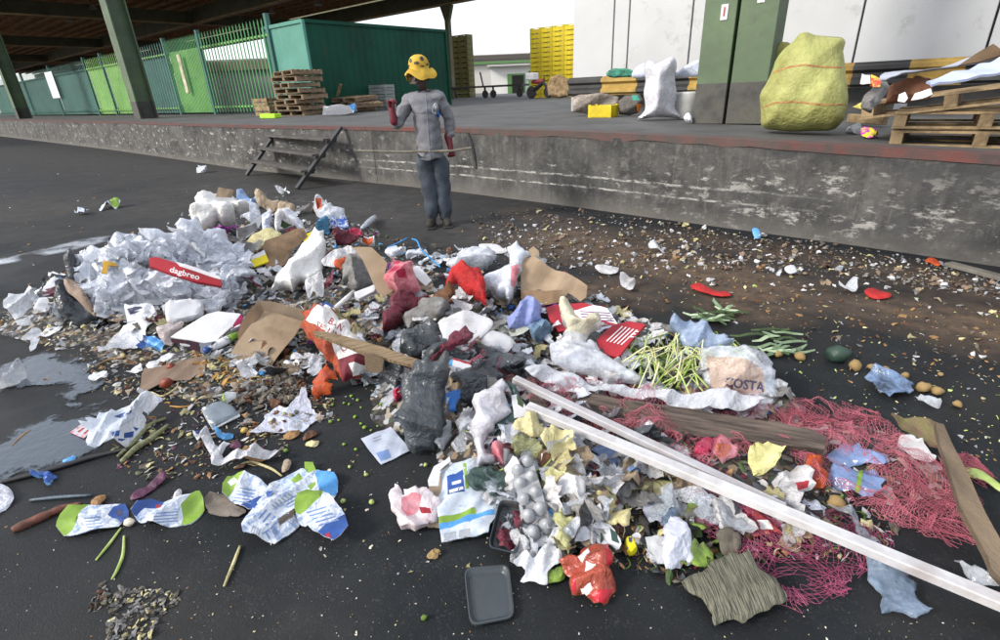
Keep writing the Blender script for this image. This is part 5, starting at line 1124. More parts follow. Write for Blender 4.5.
LMK = [((219, 215), 'round white sack'), ((115, 280), 'big rounded white bag'), ((205, 262), 'bunched white film bag'), ((185, 270), 'long red carton'), ((284, 250), 'yellow edged cardboard'), ((303, 265), 'white woven sheet'), ((374, 270), 'standing cardboard panel'), ((357, 275), 'grey fibre ball'), ((403, 275), 'pink sweet wrapper bag'), ((468, 285), 'bright red cloth'), ((550, 285), 'crushed cardboard sheet'),
       ((262, 340), 'open tan cardboard box'), ((206, 328), 'large white carton'), ((185, 312), 'white takeaway box'), ((338, 345), 'orange mesh sack'), ((422, 410), 'tall black refuse bag'), ((465, 330), 'large foam tray'), ((497, 342), 'foam bowl'), ((522, 315), 'lilac cloth'), ((425, 312), 'grey dirty sheet'), ((585, 315), 'upper red box'), ((622, 340), 'lower red box'), ((590, 350), 'tied clear bag'), ((665, 365), 'pale green stalks'), ((740, 378), 'clear bag with dark lettering'),
       ((650, 395), 'white film band'), ((490, 410), 'milky white bag'), ((460, 268), 'white crumpled bag'), ((405, 310), 'maroon net'), ((475, 385), 'black film bag'), ((80, 295), 'black bag mouth'), ((120, 340), 'crumpled white paper sheet'), ((172, 375), 'flat wet cardboard'), ((120, 435), 'blue printed bag'), ((60, 380), 'upper left puddle'), ((222, 412), 'clear food tray'),
       ((838, 361), 'dark green melon'), ((715, 315), 'upper leek tops'), ((770, 350), 'lower leek tops'), ((710, 290), 'crimson net strip'), ((890, 385), 'blue film packets'), ((605, 270), 'muddy printed wrapper'), ((655, 249), 'white cup by the wall'), ((975, 272), 'grey plank by the wall'), ((756, 234), 'light blue scrap by the wall'), ((790, 270), 'bright white scrap on the mud'), ((876, 295), 'crimson net rag'), ((932, 263), 'orange peel by the wall'), ((440, 226), 'boots of the worker'),
       ((545, 435), 'forked cream husk'), ((635, 485), 'long husk strip'), ((532, 505), 'silver egg tray'), ((617, 462), 'lime striped clear pack'), ((675, 545), 'pale cloth bag'), ((740, 522), 'meaty film wrapper'), ((790, 480), 'white dirty carton'), ((834, 506), 'large potato by the pole'), ((680, 425), 'rotten board'), ((612, 508), 'cream cabbage leaf'), ((420, 508), 'pink stained bag ball'), ((380, 445), 'blue printed napkin'), ((434, 556), 'knobbly yellow crust'), ((322, 520), 'right printed carton'), ((485, 600), 'flat grey black tray'), ((345, 395), 'orange peel tail')]
USED = {}
def autolabel(px, desc, size):
    c = []
    for (x, y), nm in LMK: c.append((math.hypot(px[0] - x, px[1] - y), x, y, nm))
    c.sort()
    for d, x, y, nm in c[:7]:
        dx, dy = px[0] - x, px[1] - y
        if abs(dx) > abs(dy) * 1.7: w = 'right of' if dx > 0 else 'left of'
        elif abs(dy) > abs(dx) * 1.7: w = 'below' if dy > 0 else 'above'
        else: w = ('below right of' if dy > 0 else 'above right of') if dx > 0 else ('below left of' if dy > 0 else 'above left of')
        pre = 'just ' if d < 26 else ''
        l = '%s %s%s the %s' % (desc, pre, w, nm)
        if l not in USED: USED[l] = 1; return l
    return '%s between the %s and the %s' % (desc, c[0][3], c[1][3])
CN = {}
def cover(label, names, poly, n, mats, s0, s1, seed):
    """loose crinkled film lying over big bags, each sheet set on the bag's own surface"""
    r = random.Random(seed); bs_ = [bvh_of(o) for o, i in REG if o.get('label') in names]; V, Fc, mi, o_ = [], [], [], 0
    for x, y in sample_px(poly, n, r):
        rr = ray(x, y); hits = [h for h in (b.ray_cast(Vector(CC), Vector(rr)) for b in bs_) if h[0] is not None]
        if not hits: continue
        h = min(hits, key=lambda q: q[3]); Q = np.array(h[1].to_track_quat('Z', 'Y').to_matrix()); v, f = T_('sheet', r.randrange(12)); s = r.uniform(s0, s1); q = (v * s * np.array([1, 1, 1.5])) @ rotm(r, .22).T @ Q.T + np.array(h[0]) + np.array(h[1]) * .006
        V.append(q); Fc += [tuple(i + o_ for i in g) for g in f]; mi += [r.randrange(len(mats))] * len(f); o_ += len(v)
    V = np.vstack(V); A = V.mean(0); me = bpy.data.meshes.new('film_rags'); me.from_pydata((V - A).tolist(), [], Fc)
    for m in mats: me.materials.append(m)
    me.polygons.foreach_set('material_index', mi); return tag(link('film_rags', me, None, None, A), label, 'film', kind='stuff')
def pieces(name, label, cat, group, pts, kind, mat, s, seed=3, tilt=.3, jit=.25, lift=.0, surf='heap', ids=6, labels=None):
    """countable scraps: one object each, mesh data shared; pts are photo pixels, s the half size in metres"""
    r = random.Random(seed); ms = {}
    for n_, q in enumerate(pts):
        i = r.randrange(ids); key = i
        if key not in ms:
            v, f = T_(kind, i); me = bpy.data.meshes.new(name); me.from_pydata(v.tolist(), [], f); mt = mat[i % len(mat)] if isinstance(mat, list) else mat; me.materials.append(mt)
            if kind in ('lump', 'cap'): me.polygons.foreach_set('use_smooth', [kind == 'lump'] * len(f))
            ms[key] = me
        o = bpy.data.objects.new(name, ms[key]); COL.objects.link(o); sc_ = (q[2] if len(q) > 2 else s) * r.uniform(1 - jit, 1 + jit); o.scale = (sc_,) * 3; o.rotation_euler = (r.gauss(0, tilt), r.gauss(0, tilt), r.uniform(0, 6.28)); o.location = cast([q[:2]], lift, surf)[0] + UP * .002
        if labels: l = labels[n_]
        else:
            mn = ms[key].materials[0].name; l = autolabel(q[:2], ('larger ' if sc_ > s * 1.15 else 'tiny ' if sc_ < s * .85 else 'small ') + CN.get(mn, mn.split('_')[0]) + ' ' + label, sc_)
        tag(o, l, cat, group)
def tubething(name, label, cat, px, r, mat, z=None, lift=.01, n=8, surf='heap', group=None, parent=None, rr=None):
    if z is None:
        P = cast(px, lift, surf)
    else: P = np.array([at(x, y, zz) for (x, y), zz in zip(px, z)])
    b = MB(); b.smooth = True; b.tube(spl(P, 5), r if rr is None else np.interp(np.linspace(0, 1, (len(P) - 1) * 5 + 1), np.linspace(0, 1, len(rr)), rr), n); o = b.build(name, mat, parent); return tag(o, label, cat, group) if parent is None else o
def spl(P, k):
    P = np.array(P, float); 
    if len(P) < 3: return np.array([P[0] + (P[-1] - P[0]) * t for t in np.linspace(0, 1, k + 1)])
    Q = np.vstack([2 * P[0] - P[1], P, 2 * P[-1] - P[-2]]); out = []
    for i in range(len(P) - 1):
        a, b, c, d = Q[i:i + 4]
        for j in range(k):
            t = j / k; out.append(.5 * ((2 * b) + (c - a) * t + (2 * a - 5 * b + 4 * c - d) * t * t + (-a + 3 * b - 3 * c + d) * t ** 3))
    out.append(P[-1]); return np.array(out)

CN.update({'grey_mush': 'grey', 'grey_cloth': 'grey', 'grey_clear_film': 'grey film', 'blue_white_film': 'blue white film', 'white_film_bag': 'crumpled white film', 'dirty_white_paper': 'dirty white', 'tan_peel': 'tan', 'cream_husk': 'cream', 'kraft_paper': 'light brown', 'white_foam': 'white', 'orange_rind': 'orange', 'brown_peel': 'dark brown', 'potato_skin': 'yellow', 'clear_film': 'clear', 'white_paper': 'white paper', 'red_potato': 'red brown', 'light_blue_plastic': 'light blue', 'maroon_net': 'maroon', 'black_film': 'black', 'blue_print': 'blue', 'magenta_film': 'magenta', 'green_leaf': 'green', 'mustard_straw': 'mustard', 'egg_shell': 'pale', 'lime_print': 'lime green', 'pale_green_stalk': 'pale green'})
HEAPPX = [(20, 300), (75, 262), (150, 235), (195, 205), (250, 192), (320, 200), (380, 235), (440, 250), (540, 260), (600, 300), (680, 335), (770, 380), (780, 410), (700, 440), (620, 520), (560, 560), (510, 545), (470, 440), (400, 400), (330, 375), (260, 385), (190, 350), (110, 330), (40, 325)]
stuff('mixed_scraps', 'countless small scraps of paper, peel and film over the mound', 'litter', HEAPPX, 4600, ['chip', 'leaf', 'curl', 'chip', 'flake', 'stick', 'crumple', 'flake'], [wpaper, brownp, tanp, greym, clearg, husk, black, dkleaf, maroon, greyc, kraft, clear, w_film, greym, black, wpaper, clearg, brownp, greyc, sky_b, kraft], .010, .042, .5, .0, 11)
stuff('mixed_scraps', 'crumpled film and paper rags filling the gaps over the mound', 'litter', HEAPPX, 620, ['sheet'], [w_film, clear, wpaper, black, greyc, clearg, kraft, w_film, greym, maroon, wpaper, clear], .065, .13, .4, .03, 24)
stuff('onion_skins', 'crumpled brown and pale rags in the litter belt below the dock wall', 'litter', [(470, 215), (560, 207), (700, 228), (860, 248), (1000, 275), (1000, 320), (860, 300), (740, 290), (640, 285), (560, 275), (480, 248)], 170, ['sheet'], [dtan, dbrown, wpaper, greyc, kraft, greym, husk, clear], .02, .055, .4, .0, 25)
stuff('mixed_scraps', 'small torn scraps between potatoes and films under the white poles', 'litter', [(530, 410), (650, 440), (780, 470), (900, 520), (880, 560), (780, 560), (700, 600), (640, 570), (560, 560), (500, 480)], 1500, ['chip', 'leaf', 'curl', 'flake', 'stick'], [wpaper, brownp, tanp, greym, black, dkleaf, maroon, greenl, husk, black], .008, .032, .5, .0, 12)
stuff('onion_skins', 'dense brown and cream vegetable scraps strewn along the foot of the dock wall', 'litter', [(470, 215), (560, 207), (700, 228), (860, 248), (1000, 275), (1000, 300), (860, 280), (740, 272), (640, 268), (540, 265), (480, 248)], 2500, ['chip', 'leaf', 'flake', 'curl', 'crumple'], [dtan, dbrown, wpaper, greym, husk, dtan, dbrown, greym, clearg, greyc, wpaper, dtan, dbrown, greyc], .005, .028, .4, .0, 13)
stuff('vegetable_scraps', 'loose vegetable scraps scattered on brown mud right of the mound', 'litter', [(560, 255), (700, 262), (850, 290), (1000, 310), (1000, 380), (880, 360), (760, 330), (650, 310), (580, 290)], 620, ['chip', 'leaf', 'flake', 'curl'], [tanp, brownp, wpaper, husk, greym, brownp, greym, greyc, tanp, stalk], .005, .024, .4, .0, 14)
stuff('vegetable_scraps', 'sparse peel crumbs on the dark wet asphalt at the right', 'litter', [(760, 340), (1000, 380), (1000, 470), (880, 420), (790, 380)], 160, ['chip', 'leaf', 'flake'], [tanp, wpaper, husk, stalk], .004, .016, .4, .0, 15)
stuff('straw_litter', 'straw, peel and shredded film around the left edge of the mound', 'litter', [(0, 310), (60, 320), (110, 330), (230, 355), (330, 375), (335, 420), (260, 440), (190, 400), (120, 400), (60, 350), (0, 335)], 1500, ['chip', 'leaf', 'curl', 'stick', 'flake'], [tanp, brownp, wpaper, greym, husk, kraft, greyc, clearg], .007, .030, .4, .0, 16)
stuff('straw_litter', 'dry stalks and leaf litter around the blue white bag and clear tray', 'litter', [(110, 440), (150, 420), (200, 400), (260, 440), (300, 430), (280, 460), (210, 480), (150, 480), (120, 470)], 420, ['stick', 'leaf', 'curl', 'flake', 'chip'], [tanp, husk, greym, huskg, brownp, purple, wpaper], .006, .028, .3, .0, 17)
stuff('crumbs', 'tiny pale crumbs scattered over the dark foreground asphalt', 'litter', [(100, 470), (500, 440), (560, 570), (720, 600), (980, 620), (980, 640), (200, 640), (0, 640), (0, 520)], 520, ['chip', 'flake'], [wpaper, tanp, husk, eggs], .0015, .006, .3, .0, 18)
stuff('crumbs', 'tiny pale litter specks across the grey yard behind the mound', 'litter', [(0, 150), (200, 170), (470, 200), (470, 235), (200, 190), (60, 300), (0, 300)], 90, ['chip', 'flake'], [wpaper, greym, tanp], .008, .03, .3, .0, 19)
stuff('leaf_mulch', 'grey shredded dried leaf mulch in the near left foreground', 'litter', [(100, 600), (130, 588), (160, 590), (182, 592), (176, 606), (160, 618), (150, 640), (108, 640), (112, 615)], 260, ['leaf', 'flake', 'sheet', 'leaf', 'flake'], [greyc, greym, husk, greyc], .006, .018, .5, .0, 20)
stuff('leaf_mulch', 'small grey shredded leaf patch left of the larger foreground mulch', 'litter', [(88, 612), (96, 595), (104, 582), (112, 586), (104, 600), (98, 612)], 40, ['leaf', 'flake'], [greyc, greym, brownp], .006, .016, .5, .0, 21)
stuff('leaf_mulch', 'yellow brown straw tangle in front of the open tan cardboard box', 'litter', [(190, 352), (235, 355), (268, 368), (300, 350), (315, 360), (290, 380), (240, 388), (195, 378)], 700, ['curl', 'stick', 'leaf'], [M('mustard_straw', c_('#b98a3a'), c_('#8a5f22'), .6, 10, .2), husk, tanp, clearg], .012, .04, .3, .01, 22)
stuff('leaf_mulch', 'grey brown rotten pulp in front of the orange mesh sack', 'litter', [(246, 385), (270, 378), (300, 380), (310, 392), (300, 405), (270, 408), (240, 404), (225, 398)], 520, ['chip', 'leaf', 'crumple'], [greym, greyc, brownp, greym], .01, .03, .5, .0, 23)
# ---- the things on the mound, left part
I('plastic_sack', 'round white plastic sack at the far top left of the mound', 'sack', [(193.4, 220), (198, 211), (204, 203), (210, 198), (221, 196), (232, 196), (240.5, 202.5), (245, 209), (240.5, 214), (234, 214), (233, 222), (228, 227), (214, 228.5), (204, 232), (198, 230.6)], w_sheet, 45, puff=.16, wr=.02, fr=5, round_=.8, ps=2.2)
I('cardboard_piece', 'small tan card piece standing on top of the round white sack', 'cardboard', [(216, 197), (218.5, 187.5), (234, 190), (232, 198)], card, 75, sm=1, fold=.004, rag=.2, lift=.16, anchor=(224, 222), ps=2)
I('film_scrap', 'blue and clear film fold right of the round white sack', 'film', [(236, 197), (244, 195), (258, 204), (258, 209), (247, 210), (243, 203)], M('blue_clear_film', c_('#6f93c8'), c_('#9fb0cc'), .3, 12, .4, alo=.5, alpha=1.), 35, puff=.04, wr=.02, ps=2)
I('paper_bag', 'crumpled brown kraft paper bag lying at the back of the mound', 'paper bag', [(253.5, 194), (256, 188.5), (262, 193), (272, 200), (281, 203), (279, 213), (271, 214), (262, 208), (257, 203)], kraft, 50, puff=.05, fold=.015, ps=2.2)
I('paper_bag', 'small open brown paper bag right of the larger kraft bag', 'paper bag', [(279, 204), (284, 200), (290, 204), (296, 206), (295, 213), (287, 216), (279, 217)], kraft, 50, puff=.05, fold=.015, ps=2)
I('carton', 'folded grey and white printed carton below the round white sack', 'carton', [(236, 230), (245, 226), (256, 220), (261, 216), (262, 222), (257, 231), (247, 238), (237, 240)], [foam, greyc], 40, sm=1, fold=.012, ps=2, zones=[([(238, 230), (256, 223), (258, 230), (245, 238), (238, 238)], 1)])
I('paper_plate', 'cream paper plate lying beneath the yellow edged cardboard', 'plate', [(240, 249), (247, 241), (256, 232), (266, 228), (275, 231), (283, 236), (272, 243), (262, 249), (252, 254), (243, 254)], husk, 35, puff=.02, ps=2.2)
I('net_scrap', 'grey netting scrap on the cream paper plate', 'netting', [(241, 251), (248, 245), (256, 243), (264, 248), (262, 255), (250, 257)], greyc, 35, lift=.04, wr=.02, ps=2)
bx_ = I('cardboard_box', 'flattened brown cardboard box with bright yellow edges', 'cardboard box', [(265, 241), (278, 236), (293, 230), (302, 229), (306, 237), (297, 248), (285, 263), (276, 271), (266, 268), (262, 257)], cardin, 40, sm=1, fold=.012, lift=.03)
for pl in ([(266, 241), (291, 232.5), (292.5, 236.5), (267.5, 245.5)], [(301, 236), (315.6, 230), (317.5, 234), (304, 242)]): I('yellow_edge', None, None, pl, yel, 50, sm=1, lift=.05, th=.012, wr=0, rag=.1, ps=2, parent=bx_)
I('carton', 'small bright yellow carton with white top beside the yellow edged cardboard', 'carton', [(250, 257), (264, 250), (269, 261.5), (254, 267)], [yel, foam], 45, sm=1, th=.02, lift=.04, rag=.1, ps=2, zones=[([(249, 255), (265, 248), (267, 254), (251, 260)], 1)])
I('woven_sheet', 'large smooth white woven sheet draped over the middle of the mound', 'sheet', [(272, 291), (276, 278), (282, 267), (292, 255), (305, 244), (312, 236), (320, 232), (324, 240), (326, 256), (322, 273), (311, 282), (300, 285), (293, 289), (281, 289)], w_sheet, 38, puff=.06, wr=.012, fr=4, lift=.05, round_=.6)
I('tissue', 'torn white tissue hanging from the lower edge of the white woven sheet', 'tissue', [(306, 281), (314, 276), (322, 272), (323, 292), (318, 296), (312, 294), (308, 298), (305, 290)], wpaper, 45, fold=.012, ps=2.2)
I('plastic_bag', 'big rounded translucent white bag at the left of the mound', 'plastic bag', [(75, 264), (82, 255), (95, 249), (115, 246), (135, 243), (148, 248), (158, 262), (164, 280), (160, 296), (147, 306), (130, 312), (116, 318), (106, 321), (97, 312), (88, 300), (80, 287), (75, 275)], w_film, 42, puff=.15, wr=.05, fr=7, round_=.9, pmax=2500)
I('plastic_bag', 'large bunched white film bag right of the big rounded bag', 'plastic bag', [(146, 247), (160, 243), (175, 246), (184, 236), (190, 230), (200, 231), (208, 238), (222, 240), (236, 247), (248, 258), (256, 272), (250, 283), (232, 287), (212, 284), (190, 277), (165, 264)], w_film, 42, puff=.13, wr=.06, fr=8, round_=.9, pmax=2500)
I('plastic_bag', 'torn clear film bag below the red carton on the left mound', 'plastic bag', [(160, 282), (180, 284), (205, 288), (235, 288), (240, 296), (228, 306), (208, 304), (190, 300), (172, 302), (160, 298)], clear, 35, puff=.06, wr=.05, fr=9)
rb = I('carton', 'long flat red carton with white lettering lying on the white bags', 'carton', [(149, 258), (156, 257), (176, 263.5), (197, 271), (221, 279), (221, 286), (197, 282), (172, 274), (158, 269), (149, 266)], red, 40, sm=1, th=.03, wr=.004, lift=.29, anchor=(190, 281), rag=.15, ps=2)
I('white_flap', None, None, [(176, 262), (196, 268), (219, 276), (221, 279.5), (197, 272), (180, 267)], foam, 35, sm=1, lift=.31, anchor=(190, 281), th=.004, ps=2, rag=.1, parent=rb)
word(rb, 'dagbreo', (169, 271.5), (199, 280), 5.5, wht, bold=.02)
I('film_scrap', 'small black film knot at the left tip of the red carton', 'film', [(138, 264), (143, 260), (151, 261), (151, 267), (144, 268)], black, 40, puff=.03, lift=.2, anchor=(145, 290), ps=2)
I('foam_tray', 'small white foam block just below the red carton', 'foam block', [(166, 279.5), (172, 277), (183, 281), (182, 286), (171, 288.5), (166, 284.5)], foam, 40, sm=1, th=.03, lift=.10, ps=2, wr=.002)
I('carton', 'small mustard yellow cardboard corner on the big rounded bag', 'carton', [(103, 260.5), (116, 263), (118, 266), (108.5, 266), (107, 274), (101.5, 273)], M('mustard_card', c_('#c79a2a'), c_('#a8801f'), .6), 42, sm=1, th=.008, lift=.27, anchor=(108, 300), ps=1.8, rag=.1)
I('carton', 'white and yellow strip carton at the back of the big rounded bag', 'carton', [(104.5, 246.5), (120, 242), (134, 239.5), (135.5, 243), (121, 247), (107, 251)], [foam, yel], 35, sm=1, th=.02, lift=.10, ps=2, rag=.1, zones=[([(122, 240), (136, 237), (136, 242.5), (123, 244.5)], 1)])
sh_ = I('food_box', 'square white foam takeaway box on the front left of the mound', 'food box', [(166, 306), (168, 303), (184, 300), (199, 300), (203, 304), (203.5, 314), (198, 318), (185, 322), (170, 323), (166, 319)], foam, 40, sm=2, puff=.05, wr=.003, lift=.05, round_=.15, rag=.1)
I('hinge_fold', None, None, [(184.5, 301), (186, 301), (187, 321), (185, 321)], greyp, 40, sm=1, lift=.075, th=.002, ps=2, rag=.1, wr=0, parent=sh_, anchor=(186, 321))
cb = I('carton', 'large white lidded carton with dark red printed side near the green capped bottle', 'carton', [(171, 338), (187, 326), (207, 314), (218, 311), (241, 314), (233, 325), (216, 341), (204, 343), (190, 341)], foam, 18, sm=1, th=.006, wr=.004, lift=.07, rag=.15)
I('side_panel', None, None, [(171, 338), (190, 341), (204, 343), (216, 341), (213, 350), (206, 354), (190, 349), (172, 342)], [M('maroon_print', c_('#5a1a2a'), c_('#2c2630'), .5, 30), foam, greyp], 75, sm=1, lift=.02, th=.004, ps=2, rag=.1, parent=cb, zones=[([(199, 342), (216, 341), (213, 350), (206, 354), (201, 353)], 2), ([(180, 343), (190, 345), (190, 347), (180, 345)], 1)])
I('side_panel', None, None, [(233, 325), (241, 314), (243, 318), (242, 327), (234, 334)], pinkr, 70, sm=1, lift=.02, th=.004, ps=2, rag=.1, parent=cb)
bt_ = empty('plastic_bottle', tuple(cast([(220, 346)], .03)[0]), label='white bottle with lime green cap and blue base beside the white carton', cat='bottle')
tubething('body', 0, 0, [(209, 349), (229, 339)], .026, foam, lift=.04, parent=bt_, rr=[.022, .027, .027, .026]); tubething('bottle_cap', 0, 0, [(229, 339), (238.5, 334)], .022, lime, lift=.04, parent=bt_, rr=[.024, .024, .018]); tubething('base', 0, 0, [(204.5, 351.5), (209, 349)], .024, blue, lift=.04, parent=bt_, rr=[.02, .026])
I('paper_sheet', 'wide crumpled white paper sheet at the front left foot of the mound', 'paper', [(127, 316), (142, 315), (159, 316), (160, 326), (156, 333), (148, 342), (141, 349), (128, 351), (117, 353), (104, 357), (100, 354), (108, 341), (115, 332), (127, 326)], [paper, w_film], 14, fold=.012, wr=.01, lift=.03, zones=[([(98, 360), (104, 340), (118, 330), (140, 334), (140, 352)], 1)])
I('printed_paper', 'white paper with black tiger stripe print above the crumpled sheet', 'paper', [(126, 306), (141, 305), (153, 306), (155, 313), (148, 317), (128, 316)], [paper, ink], 40, fold=.008, lift=.04, zones=[([(127, 308), (141, 307), (143, 309), (134, 311), (141, 312), (130, 315)], 1)], ps=1.6)
I('paper_sheet', 'folded white paper leaning below the big rounded bag', 'paper', [(143, 304), (150, 292), (158, 283), (164, 293), (165, 300), (158, 305)], paper, 45, fold=.015, lift=.05)
I('plastic_bag', 'dirty clear bag hanging in front of the square foam box', 'plastic bag', [(157, 333), (165, 322), (180, 322), (184, 325), (178, 335), (173, 346), (163, 344)], M('pinkish_film', (.62, .55, .55), (.5, .42, .40), .3, 10, .4, alo=.6, alpha=.95), 35, puff=.03, wr=.03, lift=.05)
I('plastic_packet', 'crumpled bright blue packet at the front of the white paper', 'packet', [(138, 337), (141, 341), (146, 338), (156, 340), (165, 345), (161, 349), (148, 347), (142, 351), (138, 349), (141, 344)], [sky_b, blue], 20, fold=.02, lift=.03, zones=[([(136, 335), (147, 337), (146, 352), (136, 352)], 1)], ps=2)
I('cup', 'crushed clear plastic cup ring right of the foam box', 'cup', [(205, 312), (206, 304), (213, 297), (224, 291), (229, 295), (227, 304), (220, 310), (211, 313)], clear, 45, puff=.05, wr=.03, lift=.04)
I('plastic_bag', 'black plastic bag mouth gaping at the left end of the mound', 'plastic bag', [(56, 300), (60, 285), (66, 272), (74, 261), (78, 264), (77, 278), (83, 290), (96, 311), (98, 320), (80, 323), (66, 318)], black, 45, puff=.05, wr=.04)
I('paper_roll', 'bent tan paper roll edge across the black bag mouth', 'paper roll', [(64, 281), (69, 279.5), (79, 284), (86, 294), (91, 303), (96, 313), (93, 316), (84, 306), (74, 297), (67, 290)], M('tan_paper', c_('#9c8878'), c_('#7c6858'), .7, 8), 50, puff=.03, lift=.08, anchor=(90, 316), ps=2)
I('foam_block', 'upper white foam block left of the black bag mouth', 'foam block', [(35, 291), (45, 283), (55, 277), (59, 283), (59, 288), (52, 295), (39, 297)], foam, 35, sm=2, puff=.04, wr=.003, round_=.3, ps=2.4)
I('foam_block', 'lower white foam box left of the black bag mouth', 'foam block', [(38, 299), (53, 297), (57, 309), (46, 311), (33, 309)], foam, 45, sm=1, th=.04, wr=.003, ps=2.4, lift=.03)
I('plastic_bag', 'greyish clear bag between the foam box and the black bag', 'plastic bag', [(54, 300), (60, 294), (66, 305), (68, 318), (60, 320), (52, 314)], clearg, 45, puff=.04, wr=.03)
I('plastic_bag', 'thin white film trailing at the extreme left of the mound', 'plastic bag', [(3.5, 305), (12, 300), (22, 298), (35, 296), (38, 301), (28, 310), (14, 318), (6, 314)], w_film, 22, puff=.03, wr=.02)
for i, (pl, l) in enumerate((([(41, 333), (50, 327), (58, 322), (67, 322.4), (59, 331), (45, 336)], 'white paper slip on the asphalt below the black bag mouth'), ([(73, 323), (82, 321), (91, 323), (90, 327), (78, 328)], 'torn white paper at the foot of the black bag mouth'), ([(146, 366), (160, 359), (164, 356), (176, 356), (172, 361), (158, 368)], 'long white card lying above the flat brown cardboard'), ([(127, 372), (133, 368), (141, 365), (143, 370), (137, 374)], 'small torn white scrap left of the long white card'), ([(89, 376), (94, 373), (107, 372), (105, 378), (94, 380)], 'small white folded scrap among peel on the left asphalt'), ([(16, 321), (30, 315), (42, 310), (48, 316), (38, 322), (22, 326)], 'blue white film scrap under the lower foam box'), ([(22, 340), (33, 329), (42, 330), (38, 345), (30, 352), (33, 340)], 'wispy clear film with pink tip on the left asphalt'))):
    I('paper_scrap', l, 'paper', pl, paper if i not in (5, 6) else clear, 8, fold=.006, wr=.004, ps=2.2)
I('cardboard_sheet', 'flat wet brown cardboard sheet on the asphalt left of the open box', 'cardboard', [(138, 389), (145, 370), (160, 366), (178, 363.6), (206, 358), (206, 374), (190, 380), (168, 384), (146, 392)], M('wet_card', c_('#7c6858'), c_('#645345'), .8, 6, .2, dirt=.2), None, fold=.006, lift=.012, sm=1)
pieces('onion', None, 'onion', None, [(168, 387, .034)], 'lump', redpot, .03, labels=['shiny red brown onion on the flat brown cardboard'], lift=.012)
pieces('potato', None, 'potato', None, [(171, 369, .030)], 'lump', redpot, .03, labels=['red skinned potato on the flat brown cardboard near the long white card'], lift=.012, seed=5)
pieces('apple', None, 'apple', None, [(119, 322, .032)], 'lump', M('green_apple', c_('#8f9a3a'), c_('#76702c'), .4, 8), .03, labels=['yellow green apple beside the white paper at the left'], seed=8)
wb_ = I('plastic_bag', 'white shopping bag with blue print lying on the wet asphalt', 'plastic bag', [(85, 434), (92, 428), (101, 425), (115, 417.6), (134, 410), (150, 405), (163, 402), (161, 408), (150, 415), (144, 420), (148, 427), (145, 436), (140, 442), (130, 444), (118, 448), (106, 452), (91, 453), (88, 444)], [M('shopping_bag_film', (.60, .66, .76), (.50, .57, .70), .35, 9, .4, 30), blue], 12, puff=.02, wr=.018, fr=9, lift=.006)
decal(wb_, [[(112, 432), (120, 430), (119, 436), (112, 436)], [(124, 433), (134, 431), (133, 437), (124, 438)], [(133, 427), (139, 428), (136, 431)], [(116, 438), (126, 439), (122, 441), (116, 440)], [(114, 416.5), (124, 412.5), (132, 410), (131, 413), (120, 418)]], blue, 'print')
cc_ = I('printed_card', 'small card with red frame print beside the blue printed bag', 'card', [(70, 432), (83, 423), (97, 427), (84, 439)], [M('card_print', c_('#c06a72'), c_('#b8b4bc'), .6, 60, 0, lo=.48, hi=.52), paper], 3, sm=1, th=.002, wr=.002, lift=.006, rag=.1, zones=[([(74, 431.5), (83, 425.5), (92, 428), (84, 435.5)], 1)], ps=1.5)
decal(cc_, [[(77, 431.5), (83, 427.5), (85, 428), (79, 432.5)], [(83, 433.5), (88, 429), (90, 429.5), (85, 434)]], inkred, 'print')
tr_ = I('clear_tray', 'clear plastic food tray with grey reflections on the asphalt', 'food tray', [(202, 409), (212, 404), (222, 400), (233, 406), (240, 414), (226, 421), (213, 427.5), (206, 418)], M('clear_tray', (.24, .28, .32), (.14, .17, .20), .12, 5, .3, 12, alo=.75, alpha=1), 20, sm=1, puff=.03, wr=.008, round_=.25, rag=.2)
I('rim', None, None, [(202, 409), (213, 427.5), (226, 421), (240, 414), (240, 416), (226, 423), (212.5, 430), (201, 410)], clear, 20, sm=1, th=.004, wr=0, rag=.1, ps=2, parent=tr_)
I('jar_lid', 'clear lid with lime rim above the clear food tray', 'lid', [(223, 398), (226, 393), (232, 391), (237, 394), (235, 398), (228, 401), (224, 404)], [clear, lime], 25, puff=.02, lift=.03, ps=2, zones=[([(221, 394), (225, 394), (226, 405), (221, 405)], 1)])
ws_ = I('plastic_sheet', 'creased white sheet strewn with brown vegetable scraps on the asphalt', 'plastic sheet', [(250, 437.5), (259, 425), (268, 414), (280, 411), (292, 407), (301, 405), (307, 398), (311, 404), (309, 411), (321, 414), (320, 419), (303, 428), (282, 435), (265, 437)], M('lilac_white_film', (.58, .61, .76), (.48, .52, .68), .4, 8, .3, 25), 8, fold=.006, wr=.01, fr=10, lift=.006)
stuff('vegetable_scraps', 'brown wilted vegetable scraps lying on the creased white sheet', 'litter', [(270, 420), (282, 412), (300, 408), (310, 410), (300, 418), (290, 424), (276, 430)], 70, ['leaf', 'crumple', 'chip'], [brownp, tanp, greym, greenl, dkleaf], .006, .018, .4, .022, 31)
I('rind', 'bright orange red peel tail at the lower end of the orange mesh sack', 'peel', [(312, 395), (313, 388), (318, 379), (325, 369), (330, 367), (335, 372), (338, 381), (329, 387), (334, 391), (333, 394), (326, 393), (320, 398), (314, 398)], orange, 30, puff=.03, wr=.015, fr=14)
bxo = I('cardboard_box', 'open tan cardboard box lying on its side in front of the white sheet', 'cardboard box', [(228.5, 357), (238, 341), (250, 326), (264, 311.5), (284, 316), (304, 322), (296, 335), (284, 349), (270, 367), (250, 362)], card, 30, sm=1, th=.006, wr=.006, fr=3, lift=.04, rag=.15)
I('flap', None, None, [(260, 300.5), (275, 302), (290, 306), (303, 309), (305.5, 321.5), (284, 316.5), (264.5, 312)], card, 68, sm=1, th=.006, wr=.004, lift=.12, anchor=(284, 317), parent=bxo, rag=.15)
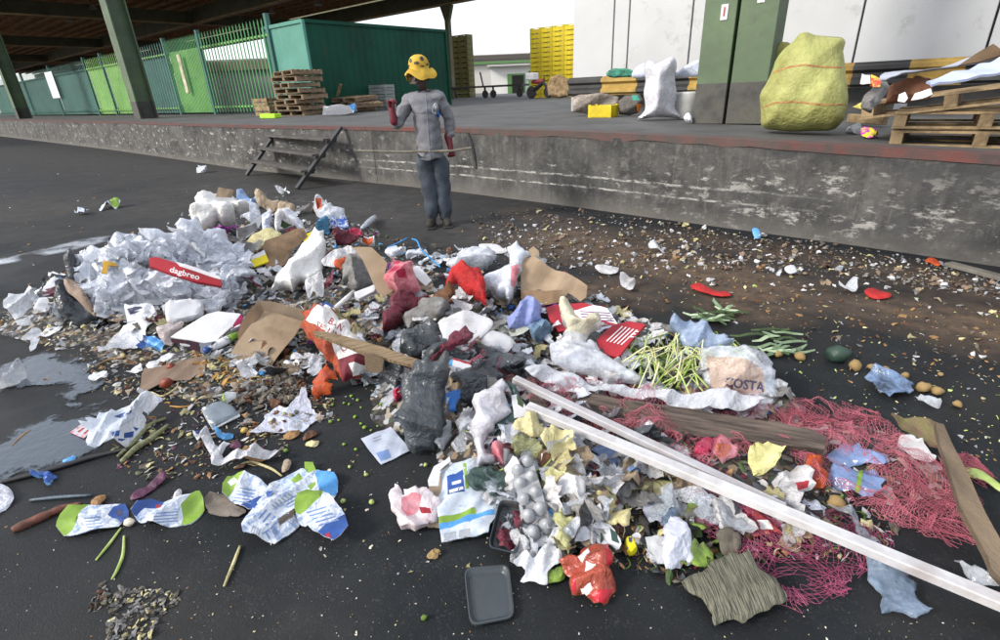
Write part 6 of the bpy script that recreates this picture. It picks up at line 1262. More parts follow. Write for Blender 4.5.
I('flap', None, None, [(238, 341), (250, 326), (264, 311.5), (260, 300.5), (250, 309), (242, 321), (238, 333)], cardin, 60, sm=1, th=.006, wr=.003, lift=.06, anchor=(240, 341), parent=bxo, rag=.15)
decal(bxo, [[(262, 343), (264, 341), (267, 343), (264, 346), (261, 349)]], brownp, 'stain')
osk = I('mesh_sack', 'orange mesh sack with white label and red lettering lying on the rubbish', 'mesh sack', [(303, 322), (305, 316), (310, 311), (318, 309), (326, 312), (336, 317), (346, 324), (355, 332), (362, 342), (366, 352), (369, 364), (367, 372), (356, 378), (344, 381), (338, 375), (333, 366), (326, 357), (318, 348), (309, 338), (304, 330)], [orange_net, M('white_label', (.74, .72, .70), (.64, .61, .58), .6, 8, .2, dirt=.12, dirtc=(.4, .3, .22)), M('maroon_base', c_('#7d2230'), c_('#5e1826'), .6, 30, .5, 100)], 35, puff=.10, wr=.012, fr=6, lift=.06, round_=.8, ps=2.2,
        zones=[([(307, 327), (313, 320), (319, 313.6), (332, 318), (344, 324), (354, 330), (361, 338), (366, 350), (366, 361.6), (352, 363), (339, 364), (333, 352), (327, 342), (317, 334)], 1), ([(339, 364), (366, 359), (370, 366), (366, 373), (352, 379), (342, 382)], 2), ([(349, 369), (368, 368), (365, 374), (353, 378)], 1)])
word(osk, 'BAN', (327.5, 322.5), (341, 331.5), 6.5, inkred, bold=.015); word(osk, 'SELLIN', (314.5, 326), (338, 339.5), 6.0, inkred, bold=.015); word(osk, 'Q', (339, 348), (345, 352), 5, inkred)
wp_ = I('plank', 'pale wooden board lying across the orange mesh sack', 'plank', [(313, 331), (325, 331.5), (345, 336), (366, 342), (395, 352), (425, 362), (424, 366), (416, 367), (395, 361), (366, 353), (345, 345), (325, 338), (315, 335)], plank, 18, sm=1, th=.02, wr=.003, lift=.26, anchor=(370, 355), ps=2.6, rag=.2)
I('end_block', None, None, [(364, 353), (373, 354), (384, 359), (382, 371), (374, 373), (365.5, 370)], plank, 70, sm=1, th=.07, wr=.002, lift=.19, anchor=(374, 373), ps=2.6, rag=.1, parent=wp_)
I('gift_card', 'small blue framed white card above the orange mesh sack', 'card', [(318, 308), (326, 301), (334, 307), (327, 313)], [blue, wht], 40, sm=1, th=.004, wr=0, lift=.10, rag=.1, ps=1.4, zones=[([(321.5, 308), (326, 304), (331, 307.5), (327, 311)], 1)])
tubething('paper_tube', 'rolled white paper tube pointing up behind the mesh sack', 'paper tube', [(331, 312), (354, 292)], .017, wpaper, lift=.10)
I('polystyrene_bar', 'white polystyrene bar right of the rolled paper tube', 'polystyrene', [(354, 293), (374, 284), (378, 287), (377, 291), (358, 299), (354, 297)], foam, 40, sm=1, th=.04, wr=.002, lift=.10, ps=2)
I('cardboard_sheet', 'stiff brown cardboard panel standing in the middle of the mound', 'cardboard', [(353, 248), (371, 247), (378, 254), (387, 263), (384, 275), (390, 283), (394, 290), (385, 296), (378, 293), (371, 278), (363, 260)], card, 55, sm=1, th=.008, wr=.005, lift=.08, rag=.2)
I('fibre_ball', 'grey matted fibre ball beside the brown cardboard panel', 'fibre ball', [(343, 271), (346, 264), (354, 260), (362, 262), (368, 270), (373, 282), (368, 287), (358, 290), (348, 288), (343, 281)], greyc, 45, puff=.10, wr=.03, fr=16, round_=.9, lift=.04, ps=2.2)
I('torn_paper', 'white torn paper behind the grey fibre ball', 'paper', [(322, 262), (328, 255), (338, 249), (352, 247), (360, 256), (345, 262), (338, 268), (326, 268)], wpaper, 40, fold=.02, lift=.05)
I('rind', 'orange peel between torn paper and grey fibre ball', 'peel', [(334, 262), (340, 258), (347, 258), (345, 264), (340, 270), (336, 268)], orange, 45, puff=.02, lift=.09, ps=2)
sw = I('sweet_wrapper_bag', 'pink and crimson sweet wrapper bag right of the cardboard panel', 'wrapper', [(384, 276), (388, 264), (396, 257), (406, 263), (415, 272), (420, 286), (415, 296), (404, 294), (392, 290), (387, 285)], [pinkf, pinkr, violet], 40, puff=.06, wr=.04, fr=12, lift=.05, ps=2.2, zones=[([(388, 281), (396, 272), (402, 276), (396, 285)], 1), ([(397, 257), (401, 258), (400, 268), (394, 268)], 1), ([(386, 262), (391, 262), (390, 274), (385, 276)], 2), ([(398, 285), (406, 280), (408, 286), (400, 290)], 1)])
I('bottle_scrap', 'white foam rectangle right of the sweet wrapper bag', 'foam piece', [(412, 266), (419, 265.5), (431, 280), (425, 285), (416, 275)], foam, 40, sm=1, th=.012, wr=.002, lift=.07, ps=2)
for i, (pl, l, mt, z) in enumerate((
    ([(312, 211), (318, 201), (328, 204), (336, 211), (345, 214), (345, 218), (328, 219), (318, 216)], 'clear bag with orange corner at the far back of the mound', [clear, orange], [([(316, 202), (322, 202), (322, 210), (317, 210)], 1)]),
    ([(318, 232), (320, 224), (323, 219), (329, 221), (331, 231), (326, 233)], 'teal blue cloth scrap below the clear orange cornered bag', [M('teal_cloth', c_('#4f86a8'), c_('#3a6a8c'), .7, 10, .3)], ()),
    ([(330, 222), (340, 220), (348, 224), (346, 231), (336, 232)], 'blue checked wrapper at the back of the mound', [M('blue_check', c_('#3d66b8'), (.6, .62, .68), .5, 40, .1, lo=.48, hi=.52)], ()),
    ([(336, 234), (342, 229), (352, 229), (363, 229), (362, 237), (352, 242), (345, 247), (339, 243)], 'dark red and purple film tangle at the back of the mound', [maroon, pinkr], [([(348, 229), (362, 229), (360, 236), (350, 236)], 1)]),
    ([(357, 239), (364, 237), (374, 243), (373, 248), (364, 246)], 'white and orange wrapper behind the cardboard panel', [foam, orange], [([(362, 238), (374, 243), (373, 248), (363, 245)], 1)]),
    ([(384, 249), (392, 247), (403, 252), (404, 256), (394, 258), (386, 255)], 'white bunched plastic at the foot of the light blue strap', [w_film], ()),
    ([(406, 252), (418, 249), (424, 252), (418, 256), (408, 256)], 'white film scrap right of the light blue strap', [w_film], ()),
    ([(285, 214), (294, 212), (300, 218), (306, 226), (302, 232), (294, 226)], 'crumpled clear bottle film behind the yellow edged cardboard', [clear], ()),
    ([(262, 214), (270, 209), (272, 220), (268, 228), (261, 228)], 'white and blue crumpled carton behind the cream plate', [M('blue_white_film', (.5, .56, .72))], ()),
    ([(272, 220), (284, 217), (296, 222), (298, 229), (284, 230), (274, 229)], 'pale torn packaging with green patch behind the yellow edged cardboard', [wpaper, dkleaf], [([(282, 222), (292, 225), (288, 229), (281, 228)], 1)]),
    ([(240, 212), (254, 209), (262, 212), (258, 219), (246, 222)], 'clear grey film right of the round white sack', [clear], ()),
    ([(192, 228), (196, 225), (199, 229), (196, 233), (191, 232)], 'small magenta film knot left of the round white sack', [violet], ()),
    ([(214, 231), (222, 227), (233, 226), (236, 230), (228, 232), (218, 233)], 'magenta film strip under the round white sack', [violet], ()),
    ([(202, 233), (208, 230), (212, 232), (208, 235), (203, 236)], 'mustard peel under the round white sack', [tanp], ()),
    ([(204, 236), (214, 235), (226, 240), (218, 245), (208, 243)], 'dark clear film fold between the sack and white film bag', [clearg], ()),
)): I('film_scrap' if mt[0] is not wpaper else 'packaging', l, 'film' if mt[0] is not wpaper else 'packaging', pl, mt, 40, puff=.03, wr=.025, fr=12, lift=.05, ps=2, zones=z)
tubething('plastic_bottle', 'white plastic bottle lying at the back right of the mound', 'bottle', [(362, 228), (375, 217)], .03, w_film, lift=.05, rr=[.02, .034, .036, .03])
tubething('strap', 'light blue strap rising from the left of the back litter', 'strap', [(388, 247.5), (398, 243), (407.5, 238)], .008, M('blue_strap', c_('#3fa0e0'), c_('#2f86c4'), .4), lift=.06, n=6)
tubething('strap', 'light blue strap curling down toward the white bag', 'strap', [(412, 239), (417, 241), (421, 249), (430, 258), (440, 267)], .008, M('blue_strap', c_('#3fa0e0')), lift=.06, n=6)
tubething('strap', 'short light blue strap joining the two longer blue straps', 'strap', [(402, 254), (411, 251), (421, 249.5)], .007, M('blue_strap', c_('#3fa0e0')), lift=.05, n=6)
# ---- middle
I('plastic_bag', 'white crumpled bag with faint print behind the red cloth', 'plastic bag', [(448, 257), (456, 252), (472, 251), (486, 250.5), (495, 258), (494, 264), (484, 269), (470, 272), (454, 270), (447, 264)], w_film, 40, puff=.08, wr=.03, lift=.03)
I('foam_tray', 'small white foam tray at the back right of the mound', 'foam tray', [(480, 246), (492, 244), (502, 248), (508, 252), (498, 254), (484, 252)], foam, 30, puff=.03, wr=.003, ps=2)
I('cloth', 'bright red crumpled cloth in the middle of the mound', 'cloth', [(444, 286), (447, 275), (454, 269), (461, 266), (472, 271), (480.6, 274), (483, 283), (486, 291), (487, 301), (483, 305), (477, 299), (470, 294), (458, 286)], redcl, 42, puff=.05, wr=.03, fr=9, lift=.08)
I('plastic_bag', 'knotted white bag with pink corner right of the red cloth', 'plastic bag', [(483, 281), (492, 273), (506, 268), (510, 258), (508, 249), (516, 246), (526, 248), (532, 254), (524, 264), (519, 272), (516, 284), (514, 296), (507, 302), (498, 296), (486, 292)], [w_film, pinkf], 42, puff=.08, wr=.04, fr=10, lift=.05, zones=[([(511, 274), (520, 268), (518, 292), (511, 294)], 1)])
cbt = I('cardboard_box', 'large crushed tan cardboard sheet at the back right of the mound', 'cardboard box', [(520, 266), (525, 259), (533, 257), (545, 264), (556, 270), (567, 275), (578, 280), (587, 287), (586, 298), (580, 302), (568, 293), (562, 302), (548, 304), (534, 305), (521, 298)], card, 42, sm=1, th=.01, fold=.02, lift=.04, rag=.3)
I('fold_panel', None, None, [(521, 290), (545, 292), (562, 290), (560, 302), (536, 306), (521, 299)], cardin, 60, sm=1, lift=.06, fold=.006, parent=cbt, anchor=(540, 306))
I('cardboard_piece', 'small tan card upright behind the large cardboard sheet', 'cardboard', [(528, 250), (533, 247), (539, 252), (540, 259), (532, 258)], card, 60, sm=1, lift=.05, ps=2, th=.006)
I('net_sack', 'maroon net sack lying left of the grey dirty sheet', 'net', [(383, 325), (386, 312), (390, 300), (399, 294), (412, 293), (425, 296), (428, 304), (418, 308), (409, 311), (401, 317), (397, 328), (384, 334)], maroon, 38, puff=.05, wr=.03, fr=14, lift=.05)
I('net_sack', 'maroon net twisted across the white foam trays', 'net', [(428, 363), (436, 353), (444, 345), (450, 338), (458, 329), (466, 327), (474, 332), (470, 339), (460, 345), (450, 351), (440, 358)], maroon, 35, puff=.03, wr=.015, fr=14, lift=.13, anchor=(440, 358))
I('dirty_sheet', 'grey dirty plastic sheet bunched in the middle of the mound', 'plastic sheet', [(405, 312), (418, 306), (433, 302), (445, 307), (448, 314), (440, 320), (428, 319), (416, 322), (407, 327)], greyc, 38, puff=.04, wr=.03, fr=14, lift=.06)
I('husk', 'dark hollow brown husk above the grey dirty sheet', 'husk', [(432, 301), (437, 292), (444, 286), (453, 287), (454, 296), (451, 303), (441, 303)], brownp, 50, puff=.03, wr=.02, lift=.05, ps=2)
I('foam_tray', 'large white foam tray lying in the middle of the mound', 'foam tray', [(438, 323), (446, 318), (466, 311.5), (478, 314), (490, 318.5), (493, 325), (484, 335), (474, 342), (462, 348), (446, 347), (442, 336)], foam, 25, sm=2, puff=.025, wr=.004, round_=.15, lift=.06, rag=.2)
I('foam_tray', 'smaller rounded white foam bowl right of the large foam tray', 'foam bowl', [(481, 341), (486, 334), (493, 331), (505, 334), (513, 339), (512, 347), (504, 353), (494, 349), (484, 346)], foam, 28, sm=2, puff=.025, wr=.003, round_=.2, lift=.08, rag=.1)
I('cloth', 'lilac blue crumpled cloth right of the foam bowls', 'cloth', [(504, 323), (512, 314), (522, 304), (530, 307), (539, 312), (540, 320), (534, 327), (524, 326), (512, 328)], lilac, 38, puff=.05, wr=.03, fr=9, lift=.05)
I('film_scrap', 'purple crumpled film between lilac cloth and red printed boxes', 'film', [(538, 308), (543, 301), (551, 300), (556, 304), (552, 312), (544, 314)], violet, 40, puff=.03, wr=.02, ps=2)
I('plastic_sheet', 'pale green white film strip right of the large foam tray', 'film', [(492, 325), (504, 326), (520, 326), (532, 326), (526, 334), (512, 335), (498, 331)], M('green_white_film', (.5, .55, .45), (.6, .6, .55), .4, 9, .3), 30, fold=.01, lift=.05)
I('plastic_bag', 'black film bag folded left of the large foam tray', 'plastic bag', [(401, 352), (408, 338), (416, 328), (426, 320), (437, 323), (441, 333), (442, 343), (434, 356), (420, 360)], black, 35, puff=.04, wr=.035, fr=9, lift=.05)
I('plastic_bag', 'black film bag spread below the foam bowl', 'plastic bag', [(426, 362), (440, 352), (455, 345), (468, 340), (484, 347), (500, 351), (514, 359), (524, 368), (505, 374), (480, 370), (455, 372), (436, 370)], black, 32, puff=.04, wr=.035, fr=9, lift=.05)
I('plastic_bag', 'black film bag behind the small box with red edges', 'plastic bag', [(448, 378), (460, 370), (475, 366), (488, 363), (504, 377), (494, 386), (480, 398), (468, 408), (462, 398), (458, 384)], black, 35, puff=.04, wr=.04, fr=10, lift=.04)
I('plastic_bag', 'glossy black bag lump under the pale wooden board', 'plastic bag', [(384, 364), (394, 362), (404, 368), (402, 380), (399, 390), (390, 389), (385, 378)], black, 45, puff=.05, wr=.03)
I('plastic_bag', 'tall dusty black refuse bag hanging down the front of the mound', 'refuse bag', [(403, 374), (409, 367), (420, 362), (434, 359), (446, 356), (449, 366), (448, 380), (446, 398), (442, 420), (439, 441), (434, 450), (420, 453), (408.6, 448), (401, 430), (397, 416), (399, 400)], M('dusty_black_film', (.062, .072, .080), (.035, .042, .050), .35, 6, .5, 20, dirt=.3, dirtc=(.14, .13, .115)), 48, puff=.07, wr=.04, fr=7, lift=.02, pmax=2200)
sb = I('small_box', 'small white box with red edges and blue corner on the black bag', 'box', [(447, 362), (454, 358), (471, 363), (470.5, 376), (447, 375.5)], [M('box_white', (.68, .68, .72), (.58, .58, .62), .5, 6, .05), red, sky_b], 60, sm=1, th=.05, wr=.001, lift=.09, rag=.1, ps=2, zones=[([(453, 357), (471.5, 362.5), (471, 365), (453, 360)], 1), ([(446, 356), (453.5, 356), (452, 366), (446, 366)], 2)])
I('plastic_tray', 'bright blue plastic scoop between the black bags', 'scoop', [(445, 397), (452, 393), (464, 388), (463, 393), (458, 404), (454, 412), (448, 410), (450, 402), (446, 406)], M('bright_blue_plastic', c_('#2f7fd0'), c_('#1e5fae'), .35, 6), 50, th=.006, wr=.008, lift=.04, ps=2)
I('carton', 'grey and lime printed carton below the blue scoop', 'carton', [(452, 444), (458, 437), (466, 430), (472, 446), (466, 452), (457, 453)], [M('grey_print_pack', (.35, .36, .38), (.18, .19, .21), .5, 8), lime], 30, sm=1, th=.02, wr=.003, lift=.02, ps=2, zones=[([(464, 430), (468, 430), (474, 445), (470, 446)], 1)])
I('film_scrap', 'shiny white and black film strip beside the tall refuse bag', 'film', [(436, 448), (440, 436), (447, 424), (453, 424), (450, 436), (442, 450)], clearg, 40, puff=.02, wr=.02, ps=2)
I('film_scrap', 'crinkled clear film above the grey and lime carton', 'film', [(456, 424), (462, 417), (470, 416), (474, 426), (466, 430), (458, 430)], clear, 35, puff=.03, wr=.03, ps=2)
I('cloth', 'small crimson rag peeping out left of the tall refuse bag', 'rag', [(392, 398), (394, 390), (402, 385), (403, 393), (399, 400)], pinkr, 45, puff=.03, wr=.02, ps=2)
I('plastic_bag', 'milky white bag stretched around a dark tray near the pole ends', 'plastic bag', [(472, 430), (472, 412), (477, 397), (486, 386), (497, 379.6), (509, 382), (506, 392), (509, 404), (511, 416), (498, 427), (489, 434), (486, 448), (494, 460), (484, 466), (474, 455)], M('milky_film', (.62, .61, .66), (.45, .44, .48), .3, 7, .5, 24, alo=.8, alpha=1.), 42, puff=.07, wr=.05, fr=9, lift=.03)
dt_ = I('food_tray', 'tilted dark green food tray with white card by the pole ends', 'food tray', [(507, 383), (514, 387), (523, 399), (530, 410), (527, 417), (516, 424), (502, 430), (490, 438), (494, 424), (508, 414), (512, 402)], M('dark_green_tray', (.02, .05, .045), (.03, .07, .06), .3, 6), 40, puff=.02, wr=.004, lift=.07, ps=2.2)
I('card_insert', None, None, [(512, 396), (517, 395), (527, 410), (526, 417), (513, 419)], [foam, dkleaf], 42, sm=1, lift=.10, th=.004, wr=.002, ps=2, parent=dt_, zones=[([(516, 394), (524, 402), (523, 408), (518, 404)], 1)])
I('wrapper', 'red, blue and white striped wrapper scrap below the milky bag', 'wrapper', [(484, 441), (492, 437), (503, 436), (506, 441), (497, 452), (491, 450)], [M('wrap_white', (.6, .62, .7), None, .5), red, blue], 35, fold=.01, lift=.06, ps=1.8, zones=[([(491, 452), (500, 437), (505, 439), (497, 453)], 1), ([(489, 447), (496, 436), (500, 437), (493, 449)], 2)])
I('film_bundle', 'lilac and pink dirty film bundle below the dark green tray', 'film', [(488, 452), (498, 446), (508, 443), (513, 452), (512, 464), (500, 467), (490, 462)], pinkf, 40, puff=.05, wr=.04, fr=12, ps=2.2)
I('netting', 'dark green net bundle above the black tray', 'netting', [(466, 478), (474, 470), (486, 466), (498, 468), (508, 474), (512, 486), (506, 496), (494, 500), (486, 492), (474, 490)], M('dark_green_net', (.02, .05, .045), (.05, .09, .08), .5, 30, .8, 90), 30, puff=.05, wr=.03, fr=14, lift=.02)
cover('loose crinkled white film rags lying over the two big white bags', ('big rounded translucent white bag at the left of the mound', 'large bunched white film bag right of the big rounded bag', 'torn clear film bag below the red carton on the left mound'), [(78, 262), (110, 245), (150, 244), (190, 232), (240, 248), (254, 272), (240, 300), (160, 300), (112, 316), (88, 300)], 120, [w_film, clear, paper, w_film, w_film, clear], .07, .15, 81)
cover('loose dusty black film rags lying over the black bags', ('black film bag folded left of the large foam tray', 'black film bag spread below the foam bowl', 'black film bag behind the small box with red edges'), [(398, 350), (430, 322), (500, 345), (524, 366), (480, 400), (440, 450), (408, 446)], 14, [black], .06, .12, 82)
# ---- husks, egg tray, front
hk = 'husk'
I(hk, 'broad cream maize husk above the streaked green husk ball', hk, [(513.5, 427), (524, 419), (534, 414), (541, 421), (545.5, 428), (543, 436), (532, 438), (521, 434)], husk, 30, puff=.025, wr=.01, lift=.10, anchor=(530, 438))
I(hk, 'cream maize husk forked into two below the lower white pole', hk, [(541, 439.5), (546, 432), (552, 428), (566, 431), (574, 436), (577, 452), (566, 449), (560, 456), (554, 461), (551, 452), (546, 450)], husk, 30, puff=.02, wr=.012, lift=.06)
I(hk, 'long curved green cream husk strip running to the right', hk, [(576, 448), (584, 451), (596, 460), (608, 468), (618, 477), (628, 482), (650, 481), (672, 482), (694, 484), (690, 492), (672, 495), (650, 493), (626, 491), (608, 486), (594, 472), (584, 460)], M('husk_strip', c_('#aaa67c'), c_('#8a8860'), .6, 9, .3, dirt=.1), 14, puff=.02, wr=.008, lift=.03)
I(hk, 'rounded streaked green grey husk ball left of the forked husk', hk, [(512, 449), (514, 440), (518, 434), (528, 436), (538, 440), (545, 449), (540, 458), (528, 456), (516, 454)], huskg, 40, puff=.05, wr=.01, fr=12, lift=.03, round_=.9)
I('vegetable_scrap', 'brown rooty onion end beside the egg tray', 'onion end', [(538, 456), (546, 450), (553, 456), (554, 466), (546, 470), (539, 464)], brownp, 40, puff=.04, wr=.015, ps=2)
I('lettuce_leaf', 'pale yellow lettuce leaf at the upper right of the egg tray', 'lettuce leaf', [(541, 478), (550, 474), (560, 477), (570, 476), (580, 482), (588, 492), (580, 500), (566, 497), (556, 502), (546, 496), (540, 487)], M('pale_lettuce', c_('#c4c188'), c_('#a5a468'), .6, 14, .4), 25, puff=.035, wr=.03, fr=14, lift=.02)
I('lettuce_leaf', 'white crumpled cabbage leaf right of the pale yellow leaf', 'cabbage leaf', [(552, 484), (564, 478), (578, 480), (586, 490), (582, 500), (570, 494), (558, 498)], foam, 28, puff=.02, wr=.02, fr=14, lift=.06, ps=2.2)
I('plastic_sheet', 'grey brown crumpled film across the middle of the vegetable scraps', 'film', [(550, 511), (558, 500), (572, 493), (584, 494), (592, 503), (600, 516), (602, 526), (588, 520), (574, 513), (560, 514)], M('grey_brown_film', (.32, .31, .29), (.20, .19, .18), .4, 9, .5), 28, puff=.03, wr=.03, fr=12, lift=.04)
I('lettuce_leaf', 'large cream cabbage leaf right of the grey brown film', 'cabbage leaf', [(596, 494), (604, 491), (615, 491), (618, 504), (631, 512), (628, 522), (622, 530), (610, 524), (600, 521), (597, 508)], husk, 30, puff=.04, wr=.02, fr=9, lift=.02)
I('lettuce_leaf', 'curled pale leaf strip between egg tray and red film packet', 'leaf', [(552, 518), (556, 512), (564, 512), (570, 520), (574, 532), (572, 548), (566, 556), (560, 546), (556, 532)], M('pale_lettuce', c_('#c4c188')), 28, puff=.025, wr=.02, fr=12, lift=.03)
I('paper_sheet', 'folded white paper napkin at the front edge below the egg tray', 'napkin', [(514, 562), (519, 556), (524, 551), (532, 557.5), (542, 549), (553, 542), (562.5, 560), (554, 567), (546, 572.5), (546, 586), (534, 584), (521, 580), (525, 572)], paper, 15, fold=.016, lift=.012)
I('lettuce_leaf', 'small green leaf under the folded white napkin', 'leaf', [(546, 572), (556, 567), (566, 568), (564, 578), (552, 582), (546, 584)], greenl, 6, puff=.01, wr=.008)
rp = I('film_packet', 'crumpled orange red transparent packet with white labels in the foreground', 'packet', [(562, 558), (568, 552), (575, 555), (582, 547), (590, 542), (602, 542), (611, 544), (611, 558), (612, 572), (616, 588), (610, 598), (602.5, 606), (588, 601), (573, 595), (568, 584), (564, 572)], [M('orange_red_film', c_('#b8503a'), c_('#8e3426'), .3, 14, .5, 30), M('red_seal', c_('#b01a2a'), None, .35, 6, .2), wht], 16, puff=.03, wr=.025, fr=12, lift=.01, ps=2.6, zones=[([(604, 544), (612, 544), (612, 572), (606, 570)], 1), ([(590, 596), (614, 590), (604, 606), (594, 604)], 1), ([(586, 566), (596, 572), (590, 576), (585, 577)], 2), ([(581, 592), (590, 587), (592, 593), (584, 598)], 2), ([(578, 562), (588, 550), (590, 556), (582, 566)], 2), ([(572, 585), (576, 584), (576, 595), (572, 594)], 1)])
I('foam_tray', 'white foam tray half with dark green lining behind the red packet', 'foam tray', [(586, 524), (598, 523), (610, 525), (617, 534), (622, 545), (617, 549), (606, 540), (598, 534)], [foam, M('dark_green_tray', (.02, .05, .045))], 20, sm=2, th=.006, wr=.006, lift=.03, zones=[([(610, 528), (616, 532), (620, 544), (612, 540)], 1)])
I('plastic_sheet', 'torn white film strip left of the foam tray half', 'film', [(566, 524), (576, 524), (589, 527), (590, 536), (578, 538), (570, 534)], paper, 20, fold=.012, lift=.03, ps=2.4)
I('small_bottle', 'small yellow bottle with black hole at the edge of the scraps', 'bottle', [(625, 540), (631, 537), (636, 544), (636.5, 553), (630, 556), (625, 550)], [M('yellow_bottle', c_('#d8cc1e'), c_('#b8ac14'), .4), ink], 15, puff=.02, wr=.002, ps=1.6, rag=.1, zones=[([(628, 540), (632, 540), (632, 545), (629, 545)], 1)])
I('paper_scrap', 'small white scrap above the yellow bottle', 'paper', [(633, 535), (638, 532), (641, 537), (638, 544), (634, 541)], paper, 15, fold=.006, ps=1.8)
et = empty('egg_tray', tuple(cast([(533, 520)], .02)[0]), label='silver grey moulded egg tray lying on the rubbish', cat='egg tray')
I('tray_base', None, None, [(513, 470), (518, 460), (527, 455), (532, 458), (536, 472), (541, 488), (547, 508), (553, 535), (546, 543), (537, 548), (528, 543), (522, 520), (516, 495)], silver, 28, sm=2, th=.006, wr=.006, lift=.03, parent=et, anchor=(538, 548))
A0 = cast([(538, 548)], .03)[0]
for (x, y, r_) in ((518, 470, .019), (527, 462, .019), (520, 484, .020), (531, 477, .020), (524, 500, .021), (535, 493, .021), (528, 516, .022), (540, 509, .022), (533, 533, .023), (546, 526, .023)):
    k_ = REG[-1][1]; rr = ray(x, y); p = CC + rr * (((k_['A'] - CC) @ k_['n']) / (rr @ k_['n'])); b = MB(); b.smooth = True; b.lathe(p, [(r_ * 1.35, 0), (r_ * 1.1, r_ * .45), (r_ * .85, r_ * 1.15), (r_ * .55, r_ * 1.65), (r_ * .2, r_ * 1.85), (r_ * .02, r_ * 1.87)], 12, axis=tuple(k_['n'])); b.build('cup', silver, et)
def tray(label, corners, depth, mat, tiltd=8, lift=.01, ribs=3):
    """shallow food tray: rim, sloping walls and a recessed floor with ribs, built in its own plane"""
    low = max(corners, key=lambda c: c[1]); A = cast([low], lift)[0]; h = A - CC; h[2] = 0; h /= np.linalg.norm(h); u = np.cross(h, UP); t = math.radians(tiltd); v = h * math.cos(t) + UP * math.sin(t); n = np.cross(u, v)
    if n[2] < 0: n = -n
    W4 = [CC + ray(*c) * (((A - CC) @ n) / (ray(*c) @ n)) for c in corners]; cen = sum(W4) / 4
    def ring(f, z, k=4, rc=.18):
        out = []
        for i in range(4):
            p0, p, p1 = W4[i - 1], W4[i], W4[(i + 1) % 4]
            for j in range(k + 1):
                s = j / k; a = p + (p0 - p) * rc; b_ = p + (p1 - p) * rc; q = a * (1 - s) ** 2 + p * 2 * s * (1 - s) + b_ * s * s; out.append(cen + (q - cen) * f + n * z)
        return out
    b = MB(); rings = [ring(1, 0), ring(1, .005), ring(.95, .006), ring(.90, -.0), ring(.84, -depth + .004), ring(.80, -depth), ring(.0, -depth)]; m = len(rings[0]); sh = depth + .002
    for R_ in rings: b.v += [tuple(p + n * sh) for p in R_]
    for i in range(len(rings) - 1):
        for j in range(m): b.f.append((i * m + j, i * m + (j + 1) % m, (i + 1) * m + (j + 1) % m, (i + 1) * m + j)); b.mi.append(0)
    nb = len(b.v); under = [ring(1, -.0015), ring(.86, -depth - .002), ring(0, -depth - .002)]
    for R_ in under: b.v += [tuple(p + n * sh) for p in R_]
    for i in range(2):
        for j in range(m): b.f.append((nb + i * m + j, nb + (i + 1) * m + j, nb + (i + 1) * m + (j + 1) % m, nb + i * m + (j + 1) % m)); b.mi.append(0)
    for j in range(m): b.f.append((j, nb + j, nb + (j + 1) % m, (j + 1) % m)); b.mi.append(0)
    r = empty('black_food_tray', tuple(A), label=label, cat='food tray'); b.build('shell', mat, r)
    for i in range(ribs):
        f = (i - (ribs - 1) / 2) / max(1, ribs) * 1.1; a = cen + (W4[0] - W4[3]) * .3 + (W4[1] - W4[0]) * f * .6; c_2 = cen - (W4[0] - W4[3]) * .3 + (W4[1] - W4[0]) * f * .6; MB().beam(a + n * .004, c_2 + n * .004, .006, .005, n).build('rib', mat, r)
    return r
tray('ribbed black food tray leaning against the egg tray', [(500, 503), (526, 507), (518, 558), (488, 551)], .028, blackd, 22, .01, 4)
tray('flat grey black plastic tray lying alone in the bottom foreground', [(464, 571), (509, 567), (515, 620), (470, 629)], .008, M('grey_black_tray', (.045, .055, .062), (.03, .038, .044), .38, 5, .1, dirt=.2, dirtc=(.10, .10, .09)), 2, .004, 0)
bb = I('maize_bag', 'flattened white maize meal bag with blue square and green band', 'meal bag', [(440, 470), (452, 464), (468, 461), (486, 464), (492, 480), (494, 500), (496, 514), (490, 528), (489, 538), (466, 541), (441, 545), (439, 528), (438, 500)], [M('meal_bag_print', (.58, .64, .74), (.45, .54, .68), .4, 30, .2, 26, lo=.45, hi=.6, dirt=.12, dirtc=(.2, .2, .2)), blue, lime, sky_b, wht, M('grey_panel', (.25, .28, .32), (.5, .55, .62), .4, 14)], 8, sm=1, wr=.01, fr=6, lift=.012, th=.006,
      zones=[([(447, 478), (463, 474), (465, 494), (448, 498)], 1), ([(436, 520), (475, 508.5), (476, 514), (438, 526)], 2), ([(438, 526), (476, 514), (497, 510), (497, 516), (478, 520), (440, 531)], 3), ([(468, 464), (488, 464), (492, 484), (472, 488)], 5)])
decal(bb, [[(449, 490), (463, 486), (463.5, 489), (449.5, 493)], [(452, 482), (461, 479.5), (461, 482.5), (452, 485)]], wht, 'print'); decal(bb, [[(444, 533), (456, 531), (456, 540), (444, 542)], [(459, 530), (470, 528), (470, 537), (459, 539)]], greyp, 'print'); decal(bb, [[(463, 463), (466, 463), (469, 488), (466, 489)]], lime, 'print')
I('carton', 'folded brown and white carton flap behind the maize meal bag', 'carton', [(428, 480), (434, 468), (450, 456), (452, 462), (441, 472), (440, 500), (440, 527), (428, 527), (430, 500)], [kraft, foam], 14, sm=1, th=.006, wr=.004, lift=.01, zones=[([(426, 466), (452, 454), (452, 464), (440, 474), (438, 486), (426, 486)], 1)])
